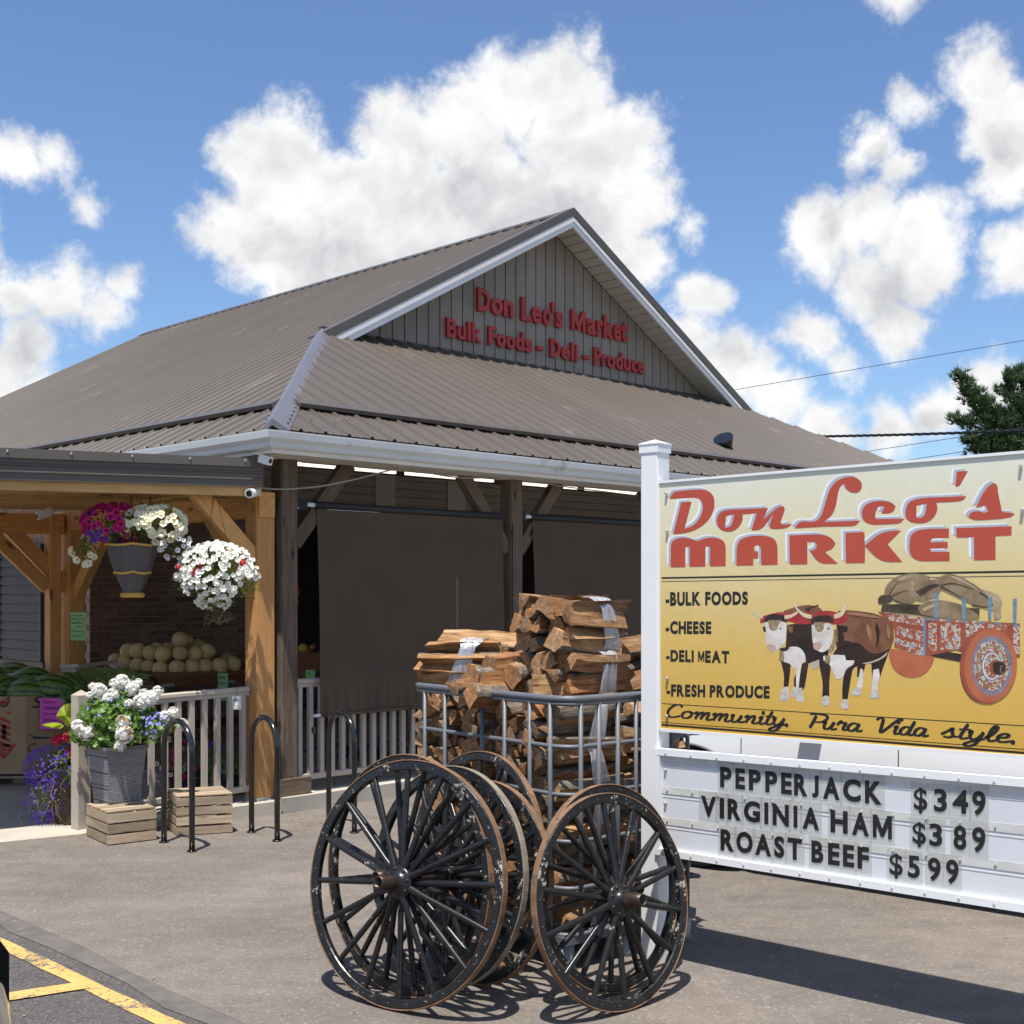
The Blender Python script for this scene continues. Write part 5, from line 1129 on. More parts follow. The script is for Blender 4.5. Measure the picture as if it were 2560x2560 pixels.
mb = MB(); n = 6; vs = [p+UP*.15 for p in ring]+[p+UP*zt2 for p in ring]; cc_ = sum(ring, Vector())/6; inn = [p.lerp(cc_, .02)+UP*zt2 for p in ring]+[p.lerp(cc_, .02)+UP*.3 for p in ring]
mb.add(vs, [(i, (i+1) % n, n+(i+1) % n, n+i) for i in range(n)]); mb.add(inn, [(i, (i+1) % n, n+(i+1) % n, n+i) for i in range(n)]); mb.add(vs[n:]+inn[:n], [(i, (i+1) % n, n+(i+1) % n, n+i) for i in range(n)]); mb.obj('cardboard_wall', M['card'], BIN)
mb = MB().add([p.lerp(cc_, .02)+UP*(zt2-.16) for p in ring], [tuple(range(n))]); mb.obj('bin_fill', M['wm'], BIN)
for i in range(3): beam('pallet_board', A0+UP*(.12)+Vector((0, .02+.4*i, 0)), A2+UP*.12+Vector((.1, -.2+.4*i, 0)), .09, .02, M['crate'], BIN)
for i in range(5): MB().box(A0.lerp(A2, .1+.2*i)+Vector((0, .06, .055)), (.09, .09, .11)).obj('pallet_block', M['crate'], BIN)
# printing on the bin
def onbin(P, d, name, mat, pts):
    nrm = UP.cross(d).normalized(); nrm = nrm if nrm.y < 0 else -nrm
    Q = [on_plane(0+u*420/1844, 1680+v*440/1932, P, nrm)+nrm*.004 for u, v in pts]; return MB().add(Q, [tuple(range(len(Q)))]).obj(name, mat, BIN, fixn=False)
d01 = (A1-A0).normalized(); d12 = (A2-A1).normalized()
onbin(A0, d01, 'printed_arrow', M['redprint'], [(-130, 792), (186, 793), (42, 958)])
for k in range(6):
    y = 440+k*66; onbin(A0, d01, 'printed_stripe', M['redprint'], [(-60, y-40), (116, y+34 if k else y+10), (116, y+66), (-60, y-4)] if k else [(-60, 438), (116, 438), (116, 470), (60, 438+1)])
onbin(A0, d01, 'hand_hole', M['black'], [(24, 600), (34, 580), (58, 580), (70, 600), (70, 715), (60, 730), (34, 730), (24, 715)])
onbin(A0, d01, 'printed_slice', M['blueprint'], [(0, 330), (108, 265), (108, 330), (80, 375), (35, 388), (5, 375)]); o = onbin(A0, d01, 'printed_slice', M['redprint'], [(8, 338), (96, 285), (96, 330), (72, 362), (38, 374), (10, 362)]); o.location += Vector((0, -.002, 0))
mb = MB(); nrm = UP.cross(d01).normalized(); nrm = nrm if nrm.y < 0 else -nrm
def bintext(P, d, s, x, y, w, h, mat, off=.02, shear=0):
    nrm = UP.cross(d).normalized(); sg = 1 if nrm.y < 0 else -1; nrm = nrm*sg; xd = d if d.x > 0 else -d
    k = lambda a, b: on_plane(a*420/1844, 1680+b*440/1932, P, nrm); p = k(x, y); W_ = (k(x+w, y)-p).dot(xd); H_ = (k(x, y-h)-p).z; M4 = Matrix((xd, UP, nrm)).transposed().to_4x4(); M4.translation = p+nrm*.007
    mb = MB(); text_line(mb, s, M4, W_, H_, off, shear=shear); mb.obj('printed_word', mat, BIN, fixn=False)
bintext(A0, d01, 'WATCH', -62, 850, 175, 32, M['card']); bintext(A0, d01, 'STEP', -30, 898, 120, 30, M['card']); bintext(A0, d01, 'SPORT', 4, 322, 100, 18, M['card'])
bintext(A1, d12, 'S', 345, 395, 95, 125, M['blueprint'], .0, .3)
bintext(A1, d12, 'C', 290, 880, 90, 90, M['blueprint'], -.01, .3)
onbin(A1, d12, 'printed_swoosh', M['blueprint'], [(290, 680), (400, 708), (600, 718), (600, 726), (400, 736), (330, 742), (380, 722)])
wme = MB().ball((0, 0, 0), .13, 24, 16, 0, (1.45, 1, 1)).mesh('watermelon', M['wm'])
for i, (u, v, Y, yaw, lb) in enumerate(((80, 1703, 11.2, .1, 'tallest in the middle of the bin'), (8, 1722, 11.0, 1.4, 'at the left edge, end on'), (132, 1722, 10.98, .2, 'right of the middle at the front'), (68, 1733, 10.92, .0, 'low at the front edge'), (172, 1716, 11.15, -.5, 'at the right edge of the bin'), (30, 1688, 11.75, .2, 'behind the white tray'), (-40, 1690, 11.3, .3, 'far left, cut by the frame'))):
    M4 = Euler((random.uniform(-.3, .3), random.uniform(-.15, .15), yaw)).to_matrix().to_4x4(); M4.translation = at(u, v, Y); tag(put('watermelon', wme, None, M4), 'dark green striped watermelon '+lb, 'watermelon', 'watermelons in the cardboard bin')
tr_ = MB().hexa([at(-20, 1705, 11.25), at(42, 1706, 11.2), at(40, 1697, 11.6), at(-20, 1697, 11.6), at(-22, 1688, 11.25), at(58, 1690, 11.2), at(52, 1684, 11.6), at(-22, 1684, 11.6)]).obj('white_tray', M['paper']); tag(tr_, 'white cardboard tray set among the watermelons', 'tray')
# fruit glimpsed between the corner post and the shade
fm_ = plain('yellow_apple', (.50, .42, .06), .35); fm2 = plain('red_apple', (.32, .10, .04), .35)
FS = root('fruit_stand', 'dim wooden fruit stand glimpsed between corner post and shade', 'stand', at(775, 1760, 11.4))
MB().hexa([at(744, 1720, 11.3), at(860, 1720, 11.3), at(860, 1700, 12), at(744, 1700, 12), at(744, 1632, 11.3), at(860, 1632, 11.3), at(860, 1628, 12), at(744, 1628, 12)]).obj('shelf_box', M['table'], FS)
for i, (u, v, mm) in enumerate(((758, 1620, fm_), (745, 1626, fm2), (772, 1627, fm2), (781, 1618, fm2), (750, 1630, fm2), (764, 1630, fm2))):
    o = MB().ball(at(u, v, 11.35), .042 if i == 0 else .03, 12, 8).obj('apple', mm); tag(o, 'large yellow green apple at the top of the dim fruit stand' if i == 0 else 'small russet apple '+['', 'left of the yellow one', 'right of the yellow one', 'at the right end, highest', 'lowest at the left', 'just below the yellow one'][i]+' on the dim fruit stand', 'apple', None if i == 0 else 'russet apples')
rp2 = pompon('red_flower_head', [M['pred'], M['pred']], .036, 24)
RF = root('red_hanging_flowers', 'red hanging flowers peeping out right of the dark corner post', 'flowers', at(742, 1475, 10.6))
for (u, v) in ((741, 1472), (743, 1482), (740, 1506)): Mx = Matrix.Scale(1.0, 4); Mx.translation = at(u, v, 10.6); put('red_flower_head', rp2, RF, Mx)
# blue shopping carts behind the railing
bl = plain('blue_cart_paint', (.02, .06, .22), .4)
def cart():
    r_ = root('shopping_cart', 'x', 'shopping cart', (0, 0, 0), 'blue shopping carts parked behind the porch railing'); mb = MB(); L, Wd, z0, z1 = .8, .5, .45, .85
    for k in range(7):
        z = z0+(z1-z0)*k/6; e_ = .04*k/6; mb.tube([(-L/2, -Wd/2-e_, z), (L/2, -Wd/2-e_, z), (L/2, Wd/2+e_, z), (-L/2, Wd/2+e_, z)], .004 if k < 6 else .009, 5, closed=True)
    for k in range(12):
        x = -L/2+L*k/11
        for s_ in (-1, 1): mb.tube([(x, s_*Wd/2, z0), (x, s_*(Wd/2+.04), z1)], .003, 4)
    for k in range(8):
        y = -Wd/2+Wd*k/7
        for x in (-L/2, L/2): mb.tube([(x, y, z0), (x, y, z1)], .003, 4)
    mb.obj('basket', bl, r_)
    fr = MB()
    for s_ in (-1, 1): fr.tube([(L/2+.1, s_*.2, .98), (L/2, s_*.22, .5), (.3, s_*.22, .14), (-.4, s_*.2, .12)], .012, 6)
    fr.tube([(L/2+.1, -.22, .98), (L/2+.1, .22, .98)], .016, 8); fr.obj('frame', bl, r_)
    for x in (-.38, .34):
        for s_ in (-1, 1): MB().tube([(x, s_*.2-.015, .06), (x, s_*.2+.015, .06)], .06, 12).obj('wheel', M['rubber'], r_)
    return r_
c1 = cart(); c1.location = B(1.75, 1.5, .12); c1.rotation_euler.z = R(60); c1['label'] = 'blue wire shopping cart nearest the corner post behind railing'
c2 = copy_tree(c1, None, 'second blue wire shopping cart, behind the railing and left of firewood'); c2.location = B(2.45, 1.4, .12); c2.rotation_euler.z = R(52)
c3 = copy_tree(c1, None, 'third blue wire shopping cart, mostly behind the firewood cage'); c3.location = B(3.2, 1.5, .12)
# ================================================================== firewood cage
N0 = Vector((0.24, 5.62, 0)); PD = Vector((-0.643, 0.77, 0)).normalized(); QD = Vector((0.77, 0.643, 0)).normalized(); CS = 1.0; RIM = 1.22; BASE = 0.16
def CG(p, q_, z): return N0+PD*p*1.17+QD*q_*.86+UP*z
M['galv'] = plain('cage_tube_grey', (0.125, 0.135, 0.150), 0.5, 0.15, 0.08, 6, wear_sheen=((0.16, 0.13, 0.11), 0.68, 16))
CAGE = root('wire_cage', 'galvanised tube cage heaped with split firewood behind the wheels', 'cage', CG(.5, .5, 0))
def ringpath(z, o=0.0, r=0.10):
    pts = []; 
    for (cx, cy, a0) in ((r-o, r-o, 180), (CS-r+o, r-o, 270), (CS-r+o, CS-r+o, 0), (r-o, CS-r+o, 90)):
        for k in range(6): a = R(a0+18*k); pts.append(CG(cx+r*math.cos(a), cy+r*math.sin(a), z))
    return pts
MB().tube(ringpath(RIM, .01), 0.0165, 10, closed=True).obj('rim_tube', M['galv'], CAGE)
MB().tube(ringpath(RIM-.022, .012), 0.010, 8, closed=True).obj('rim_tube', M['galv'], CAGE)
for z in (RIM-.215, RIM-.43, RIM-.64, RIM-.85, BASE): MB().tube(ringpath(z, .004 if z > BASE else .0), 0.0105, 8, closed=True).obj('hoop_tube', M['galv'], CAGE)
for side in range(4):
    for t in (0.10, 0.245, 0.50, 0.645, 0.80, 0.92) if side == 0 else (.09, .22, .36, .50, .64, .78, .91):
        c = {0: lambda t: CG(1-t, -.012, 0), 1: lambda t: CG(-.012, t, 0), 2: lambda t: CG(t, CS+.012, 0), 3: lambda t: CG(CS+.012, t, 0)}[side](t)
        MB().tube([c+UP*BASE, c+UP*(RIM-.02)], 0.0105, 8).obj('upright_tube', M['galv'], CAGE)
# short protruding tube ends at the far right corner, bottom tray and feet
for z in (RIM-.215, .62, .30): MB().tube([CG(.05, CS-.02, z), CG(.02, CS+.055, z), CG(.16, CS+.06, z)], .0105, 8).obj('hoop_tube', M['galv'], CAGE)
MB().prism([CG(0, 0, .12), CG(1, 0, .12), CG(1, 1, .12), CG(0, 1, .12)], UP*.035).obj('tray', M['galv'], CAGE)
for (p, q_) in ((.05, .05), (.95, .05), (.05, .95), (.95, .95), (.5, .05), (.05, .5)): MB().tube([CG(p, q_, 0.0), CG(p, q_, .03), CG(p, q_, .12)], [.06, .045, .05], 10).obj('foot', plain('foot_metal', (.28, .30, .32), .45, .4) if 'foot_metal' not in bpy.data.materials else bpy.data.materials['foot_metal'], CAGE)
# ---- split logs
def splitwood():
    m, nt, b = newmat('split_wood'); q = NT(nt)
    t = q.n('ShaderNodeTexCoord'); r = q.rnd(); rc = q.n('ShaderNodeCombineXYZ'); q.l(q.math('MULTIPLY', r, 31), rc.inputs[0]); q.l(q.math('MULTIPLY', r, 17), rc.inputs[1])
    ad = q.n('ShaderNodeVectorMath', operation='ADD'); q.l(t.outputs['Object'], ad.inputs[0]); q.l(rc.outputs[0], ad.inputs[1])
    mp = q.n('ShaderNodeMapping'); mp.inputs['Scale'].default_value = (5, 55, 55); q.l(ad.outputs[0], mp.inputs[0]); g = q.noise(mp.outputs[0], 1.0, 6, .7, .5); big = q.noise(ad.outputs[0], 9, 3, .6)
    col = q.ramp(g, [(.32, (0.075, .042, .022)), (.43, (0.28, .165, .085)), (.56, (0.37, .255, .155)), (.70, (0.55, .42, .28))])
    col = q.mix(1, col, q.ramp(r, [(0, (.62, .50, .42)), (.15, (.95, .68, .48)), (.3, (.74, .72, .70)), (.45, (1.0, .78, .58)), (.6, (1.12, 1.06, .98)), (.75, (.74, .62, .52)), (.9, (1.25, 1.16, 1.0)), (1, (.9, .70, .52))]), 'MULTIPLY')
    col = q.mix(1, col, q.ramp(big, [(.3, (.72, .70, .68)), (.65, (1.1, 1.1, 1.1))]), 'MULTIPLY')
    q.l(col, b.inputs['Base Color']); b.inputs['Roughness'].default_value = .85; b.inputs['Specular IOR Level'].default_value = .15; q.bump(g, .9, .006, b); return m
def barkmat():
    m, nt, b = newmat('bark'); q = NT(nt); co = q.coord('Object', (9, 34, 34)); v = q.noise(co, 1.6, 7, .7, .8); ph = q.noise(q.coord('Object'), 14, 5, .7)
    col = q.ramp(v, [(.3, (.055, .042, .033)), (.5, (.17, .135, .10)), (.7, (.34, .28, .215))]); col = q.mix(q.ramp(ph, [(.62, (0, 0, 0)), (.7, (.8, .8, .8))]), col, (.42, .40, .33))
    q.l(col, b.inputs['Base Color']); b.inputs['Roughness'].default_value = .95; q.bump(v, 1.0, .018, b); return m
def endmat():
    m, nt, b = newmat('sawn_end'); q = NT(nt); r = q.rnd(); co = q.coord('Object')
    w = q.noise(q.coord('Object', (1, 26, 90)), 1.0, 5, .75, 1.5); n = q.noise(co, 22, 5, .6)
    col = q.ramp(w, [(.34, (.10, .058, .034)), (.48, (.30, .19, .11)), (.66, (.52, .36, .22))]); col = q.mix(1, col, q.ramp(r, [(0, (.70, .60, .50)), (.3, (1.1, .80, .54)), (.5, (.78, .75, .70)), (.75, (1.18, .98, .78)), (1, (.92, .86, .78))]), 'MULTIPLY')
    col = q.mix(1, col, q.ramp(n, [(.3, (.7, .68, .65)), (.7, (1.12,)*3)]), 'MULTIPLY'); q.l(col, b.inputs['Base Color']); b.inputs['Roughness'].default_value = .9; q.bump(w, .7, .004, b); return m
LOGM = [splitwood(), barkmat(), endmat()]
def log_mesh(seed, L=0.40):
    rr = random.Random(seed); kind = (0, 1, 0, 3, 1, 2, 0)[seed % 7]; s = rr.uniform(.040, .056)
    if kind == 0:   sec = [(0, -1.0, 0)]+[(math.sin(a)*1.25, -1.0+math.cos(a)*1.9, 1) for a in [-.62, -.3, 0, .3, .62]]           # wedge with a bark arc
    elif kind == 1: sec = [(-1.15, -.45, 0), (1.15, -.5, 0)]+[(math.cos(a)*1.15, -.45+math.sin(a)*1.15, 1) for a in (.5, 1.1, 1.7, 2.3, 2.75)]  # half round
    elif kind == 2: sec = [(-.95, -.75, 0), (.8, -.9, 0), (1.05, .35, 0), (.2, .95, 1), (-.75, .7, 1)]                       # rough block
    else:           sec = [(-1.05, -.55, 0), (.55, -.85, 0), (1.15, -.05, 1), (.7, .75, 1), (-.1, .55, 0)]
    sec = [(x*s*rr.uniform(.88, 1.12), y*s*rr.uniform(.88, 1.12), k) for x, y, k in sec]
    cy = sum(a[1] for a in sec)/len(sec); cx = sum(a[0] for a in sec)/len(sec); sec = [(a[0]-cx, a[1]-cy, a[2]) for a in sec]
    # subdivide section edges once, for ragged splits
    S = []
    for i, a in enumerate(sec):
        b_ = sec[(i+1) % len(sec)]; S.append(a); S.append(((a[0]+b_[0])/2+rr.uniform(-.004, .004), (a[1]+b_[1])/2+rr.uniform(-.004, .004), a[2] if b_[2] == a[2] else 0))
    n = len(S); mb = MB(); rows = 6; bend = rr.uniform(-.006, .006); tw = rr.uniform(-.18, .18)
    for j in range(rows+1):
        t = j/rows-.5; x = L*t*(1+rr.uniform(-.01, .01)); k = 1-.10*abs(t)*rr.random()+rr.uniform(-.05, .05); ca, sa = math.cos(tw*t), math.sin(tw*t)
        for i, a in enumerate(S):
            y, z = a[0]*k+rr.uniform(-.0022, .0022), a[1]*k+rr.uniform(-.0022, .0022); skew = (a[0]*.18+a[1]*.1) if j in (0, rows) else 0
            mb.v.append((x+skew*(1 if seed % 2 else -1), y*ca-z*sa+bend*math.cos(3.1*t)*2, y*sa+z*ca))
    for j in range(rows):
        for i in range(n):
            i2 = (i+1) % n; mb.f.append((j*n+i, j*n+i2, (j+1)*n+i2, (j+1)*n+i)); mb.m.append(1 if (S[i][2] and S[i2][2]) else 0); mb.sm.append(S[i][2] == 1 and S[i2][2] == 1)
    for j, rv in ((0, True), (rows, False)):
        c = len(mb.v); base = [mb.v[j*n+i] for i in range(n)]; mb.v.append(tuple(sum(p[k] for p in base)/n+(rr.uniform(-.004, .004) if k == 0 else 0) for k in range(3)))
        for i in range(n): mb.f.append((c, j*n+i, j*n+(i+1) % n)); mb.m.append(2); mb.sm.append(False)
    me = mb.mesh('log', LOGM); bm = bmesh.new(); bm.from_mesh(me); bmesh.ops.recalc_face_normals(bm, faces=bm.faces); bm.to_mesh(me); bm.free(); return me
LOGS = [log_mesh(k) for k in range(14)]
def wrapmat():
    m, nt, b = newmat('clear_stretch_wrap'); q = NT(nt); co = q.coord('Object', (60, 60, 8)); n = q.noise(co, 1.0, 5, .7)
    gl = q.n('ShaderNodeBsdfGlossy'); gl.inputs['Roughness'].default_value = .22; gl.inputs['Color'].default_value = (.95, .95, 1, 1)
    df = q.n('ShaderNodeBsdfDiffuse'); df.inputs['Color'].default_value = (.62, .62, .66, 1)
    m1 = q.n('ShaderNodeMixShader'); m1.inputs[0].default_value = .35; q.l(df.outputs[0], m1.inputs[1]); q.l(gl.outputs[0], m1.inputs[2])
    tr = q.n('ShaderNodeBsdfTransparent'); tr.inputs[0].default_value = (.93, .93, .95, 1); m2 = q.n('ShaderNodeMixShader'); q.l(q.ramp(n, [(.3, (.35,)*3), (.7, (.78,)*3)]), m2.inputs[0])
    bp = q.n('ShaderNodeBump'); bp.inputs['Strength'].default_value = .8; bp.inputs['Distance'].default_value = .01; q.l(n, bp.inputs['Height']); q.l(bp.outputs[0], gl.inputs['Normal']); q.l(bp.outputs[0], df.inputs['Normal'])
    q.l(tr.outputs[0], m2.inputs[1]); q.l(m1.outputs[0], m2.inputs[2]); q.l(m2.outputs[0], nt.nodes['Material Output'].inputs[0]); return m
M['wrap'] = wrapmat()
rl = random.Random(5); lk = [0]
def add_log(c, axis, roll, par, sc=1.0, ls=1.0):
    me = LOGS[rl.randrange(14)]; Mx = frame(c, axis) @ Matrix.Rotation(roll, 4, 'X') @ Matrix.Diagonal((ls, sc, sc, 1)); return put('log', me, par, Mx)
def wrap(par, c, axis, hw, hh, wd=.09, r=.05, skew=0.0):
    """band of film round a bundle: rounded box section, wd along the axis"""
    axis = Vector(axis).normalized(); side = UP.cross(axis).normalized(); pts = []
    for (sx, sz, a0) in ((1, 1, 0), (-1, 1, 90), (-1, -1, 180), (1, -1, 270)):
        for k in range(5): a = R(a0+22.5*k); pts.append((sx*(hw-r)+r*math.cos(a), sz*(hh-r)+r*math.sin(a)))
    vs = []; n = len(pts); rows = 5
    for j in range(rows+1):
        for i, (a, b_) in enumerate(pts): 
            w_ = 1+rl.uniform(-.03, .03); vs.append(Vector(c)+axis*(wd*(j/rows-.5)*(1+.25*math.sin(i*1.3))+skew*b_)+side*a*w_+UP*b_*w_)
    fs = [(j*n+i, j*n+(i+1) % n, (j+1)*n+(i+1) % n, (j+1)*n+i) for j in range(rows) for i in range(n)]
    o = MB().add(vs, fs, 0, True).obj('plastic_wrap', M['wrap'], par)
    lab = MB().add([Vector(c)+axis*.018+UP*(hh+.004), Vector(c)-axis*.018+UP*(hh+.004), Vector(c)-axis*.018+UP*(hh+.004)+side*.045, Vector(c)+axis*.018+UP*(hh+.004)+side*.045], [(0, 1, 2, 3)]).obj('label', M['paper'], par); return o
def bundle(label, c, axis, cols, rows, cw, ch, wrapped=True, group='wrapped firewood bundles', ls=1.0, wshift=0.0, sc=1.05):
    axis = Vector(axis).normalized(); side = UP.cross(axis).normalized(); r_ = root('firewood_bundle', label, 'firewood bundle', Vector(c)-UP*rows*ch/2, group)
    for j in range(rows):
        nc = cols if not (j % 2) or cols < 3 else cols
        for i in range(nc):
            p = Vector(c)+side*((i-(nc-1)/2)*cw+(.25*cw if j % 2 else -.2*cw)+rl.uniform(-.016, .016))+UP*((j-(rows-1)/2)*ch+rl.uniform(-.008, .008))+axis*rl.uniform(-.035, .035)
            ax = (axis+Vector((rl.uniform(-.10, .10), rl.uniform(-.10, .10), rl.uniform(-.08, .08)))).normalized()
            add_log(p, ax, rl.uniform(0, 6.28), r_, rl.uniform(.82, 1.22)*sc, ls*rl.uniform(.93, 1.05))
    if wrapped: wrap(r_, Vector(c)+axis*wshift, axis, cols*cw/2+.02, rows*ch/2+.022, .10, .06, rl.uniform(-.3, .3))
    return r_
# inside: four bundles across the left face (ends showing), five high, second rank behind at the near right side
ordn = ['lowest', 'second lowest', 'middle', 'second highest', 'top']
colw = ['at the near corner', 'second from the near corner', 'third from the near corner', 'at the left corner']
for j in range(5):
    for i in range(4):
        c = CG(.17+.232*i, .275+rl.uniform(-.015, .015), .262+.205*j)
        bundle('split log bundle %s of the cage, %s layer' % (colw[i], ordn[j]), c, QD, 3 if i == 0 else 4, 3, .078 if i == 0 else .073, .072, wrapped=(i == 0), group='firewood bundles in the cage', wshift=.04)
    bundle('split log bundle seen through the right side of cage, %s layer' % ordn[j], CG(.172, .74, .262+.205*j), QD, 3, 3, .083, .074, wrapped=False, group='firewood bundles in the cage')
    if j > 2: 
        for i in (1, 2): bundle('split log bundle in the rear of the cage, %s layer, column %s' % (ordn[j], ('nearer', 'farther')[i-1]), CG(.125+.27*i, .70, .262+.205*j), QD, 3, 3, .083, .074, wrapped=False, group='firewood bundles in the cage')
        bundle('split log bundle in the far rear corner of the cage, %s layer' % ordn[j], CG(.9, .70, .262+.205*j), QD, 3, 3, .083, .074, wrapped=False, group='firewood bundles in the cage')
# heap above the rim
bundle('wrapped firewood bundle lying along the cage top at the left, side on', at(1166, 1660, 6.55), (1, -.28, -.03), 3, 4, .072, .056, True, ls=1.02, wshift=.02)
bundle('topmost wrapped firewood bundle crowning the heap', at(1425, 1562, 6.10), (.76, .65, -.07), 5, 4, .068, .058, True, wshift=.085)
bundle('wrapped firewood bundle directly beneath the crowning one', at(1425, 1682, 6.12), (.74, .68, .0), 6, 3, .072, .066, True, wshift=.03)
bundle('wrapped firewood bundle with pale split faces next to the white post', at(1590, 1660, 6.35), (.93, .30, .07), 3, 3, .085, .078, True, wshift=.10)
bundle('unwrapped firewood heap filling the dip between the two wrapped stacks', at(1285, 1700, 6.45), QD, 4, 3, .074, .07, False, sc=.95)
for (u, v, Y, ax, rl_, lb) in ((1262, 1690, 6.2, (.8, .6, 0), .3, 'loose half log on the rim left of centre'), (1300, 1656, 6.25, (.77, .64, .1), 2.0, 'grey loose log leaning between the two heaps'), (1330, 1662, 6.2, (.5, .8, .2), 1.0, 'loose log end on beside the grey one'), (1215, 1712, 6.2, (.8, .6, .02), 3.1, 'loose log below the left bundle'), (1290, 1708, 6.12, (.9, .4, 0), 4.4, 'dark loose log lying low near the rim'), (1255, 1728, 6.1, (.77, .64, 0), .9, 'loose log tucked under the heap at the rim'), (1420, 1722, 5.98, (.9, .35, .05), 3.3, 'bark covered slab lying on the rim near its corner')):
    o = add_log(at(u, v, Y), Vector(ax), rl_, None, 1.12, .95); o.name = 'loose_log'; tag(o, lb, 'log', 'loose logs on the cage rim')
o = add_log(at(1285, 2438, 5.62)+UP*.0, (.2, .3, 1), 1.0, None, 1.0, .45); o.name = 'wood_block'; tag(o, 'short wood block standing on the asphalt under the wheels', 'wood block')
# ================================================================== carriage wheels
def chipped(thr=.706, nm='chipped_black_paint'):
    m, nt, b = newmat(nm); q = NT(nt); t = q.n('ShaderNodeTexCoord'); r = q.rnd(); rc = q.n('ShaderNodeCombineXYZ'); q.l(q.math('MULTIPLY', r, 9), rc.inputs[0]); ad = q.n('ShaderNodeVectorMath', operation='ADD'); q.l(t.outputs['Object'], ad.inputs[0]); q.l(rc.outputs[0], ad.inputs[1])
    n1 = q.noise(ad.outputs[0], 7, 3, .6); n2 = q.noise(ad.outputs[0], 48, 7, .75); n3 = q.noise(ad.outputs[0], 150, 3, .7)
    f = q.math('ADD', q.math('MULTIPLY', n1, .55), q.math('ADD', q.math('MULTIPLY', n2, .55), q.math('MULTIPLY', n3, .12)))
    k = q.ramp(f, [(thr, (0, 0, 0)), (thr+.01, (1, 1, 1))]); col = q.mix(k, q.ramp(n2, [(.3, (.006, .006, .007)), (.75, (.020, .020, .021))]), (.50, .46, .38))
    dust = q.ramp(q.noise(ad.outputs[0], 3.5, 5, .7), [(.5, (0, 0, 0)), (.8, (.16, .16, .16))]); col = q.mix(dust, col, (.10, .088, .075))
    q.l(col, b.inputs['Base Color']); b.inputs['Specular IOR Level'].default_value = .38; q.l(q.math('ADD', q.math('MULTIPLY', k, .5), .30), b.inputs['Roughness']); q.bump(q.math('ADD', k, q.math('MULTIPLY', n2, .5)), .3, .002, b); return m
M['chip'] = chipped(.698); M['chip2'] = chipped(.742, 'worn_black_spoke_paint'); M['rivet'] = plain('dull_rivet', (.12, .11, .10), .5, .5)
M['rust'] = plain('rusty_iron_tyre', (0.20, 0.115, 0.065), .72, .15, .35, 16, bump=.4, bsc=120, wear_sheen=((.07, .045, .035), .60, 22)); M['greytyre'] = plain('grey_iron_tyre', (0.24, 0.20, 0.15), .75, .1, .3, 14, bump=.3)
M['oldhub'] = plain('greasy_hub', (0.050, 0.034, 0.026), .4, .5, .4, 20, wear_sheen=((.20, .10, .05), .60, 22))
def wheel_parts(D, nsp=16, tyre='rust', seed=0):
    """wheel in its own plane (local X right, Y up, Z = outward axle), centre at the origin"""
    rr = random.Random(seed); r_ = root('carriage_wheel', 'x', 'wheel', (0, 0, 0), 'black wooden carriage wheels leaning on the cage'); Ro = D/2
    def ring(name, mat, ro, ri, z0, z1, n=72, ch=.004):
        prof = [(ri, z0+ch), (ri+ch, z0), (ro-ch, z0), (ro, z0+ch), (ro, z1-ch), (ro-ch, z1), (ri+ch, z1), (ri, z1-ch)]; vs = []
        for i in range(n):
            a = 2*math.pi*i/n
            for (q_, z) in prof: vs.append((q_*math.cos(a), q_*math.sin(a), z))
        k = len(prof); MB().add(vs, [(i*k+j, i*k+(j+1) % k, ((i+1) % n)*k+(j+1) % k, ((i+1) % n)*k+j) for i in range(n) for j in range(k)]).obj(name, mat, r_)
    ring('felloe_rim', M['chip'], Ro-.0055, Ro-.043, -.015, .015); ring('iron_tyre', M[tyre], Ro, Ro-.0053, -.0160, .0160, 72, .0015)
    for i in range(nsp):
        a = 2*math.pi*i/nsp+.05; s_ = .012 if i % 2 else -.012; ca, sa = math.cos(a), math.sin(a); f = Vector((ca, sa, 0)); t = Vector((-sa, ca, 0)); prof = [(.045, .017, .012), (.085, .0165, .012), (.13, .0125, .0120), (Ro*.6, .0135, .0120), (Ro-.065, .0125, .0120), (Ro-.035, .0105, .0105)]; vs = []; n = 8
        for (d, w_, th) in prof:
            zc = s_*(1-(d/Ro))+.03*(1-d/Ro)
            for j in range(n): b_ = 2*math.pi*j/n; vs.append(f*d+t*math.cos(b_)*w_+Vector((0, 0, zc+math.sin(b_)*th)))
        MB().add(vs, [(k*n+j, k*n+(j+1) % n, (k+1)*n+(j+1) % n, (k+1)*n+j) for k in range(len(prof)-1) for j in range(n)], 0, True).obj('spoke', M['chip2'], r_)
    hub = MB().lathe([(0, -.06), (.030, -.06), (.045, -.03), (.050, .0), (.068, .030), (.070, .034), (.070, .044), (.060, .050), (.042, .056), (.034, .075), (.031, .082)], 24); hub.obj('hub', M['chip2'], r_)
    MB().lathe([(.031, .080), (.0325, .10), (.031, .104), (.031, .125), (.028, .130), (.028, .150), (.025, .153), (.0245, .172), (.0195, .172), (.019, .13), (0, .13)], 20).obj('axle_box', M['oldhub'], r_)
    for i in range(8): a = 2*math.pi*i/8+.2; MB().lathe([(.0075, 0), (.0075, .005), (.004, .007), (0, .007)], 6, c=(.056*math.cos(a), .056*math.sin(a), .049)).obj('hub_bolt', M['oldhub'], r_)
    rb = MB()
    for i in range(nsp):
        for da in (-.10, .10): a = 2*math.pi*i/nsp+.05+da; rb.lathe([(.0034, 0), (.0025, .0015), (0, .002)], 6, c=((Ro-.024)*math.cos(a), (Ro-.024)*math.sin(a), .016))
    o = rb.obj('rim_rivet', M['rivet'], r_); o['kind'] = 'stuff'
    return r_
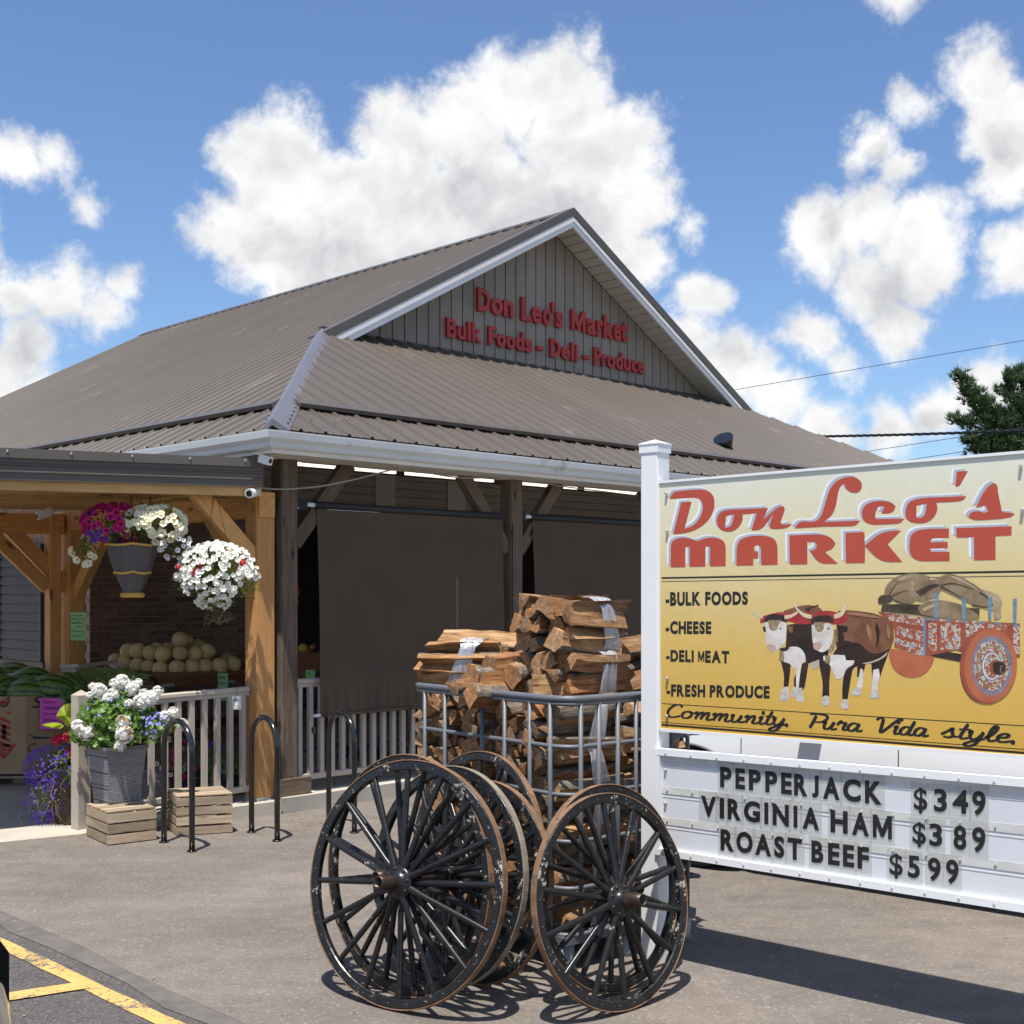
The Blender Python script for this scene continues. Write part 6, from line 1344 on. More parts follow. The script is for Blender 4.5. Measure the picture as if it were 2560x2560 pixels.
def set_wheel(r_, label, contact, yaw, lean, D, spin=0.0):
    """contact point on the ground; yaw = heading of the outward axle from -Y (deg, + to the right); lean = tilt back (deg)"""
    n = Vector((math.sin(R(yaw)), -math.cos(R(yaw)), 0)); right = UP.cross(n).normalized()*1; upv = (UP*math.cos(R(lean))-n*math.sin(R(lean))).normalized(); axle = right.cross(upv).normalized()
    if axle.dot(n) < 0: right = -right; axle = -axle
    Mx = Matrix((right, upv, axle)).transposed().to_4x4(); c = Vector(contact)+upv*D/2+axle*.0; 
    c.z += .018*math.sin(R(lean)); Mx.translation = c; r_.matrix_basis = Mx @ Matrix.Rotation(R(spin), 4, 'Z'); r_['label'] = label; return r_
wA = wheel_parts(1.01, 16, 'rust', 1); set_wheel(wA, 'frontmost and largest black carriage wheel of the left stack', ground(973, 2524), -34, 11, 1.01, 3)
wB = copy_tree(wA); set_wheel(wB, 'second black carriage wheel from the front in the left stack', ground(998, 2488), -43, 4.5, 1.01, 9)
wC = wheel_parts(.945, 16, 'greytyre', 2); set_wheel(wC, 'third wheel of the left stack, with a greyish worn tyre', ground(1085, 2468), -44, 9, .945, 6)
wD = wheel_parts(.875, 16, 'rust', 3); set_wheel(wD, 'fourth wheel of the left stack, slightly smaller with rusty tyre', ground(1172, 2458), -47, 9, .875, 14)
wE = wheel_parts(.955, 16, 'rust', 5); set_wheel(wE, 'rearmost wheel of the left stack, resting against the cage tubes', ground(1155, 2394), -50, 9, .955, 2)
wF = wheel_parts(.875, 14, 'rust', 4); set_wheel(wF, 'front black carriage wheel of the right pair, before the white post', ground(1570, 2527), 41, 11, .875, 8)
wG = copy_tree(wF); set_wheel(wG, 'rear black carriage wheel of the right pair, against the cage', ground(1553, 2480), 43, 8, .875, 1)
# ================================================================== roadside sign
S0 = Vector((0.702, 5.80, 0)); SD = Vector((0.753, -0.66, 0)).normalized(); SN = Vector((-0.66, -0.753, 0)).normalized()   # towards the viewer
def onS(u, v, off=0.0): return on_plane(u, v, S0+SN*off, SN)
def sS(p): return (p-S0).dot(SD), p.z
SIGN = root('roadside_sign', 'tall white framed market sign with yellow printed panel and letter board', 'sign', S0+SD*.85)
M['vinyl'] = plain('white_vinyl', (0.80, 0.80, 0.80), 0.32, 0, 0.03, 2, wear_sheen=((.62, .62, .60), .70, 7)); M['board'] = plain('white_board', (0.66, 0.67, 0.70), 0.35, 0, 0.04, 2)
def spost(t, top, nm='post'):
    c = S0+SD*t-SN*0.0; w = 0.098; b = .006
    Mx = Matrix((SD, SN, UP)).transposed().to_4x4(); Mx.translation = Vector((c.x, c.y, top/2)); sec = [(-w/2+b, -w/2), (w/2-b, -w/2), (w/2, -w/2+b), (w/2, w/2-b), (w/2-b, w/2), (-w/2+b, w/2), (-w/2, w/2-b), (-w/2, -w/2+b)]
    MB().prism([(x, y, -top/2) for x, y in sec], (0, 0, top)).obj(nm, M['vinyl'], SIGN, Mx)
    h = w/2+.004; q_ = [(-h, -h), (h, -h), (h, h), (-h, h)]; Mx = Mx.copy(); Mx.translation = Vector((c.x, c.y, top))
    mb = MB(); mb.add([(x, y, -.035) for x, y in q_]+[(x, y, .002) for x, y in q_]+[(x*1.05, y*1.05, .003) for x, y in q_]+[(x*1.05, y*1.05, .009) for x, y in q_]+[(0, 0, .03)],
        [(3, 2, 1, 0)]+[(r*4+i, r*4+(i+1) % 4, (r+1)*4+(i+1) % 4, (r+1)*4+i) for r in range(3) for i in range(4)]+[(12+i, 12+(i+1) % 4, 16) for i in range(4)]); mb.obj('post_cap', M['vinyl'], SIGN, Mx)
tpost = sS(onS(1640, 1500))[0]-0.0
spost(tpost-.005, 2.375); spost(1.80, 2.39)
TE = 1.745
def SP(t, z, off=0.0): return S0+SD*t+SN*off+UP*z
def ext(p0, p1):   # extend an edge seen in the photo to the panel's right end
    (t0, z0), (t1, z1) = sS(onS(*p0)), sS(onS(*p1)); return (t0, z0), (TE, z0+(z1-z0)*(TE-t0)/(t1-t0))
TL, TR = ext((1662, 1210), (2560, 1137)); BL_, BR_ = ext((1665, 1819), (2560, 1885)); OFF = .042
def quadslab(name, a, b, c, d, off0, off1, mat, par=SIGN):
    return MB().hexa([SP(*a, off0), SP(*b, off0), SP(*b, off1), SP(*a, off1), SP(*d, off0), SP(*c, off0), SP(*c, off1), SP(*d, off1)]).obj(name, mat, par)
def paneltint():
    m, nt, b = newmat('printed_yellow_panel'); q = NT(nt); t = q.n('ShaderNodeTexCoord'); s = q.n('ShaderNodeSeparateXYZ'); q.l(t.outputs['Object'], s.inputs[0]); n = q.noise(t.outputs['Object'], 1.6, 4, .5)
    f = q.math('ADD', s.outputs[2], q.math('MULTIPLY', q.math('SUBTRACT', n, .5), .16)); mr = q.n('ShaderNodeMapRange'); q.l(f, mr.inputs['Value']); mr.inputs['From Min'].default_value = 1.04; mr.inputs['From Max'].default_value = 2.2
    col = q.ramp(mr.outputs[0], [(0, (.60, .345, .050)), (.12, (.65, .40, .075)), (.35, (.68, .46, .12)), (.55, (.70, .53, .22)), (.75, (.72, .64, .38)), (1.0, (.74, .73, .60))])
    col = q.mix(1, col, q.ramp(q.noise(t.outputs['Object'], 26, 4, .6), [(.3, (.97,)*3), (.7, (1.02,)*3)]), 'MULTIPLY')
    q.l(col, b.inputs['Base Color']); b.inputs['Roughness'].default_value = .38; return m
M['ytint'] = paneltint()
PAN = quadslab('printed_panel', BL_, BR_, TR, TL, OFF-.012, OFF, M['ytint'])
e = .011
quadslab('panel_edge', (TL[0], TL[1]), (TR[0], TR[1]), (TR[0], TR[1]+e), (TL[0], TL[1]+e), OFF-.025, OFF+.006, M['vinyl']); quadslab('panel_edge', (BL_[0], BL_[1]-.014), (BR_[0], BR_[1]-.014), BR_, BL_, OFF-.025, OFF+.006, M['vinyl'])
quadslab('panel_edge', (BL_[0]-.010, BL_[1]-.014), BL_, TL, (TL[0]-.010, TL[1]+e), OFF-.025, OFF+.003, M['vinyl'])
# ---- print: outlines laid on the panel, a hair apart
M['pred2'] = plain('printed_red', (.46, .072, .038), .38, 0, .05, 5); M['pblk'] = plain('printed_black', (.018, .017, .016), .38); M['pwh'] = plain('printed_white', (.80, .80, .82), .4); M['pgry'] = plain('printed_grey', (.42, .43, .47), .4)
lay = [0]
def fillpoly(loops, off, name, mat, par=PAN, z=None):
    """flat printed shape from traced outlines (photo pixels) laid on the sign"""
    cu = bpy.data.curves.new(name, 'CURVE'); cu.dimensions = '2D'; cu.fill_mode = 'BOTH'
    for lp in loops:
        sp = cu.splines.new('POLY'); sp.points.add(len(lp)-1); sp.use_cyclic_u = True
        for i, (a, b) in enumerate(lp): sp.points[i].co = (a, b, 0, 1)
    ob = bpy.data.objects.new(name, cu); COL.objects.link(ob); bpy.context.view_layer.update()
    me = bpy.data.meshes.new_from_object(ob.evaluated_get(bpy.context.evaluated_depsgraph_get())); bpy.data.objects.remove(ob); bpy.data.curves.remove(cu)
    for v in me.vertices: v.co = SP(v.co.x, v.co.y, off)
    me.materials.clear(); me.materials.append(mat); me.name = name; return put(name, me, par)
def smooth(pts, n=4, k=.32):
    """round a traced outline: corners sharper than ~60 degrees stay"""
    P = [Vector((p[0], p[1])) for p in pts]; out = []; m = len(P)
    for i in range(m):
        a, b, c = P[i-1], P[i], P[(i+1) % m]; u, v = (b-a), (c-b)
        ang = abs(u.angle_signed(v)) if u.length > 0 and v.length > 0 else 0
        if ang > 1.15 or ang < .05: out.append(b); continue
        r = min(u.length, v.length)*.5; p, q_ = b-u.normalized()*r, b+v.normalized()*r
        for j in range(n+1): t = j/n; out.append(p*(1-t)**2+b*2*t*(1-t)+q_*t*t)
    return [(p.x, p.y) for p in out]
def tr6(pts, s=910/1932, ox=1650, oy=1180): return [sS(onS(ox+x*s, oy+y*s)) for x, y in pts]
def printed(loops, name, mat, off, dx=0, dy=0, tr=tr6, rnd=True):
    return fillpoly([[(a+dx, b+dy) for a, b in (smooth(tr(l)) if rnd else tr(l))] for l in loops], OFF+off, name, mat)
RED = [
 [[(78,146),(100,107),(245,94),(290,105),(315,135),(318,190),(290,255),(230,305),(160,328),(98,332),(140,163),(195,160),(158,303),(200,290),(240,250),(258,190),(245,150),(215,137)]],
 [[(327,250),(345,215),(380,203),(600,193),(575,255),(650,190),(680,183),(690,200),(665,270),(675,282),(728,277),(700,300),(640,306),(612,302),(608,280),(630,225),(565,309),(512,312),(540,222),(465,226),(467,255),(450,290),(420,315),(385,321),(350,310),(330,285)],[(378,235),(422,228),(405,292),(372,298)]],
 [[(740,301),(760,272),(790,262),(820,268),(860,262),(885,230),(905,160),(925,95),(960,50),(1010,30),(1060,28),(1095,55),(1098,90),(1075,115),(1035,112),(1010,90),(1005,68),(985,75),(970,110),(962,170),(945,225),(895,268),(1088,260),(1065,285),(1040,290),(900,292)]],
 [[(1095,215),(1110,180),(1150,160),(1210,155),(1255,165),(1275,185),(1262,215),(1235,223),(1200,222),(1215,190),(1205,183),(1180,188),(1165,225),(1170,252),(1320,250),(1300,275),(1230,280),(1150,283),(1110,268),(1098,240)]],
 [[(1325,215),(1340,165),(1380,148),(1430,140),(1648,131),(1635,152),(1600,160),(1490,166),(1498,195),(1485,235),(1450,268),(1400,277),(1350,268),(1328,245)],[(1385,180),(1440,172),(1430,230),(1410,247),(1385,245)]],
 [[(1599,2),(1657,-2),(1612,79),(1590,80)]],
 [[(1660,245),(1665,225),(1690,210),(1725,212),(1745,222),(1765,210),(1750,180),(1700,192),(1740,110),(1775,70),(1800,62),(1815,80),(1815,110),(1838,215),(1905,222),(1890,240),(1840,250),(1740,258),(1690,258)]],
 [[(85,507),(85,390),(95,365),(125,352),(180,350),(225,372),(265,352),(320,348),(365,365),(376,395),(376,500),(293,502),(293,400),(268,396),(268,502),(185,504),(185,400),(162,400),(162,505)]],
 [[(433,498),(433,400),(450,360),(500,342),(580,338),(635,355),(650,390),(651,492),(564,495),(562,400),(545,388),(527,395),(527,422),(548,422),(548,460),(522,460),(522,496)]],
 [[(715,492),(713,338),(880,332),(935,350),(957,380),(940,410),(900,425),(970,487),(870,489),(820,420),(850,412),(860,390),(850,375),(808,372),(808,490)]],
 [[(1012,485),(1010,325),(1110,320),(1112,393),(1200,318),(1305,312),(1232,385),(1310,478),(1195,481),(1114,397),(1112,483)]],
 [[(1348,400),(1352,340),(1385,312),(1440,304),(1557,302),(1557,350),(1475,352),(1460,362),(1460,375),(1550,372),(1550,405),(1458,408),(1462,425),(1560,425),(1560,473),(1400,475),(1360,455),(1348,420)]],
 [[(1595,300),(1888,290),(1888,338),(1803,342),(1803,467),(1690,470),(1688,348),(1597,350)]],
]
for i, L_ in enumerate(RED):
    printed(L_, 'printed_shadow', M['pwh'], .0003+.00001*i, -.020, .014); printed(L_, 'printed_shadow', M['pgry'], .0005+.00001*i, -.011, .008); printed(L_, 'printed_letter', M['pred2'], .0007+.00001*i)
def sline(p0, p1, th, name='printed_line'):
    (a, z0), (b, z1) = ext(p0, p1); return MB().add([SP(a+.004, z0-th/2, OFF+.0003), SP(b-.004, z1-th/2, OFF+.0003), SP(b-.004, z1+th/2, OFF+.0003), SP(a+.004, z0+th/2, OFF+.0003)], [(0, 1, 2, 3)]).obj(name, M['pblk'], PAN, fixn=False)
k4 = .6211
def r4(x, y): return 1600+x*k4, 1100+y*k4
sline(r4(105, 556), r4(1546, 530), .008); sline(r4(105, 570), r4(1546, 548), .003); sline(r4(105, 1058), r4(1546, 1146), .0035); sline(r4(105, 1133), r4(1546, 1240), .003); sline(r4(105, 1143), r4(1546, 1254), .009)
Sm4 = Matrix((SD, UP, SN)).transposed().to_4x4()
def boxtext(s, x0, y0, x1, y1, xr=None, yr0=None, yr1=None, off=.02, mat='pblk', r=r4, name='printed_words', oz=.0005, par=PAN, shear=0, hook=None):
    """write s between photo points (x0,y0 top-left) (x1,y1 bottom-left) and right end xr with top yr0 / bottom yr1"""
    (t0, zb0) = sS(onS(*r(x0, y1))); (_, zt0) = sS(onS(*r(x0, y0))); (t1, zb1) = sS(onS(*r(xr, yr1))); (_, zt1) = sS(onS(*r(xr, yr0)))
    mb = MB(); text_line(mb, s, Matrix(), 1.0, 1.0, off, shear=0)
    V = []
    for (x, y, z) in mb.v:
        lo = zb0+(zb1-zb0)*x; hi = zt0+(zt1-zt0)*x; V.append(SP(t0+(t1-t0)*x+shear*y*(hi-lo), lo+(hi-lo)*y, OFF+oz))
    mb.v = V; return mb.obj(name, M[mat], par, fixn=False)
boxtext('-BULK FOODS', 124, 612, None, 668, 455, 610, 663, off=.052); boxtext('-CHEESE', 124, 728, None, 780, 308, 730, 780, off=.052)
boxtext('-DELI MEAT', 126, 843, None, 890, 380, 848, 898, off=.052); boxtext('-FRESH PRODUCE', 128, 981, None, 1030, 542, 988, 1038, off=.052)
# ---- brush script line
STR = {  # strokes in letter space: x, y with x-height 1, third value = half thickness factor
 'o': [[(.55,.95),(.2,.85),(.05,.45),(.2,.08),(.5,.05),(.72,.35),(.72,.7),(.5,.95),(.8,.8),(1.0,.75)]], 'm': [[(-.05,.7),(.15,.95),(.2,.5),(.12,.0)],[(.14,.25),(.4,.85),(.6,.95),(.6,.5),(.52,.0)],[(.54,.25),(.8,.85),(1.0,.95),(1.02,.5),(.98,.12),(1.15,.0),(1.4,.15)]],
 'n': [[(-.05,.7),(.15,.95),(.2,.5),(.12,.0)],[(.14,.25),(.4,.85),(.62,.95),(.64,.5),(.6,.12),(.78,.0),(1.05,.15)]], 'u': [[(-.05,.7),(.12,.95),(.1,.4),(.22,.02),(.45,.08),(.66,.5),(.72,.95)],[(.7,.9),(.62,.3),(.75,.0),(1.05,.15)]],
 'i': [[(-.05,.7),(.15,.95),(.1,.3),(.22,.0),(.5,.15)],[(.14,1.45),(.15,1.5)]], 't': [[(.3,1.75),(.16,.8),(.12,.25),(.25,.0),(.55,.15)],[(-.1,1.05),(.55,1.12)]], 'y': [[(-.05,.7),(.12,.95),(.1,.4),(.24,.05),(.5,.15),(.68,.6),(.74,.95)],[(.74,.95),(.62,.0),(.45,-.6),(.15,-.8),(-.05,-.6),(.3,-.2),(.95,.2)]],
 'r': [[(-.05,.6),(.15,1.1),(.25,.9),(.5,.92),(.46,.4),(.5,.05),(.8,.1)]], 'a': [[(.62,.85),(.3,.95),(.05,.6),(.08,.15),(.35,.0),(.6,.4),(.72,.95)],[(.7,.9),(.64,.25),(.78,.0),(1.05,.15)]], 'd': [[(.6,.85),(.3,.95),(.05,.6),(.08,.15),(.35,.0),(.6,.4),(.8,1.7)],[(.8,1.7),(.64,.3),(.78,.0),(1.05,.15)]],
 's': [[(-.1,.3),(.25,.8),(.42,1.1),(.45,.7),(.55,.25),(.35,.0),(.05,.1)],[(.5,.1),(.9,.2)]], 'l': [[(-.05,.3),(.3,.8),(.45,1.5),(.32,1.75),(.18,1.3),(.14,.4),(.3,.0),(.6,.15)]], 'e': [[(.05,.45),(.45,.55),(.58,.8),(.38,.97),(.12,.7),(.1,.25),(.35,.0),(.85,.2)]],
 'C': [[(1.05,1.45),(.85,1.75),(.45,1.7),(.1,1.1),(.1,.4),(.4,.02),(.85,.15),(1.1,.3)]], 'P': [[(.0,1.75),(.6,1.8),(1.15,1.7),(1.3,1.3),(1.0,.85),(.5,.8)],[(.5,1.6),(.42,.8),(.3,.0)]], 'V': [[(-.1,1.55),(.15,1.8),(.38,1.6),(.42,.8),(.5,.05),(.9,.7),(1.25,1.4),(1.55,1.85),(1.75,1.6)]], '.': [[(.1,.08),(.12,.09)]]}
ADV = {'o': .98, 'm': 1.35, 'n': 1.0, 'u': 1.0, 'i': .45, 't': .5, 'y': .92, 'r': .72, 'a': 1.0, 'd': 1.0, 's': .85, 'l': .55, 'e': .8, 'C': 1.15, 'P': 1.15, 'V': 1.35, '.': .5}
def script_word(s, x0, x1, ya, yb, r, th=.017, h=None, shear=.35, mat='pblk'):
    """ya, yb = baseline rows (photo) at the left and right ends; h = x-height in metres"""
    w = sum(ADV[c] for c in s); (t0, z0) = sS(onS(*r(x0, ya))); (t1, z1) = sS(onS(*r(x1, yb))); sc = (t1-t0)/w; x = 0; k = 0
    for ch in s:
        mb = MB()
        for st in STR[ch]:
            pts = catmull([Vector((a, b, 0)) for a, b in st], 6); L = []; Rr = []; n = len(pts)
            P = [Vector((t0+(x+p.x)*sc+shear*p.y*h, z0+(z1-z0)*(x+p.x)/w+p.y*h)) for p in pts]
            for i, p in enumerate(P):
                d = (P[min(i+1, n-1)]-P[max(i-1, 0)]); d = d.normalized() if d.length > 1e-9 else Vector((1, 0)); nn = Vector((-d.y, d.x)); vert = abs(d.y); wdt = th*(.42+.62*vert)*(.7 if i in (0, n-1) else 1)*(1.5 if len(st) == 2 and st[0][0] > 0 and n < 9 and ch in 'i.' else 1)
                L.append(p+nn*wdt*.5); Rr.append(p-nn*wdt*.5)
            o_ = OFF+.0005+.00004*(k % 9); k += 1
            if ch in 'i.' and len(st) == 2:
                c = P[0]; mb.add([SP(c.x, c.y, o_)]+[SP(c.x+math.cos(a*.6283)*th*.62, c.y+math.sin(a*.6283)*th*.62, o_) for a in range(10)], [(0, 1+i, 1+(i+1) % 10) for i in range(10)]); continue
            V = [SP(p.x, p.y, o_) for p in L]+[SP(p.x, p.y, o_) for p in Rr]; mb.add(V, [(i, i+1, n+i+1, n+i) for i in range(n-1)])
        mb.obj('printed_letter', M[mat], PAN, fixn=False); x += ADV[ch]
k7 = .4658
def r7(x, y): return 1660+x*k7, 1740+y*k7
script_word('Community.', 38, 715, 108, 158, r7, h=.033, th=.0150); script_word('Pura', 785, 1085, 165, 186, r7, h=.033, th=.0150); script_word('Vida', 1150, 1440, 190, 212, r7, h=.033, th=.0150); script_word('style.', 1515, 1935, 214, 250, r7, h=.033, th=.0150)
# ---- printed oxen and cart
def p8(pts): s = 710/1932; return [sS(onS(1850+x*s, 1400+y*s)) for x, y in pts]
def pmat(name, c1, c2, sc=18, extra=None):
    m, nt, b = newmat(name); q = NT(nt); t = q.n('ShaderNodeTexCoord'); n = q.noise(t.outputs['Object'], sc, 6, .65, .4); st = [(.3, c1), (.7, c2)]
    if extra: st = [(.28, c1), (.42, extra[0]), (.5, c2), (.58, extra[1]), (.7, c1)]
    q.l(q.ramp(n, st, 'LINEAR' if not extra else 'CONSTANT'), b.inputs['Base Color']); b.inputs['Roughness'].default_value = .4; return m
oxb = pmat('print_brown_hide', (.11, .040, .019), (.29, .125, .062), 9); oxl = pmat('print_light_hide', (.26, .12, .06), (.40, .20, .115), 14); oxd = pmat('print_dark_hide', (.014, .008, .006), (.05, .022, .013), 12); oxw = pmat('print_white_hide', (.55, .48, .42), (.80, .76, .72), 16); oxc = pmat('print_cream', (.42, .34, .25), (.62, .54, .42), 22)
horn = pmat('print_horn', (.55, .45, .22), (.72, .64, .42), 10); nose = pmat('print_pink', (.45, .25, .20), (.58, .38, .32), 20); gold = pmat('print_brass', (.45, .36, .18), (.10, .07, .04), 70); hoof = pmat('print_hoof', (.40, .36, .33), (.65, .62, .58), 40)
sack = pmat('print_burlap', (.13, .085, .045), (.38, .27, .155), 13); sackd = pmat('print_burlap_dark', (.035, .024, .014), (.10, .07, .042), 13); sackl = pmat('print_burlap_light', (.30, .22, .13), (.52, .42, .28), 20)
cred = pmat('print_cart_red', (.26, .055, .03), (.38, .10, .05), 12); corn_ = pmat('print_cart_orange', (.40, .10, .045), (.50, .16, .07), 6); filg = pmat('print_filigree', (.45, .12, .06), (.62, .52, .40), 60, ((.25, .07, .05), (.10, .22, .32))); cblue = plain('print_blue', (.12, .26, .40), .4, 0, .3, 40); dk = pmat('print_dark', (.02, .012, .01), (.06, .035, .025), 12); rcloth = pmat('print_red_cloth', (.30, .02, .025), (.42, .05, .05), 14)
lz = [.0003]
def art(name, mat, *loops, rnd=True):
    lz[0] += .000015; return fillpoly([smooth(p8(l)) if rnd else p8(l) for l in loops], OFF+lz[0], name, mat)
A_ = 'printed_ox'; 
# rear ox
art(A_, oxb, [(330,345),(420,315),(500,303),(570,318),(600,350),(600,420),(340,420)]); art(A_, dk, [(480,330),(565,303),(570,312),(510,332),(505,350),(485,350)])
art(A_, oxd, [(350,440),(520,420),(600,470),(640,620),(620,680),(500,700),(490,760),(470,880),(420,900),(430,700),(360,600)]); art(A_, oxd, [(310,680),(380,690),(372,780),(362,860),(330,860),(335,780)]); art(A_, oxd, [(400,790),(432,760),(425,870),(400,900)])
art(A_, oxw, [(325,600),(390,585),(440,590),(478,640),(480,690),(440,710),(405,745),(372,700),(330,690)]); art(A_, oxw, [(415,720),(455,700),(440,780),(432,870),(415,870)]); art(A_, hoof, [(310,905),(330,858),(362,858),(368,930),(352,958),(305,950)]); art(A_, hoof, [(415,930),(418,868),(455,865),(470,945),(462,965),(420,958)]); art(A_, hoof, [(378,915),(400,855),(425,868),(412,930),(385,930)]); art(A_, oxc, [(505,700),(580,670),(572,730),(530,745),(508,725)])
art(A_, rcloth, [(170,430),(175,385),(300,350),(400,360),(520,350),(520,430),(440,440),(320,400)]); art(A_, oxw, [(205,420),(330,410),(352,440),(345,560),(300,600),(265,628),(225,610),(210,560)]); art(A_, nose, [(215,580),(240,565),(275,580),(280,605),(255,625),(222,612)]); art(A_, dk, [(200,395),(240,365),(330,372),(352,400),(350,425),(290,408),(205,422)]); art(A_, gold, [(225,410),(320,405),(300,430),(285,475),(255,482),(232,465),(228,430)]); art(A_, oxd, [(188,455),(205,450),(212,488),(195,485)]); art(A_, dk, [(300,600),(345,590),(352,470),(368,460),(375,590),(350,620),(310,618)]); art(A_, oxb, [(350,440),(395,450),(392,495),(370,490)])
art(A_, horn, [(92,328),(102,330),(150,362),(190,370),(192,398),(160,392),(120,365)]); art(A_, horn, [(335,375),(380,372),(425,345),(428,360),(385,392),(338,402)]); art(A_, gold, [(300,620),(330,620),(334,685),(302,685)])
# near ox
art(A_, oxb, [(690,440),(700,345),(760,338),(870,350),(960,365),(1040,400),(1075,450),(1080,530),(1060,600),(1020,650),(930,690),(850,700),(800,700),(700,640),(680,560)]); art(A_, oxd, [(680,600),(760,560),(850,560),(900,620),(960,640),(1030,610),(1050,600),(1035,650),(1000,740),(968,850),(935,860),(925,700),(850,710),(800,730),(780,840),(765,940),(728,945),(728,860),(740,760),(690,800),(640,700)]); art(A_, oxd, [(575,640),(640,690),(650,720),(640,830),(640,920),(592,925),(598,840),(570,700)]); art(A_, oxd, [(830,715),(885,700),(880,740),(850,790),(828,790)])
art(A_, oxw, [(600,650),(660,640),(745,645),(755,680),(810,680),(808,705),(750,740),(735,800),(690,808),(665,760),(640,700),(600,680)]); art(A_, oxc, [(860,700),(940,685),(1000,655),(1035,620),(1030,645),(980,680),(900,705)])
art(A_, oxw, [(850,735),(868,740),(872,830),(855,885),(830,900),(825,860),(840,800)]); art(A_, oxw, [(938,745),(975,735),(985,790),(965,860),(970,900),(930,900),(928,850)])
art(A_, hoof, [(583,970),(598,920),(628,918),(645,960),(635,988),(600,988)]); art(A_, hoof, [(715,990),(728,942),(762,942),(776,985),(765,1010),(728,1008)]); art(A_, hoof, [(790,905),(810,860),(850,862),(858,905),(830,922),(800,915)]); art(A_, hoof, [(912,930),(928,880),(965,878),(980,920),(970,936),(925,936)])
art(A_, rcloth, [(500,390),(560,350),(640,340),(720,365),(765,370),(765,410),(700,440),(560,420)]); art(A_, oxw, [(520,440),(640,425),(668,450),(662,560),(630,610),(590,630),(545,605),(525,550)]); art(A_, nose, [(530,570),(560,550),(590,565),(585,600),(560,618),(532,600)]); art(A_, dk, [(508,400),(570,372),(650,378),(672,405),(665,428),(590,415),(520,432)]); art(A_, gold, [(535,425),(615,420),(605,440),(600,480),(575,492),(550,478),(540,450)]); art(A_, dk, [(628,462),(640,458),(642,470),(630,474)]); art(A_, dk, [(302,462),(312,458),(314,468),(304,472)])
art(A_, oxd, [(690,440),(765,450),(762,490),(720,490),(695,470)]); art(A_, gold, [(665,620),(690,540),(685,470),(672,470),(672,540),(640,600),(632,625)]); art(A_, horn, [(392,292),(402,292),(425,330),(470,362),(520,372),(522,398),(470,392),(425,350)]); art(A_, horn, [(672,370),(720,355),(748,300),(768,298),(750,350),(720,390),(676,398)]); art(A_, gold, [(612,645),(645,645),(650,700),(612,700)]); art(A_, rcloth, [(735,400),(745,372),(765,385),(762,410),(745,415)])
# cart
C_ = 'printed_cart'
art(C_, corn_, [(1040,640),(1060,600),(1355,640),(1340,710),(1290,775),(1210,802),(1130,785),(1070,735)]); art(C_, dk, [(1150,580),(1560,640),(1530,690),(1370,660),(1150,610)])
art(C_, cred, [(968,350),(1290,392),(1290,650),(1080,590),(1085,480),(1060,430),(1010,385)], rnd=False); art(C_, filg, [(1020,352),(1285,395),(1283,450),(1050,410)], rnd=False); art(C_, filg, [(1098,450),(1205,472),(1205,535),(1098,512)], rnd=False); art(C_, filg, [(1225,475),(1280,485),(1280,555),(1225,542)], rnd=False); art(C_, filg, [(1085,525),(1283,575),(1283,650),(1170,625),(1165,590),(1085,570)], rnd=False)
art(C_, cred, [(1290,390),(1905,430),(1932,430),(1932,660),(1560,630),(1500,610),(1285,655)], rnd=False)
for (a, b_, c, d) in ((1312, 425, 1370, 620), (1395, 425, 1530, 610), (1565, 430, 1690, 520), (1715, 435, 1845, 480), (1885, 445, 1932, 640)): art(C_, filg, [(a, b_), (c, b_+6), (c, d-6), (a, d)], rnd=False)
art(C_, cblue, [(1280,388),(1296,390),(1292,655),(1276,650)], rnd=False); 
for i in range(22):
    x = 1300+28*i; y = 392+1.7*i; art(C_, [gold, cblue, corn_, filg][i % 4], [(x, y), (x+26, y+1.6), (x+26, y+20), (x, y+18)], rnd=False)
for (x, y0) in ((1372, 1), (1540, 1), (1700, 1), (1868, 1)): art(C_, cred, [(x, 425), (x+14, 425), (x+14, 620), (x, 615)], rnd=False)
art(C_, sackd, [(990,350),(1000,300),(1250,300),(1660,330),(1655,400),(1350,395),(1240,370)]); art('printed_sack', sack, [(1010,250),(1020,180),(1080,120),(1160,92),(1240,92),(1320,110),(1330,200),(1250,250),(1200,300),(1100,290),(1060,240),(1020,245)]); art('printed_sack', sackd, [(968,265),(990,238),(1060,240),(1075,270),(1045,292),(975,300)]); art('printed_sack', sack, [(1240,320),(1290,280),(1400,270),(1540,300),(1650,370),(1655,400),(1500,402),(1370,390),(1260,370)])
art('printed_sack', sackl, [(1560,190),(1700,200),(1790,240),(1815,290),(1795,330),(1812,370),(1790,405),(1755,400),(1750,340),(1640,320)]); art('printed_sack', sack, [(1190,150),(1230,125),(1350,140),(1430,90),(1520,105),(1640,175),(1710,230),(1755,305),(1720,322),(1600,300),(1500,250),(1400,200),(1370,250),(1250,285),(1215,260)]); art('printed_sack', sackd, [(1225,215),(1300,175),(1370,160),(1395,175),(1330,200),(1260,250)]); art('printed_sack', sackl, [(1195,150),(1215,140),(1210,210),(1197,208)]); art('printed_sack', sackd, [(1600,298),(1700,318),(1755,305),(1745,315),(1700,328),(1610,312)])
for P_ in ([(1040,240),(1075,180),(1120,140),(1080,190),(1052,242)], [(1052,246),(1120,215),(1190,205),(1120,225),(1058,255)], [(1050,250),(1110,285),(1180,300),(1105,293),(1048,258)], [(1395,170),(1470,150),(1560,175),(1620,205),(1555,185),(1470,162),(1398,180)], [(1395,178),(1450,200),(1530,250),(1590,270),(1520,255),(1440,210),(1392,188)], [(1240,210),(1290,195),(1350,175),(1300,205),(1245,222)], [(1660,215),(1720,250),(1745,290),(1705,258),(1655,225)]): art('printed_sack', sackd, P_)
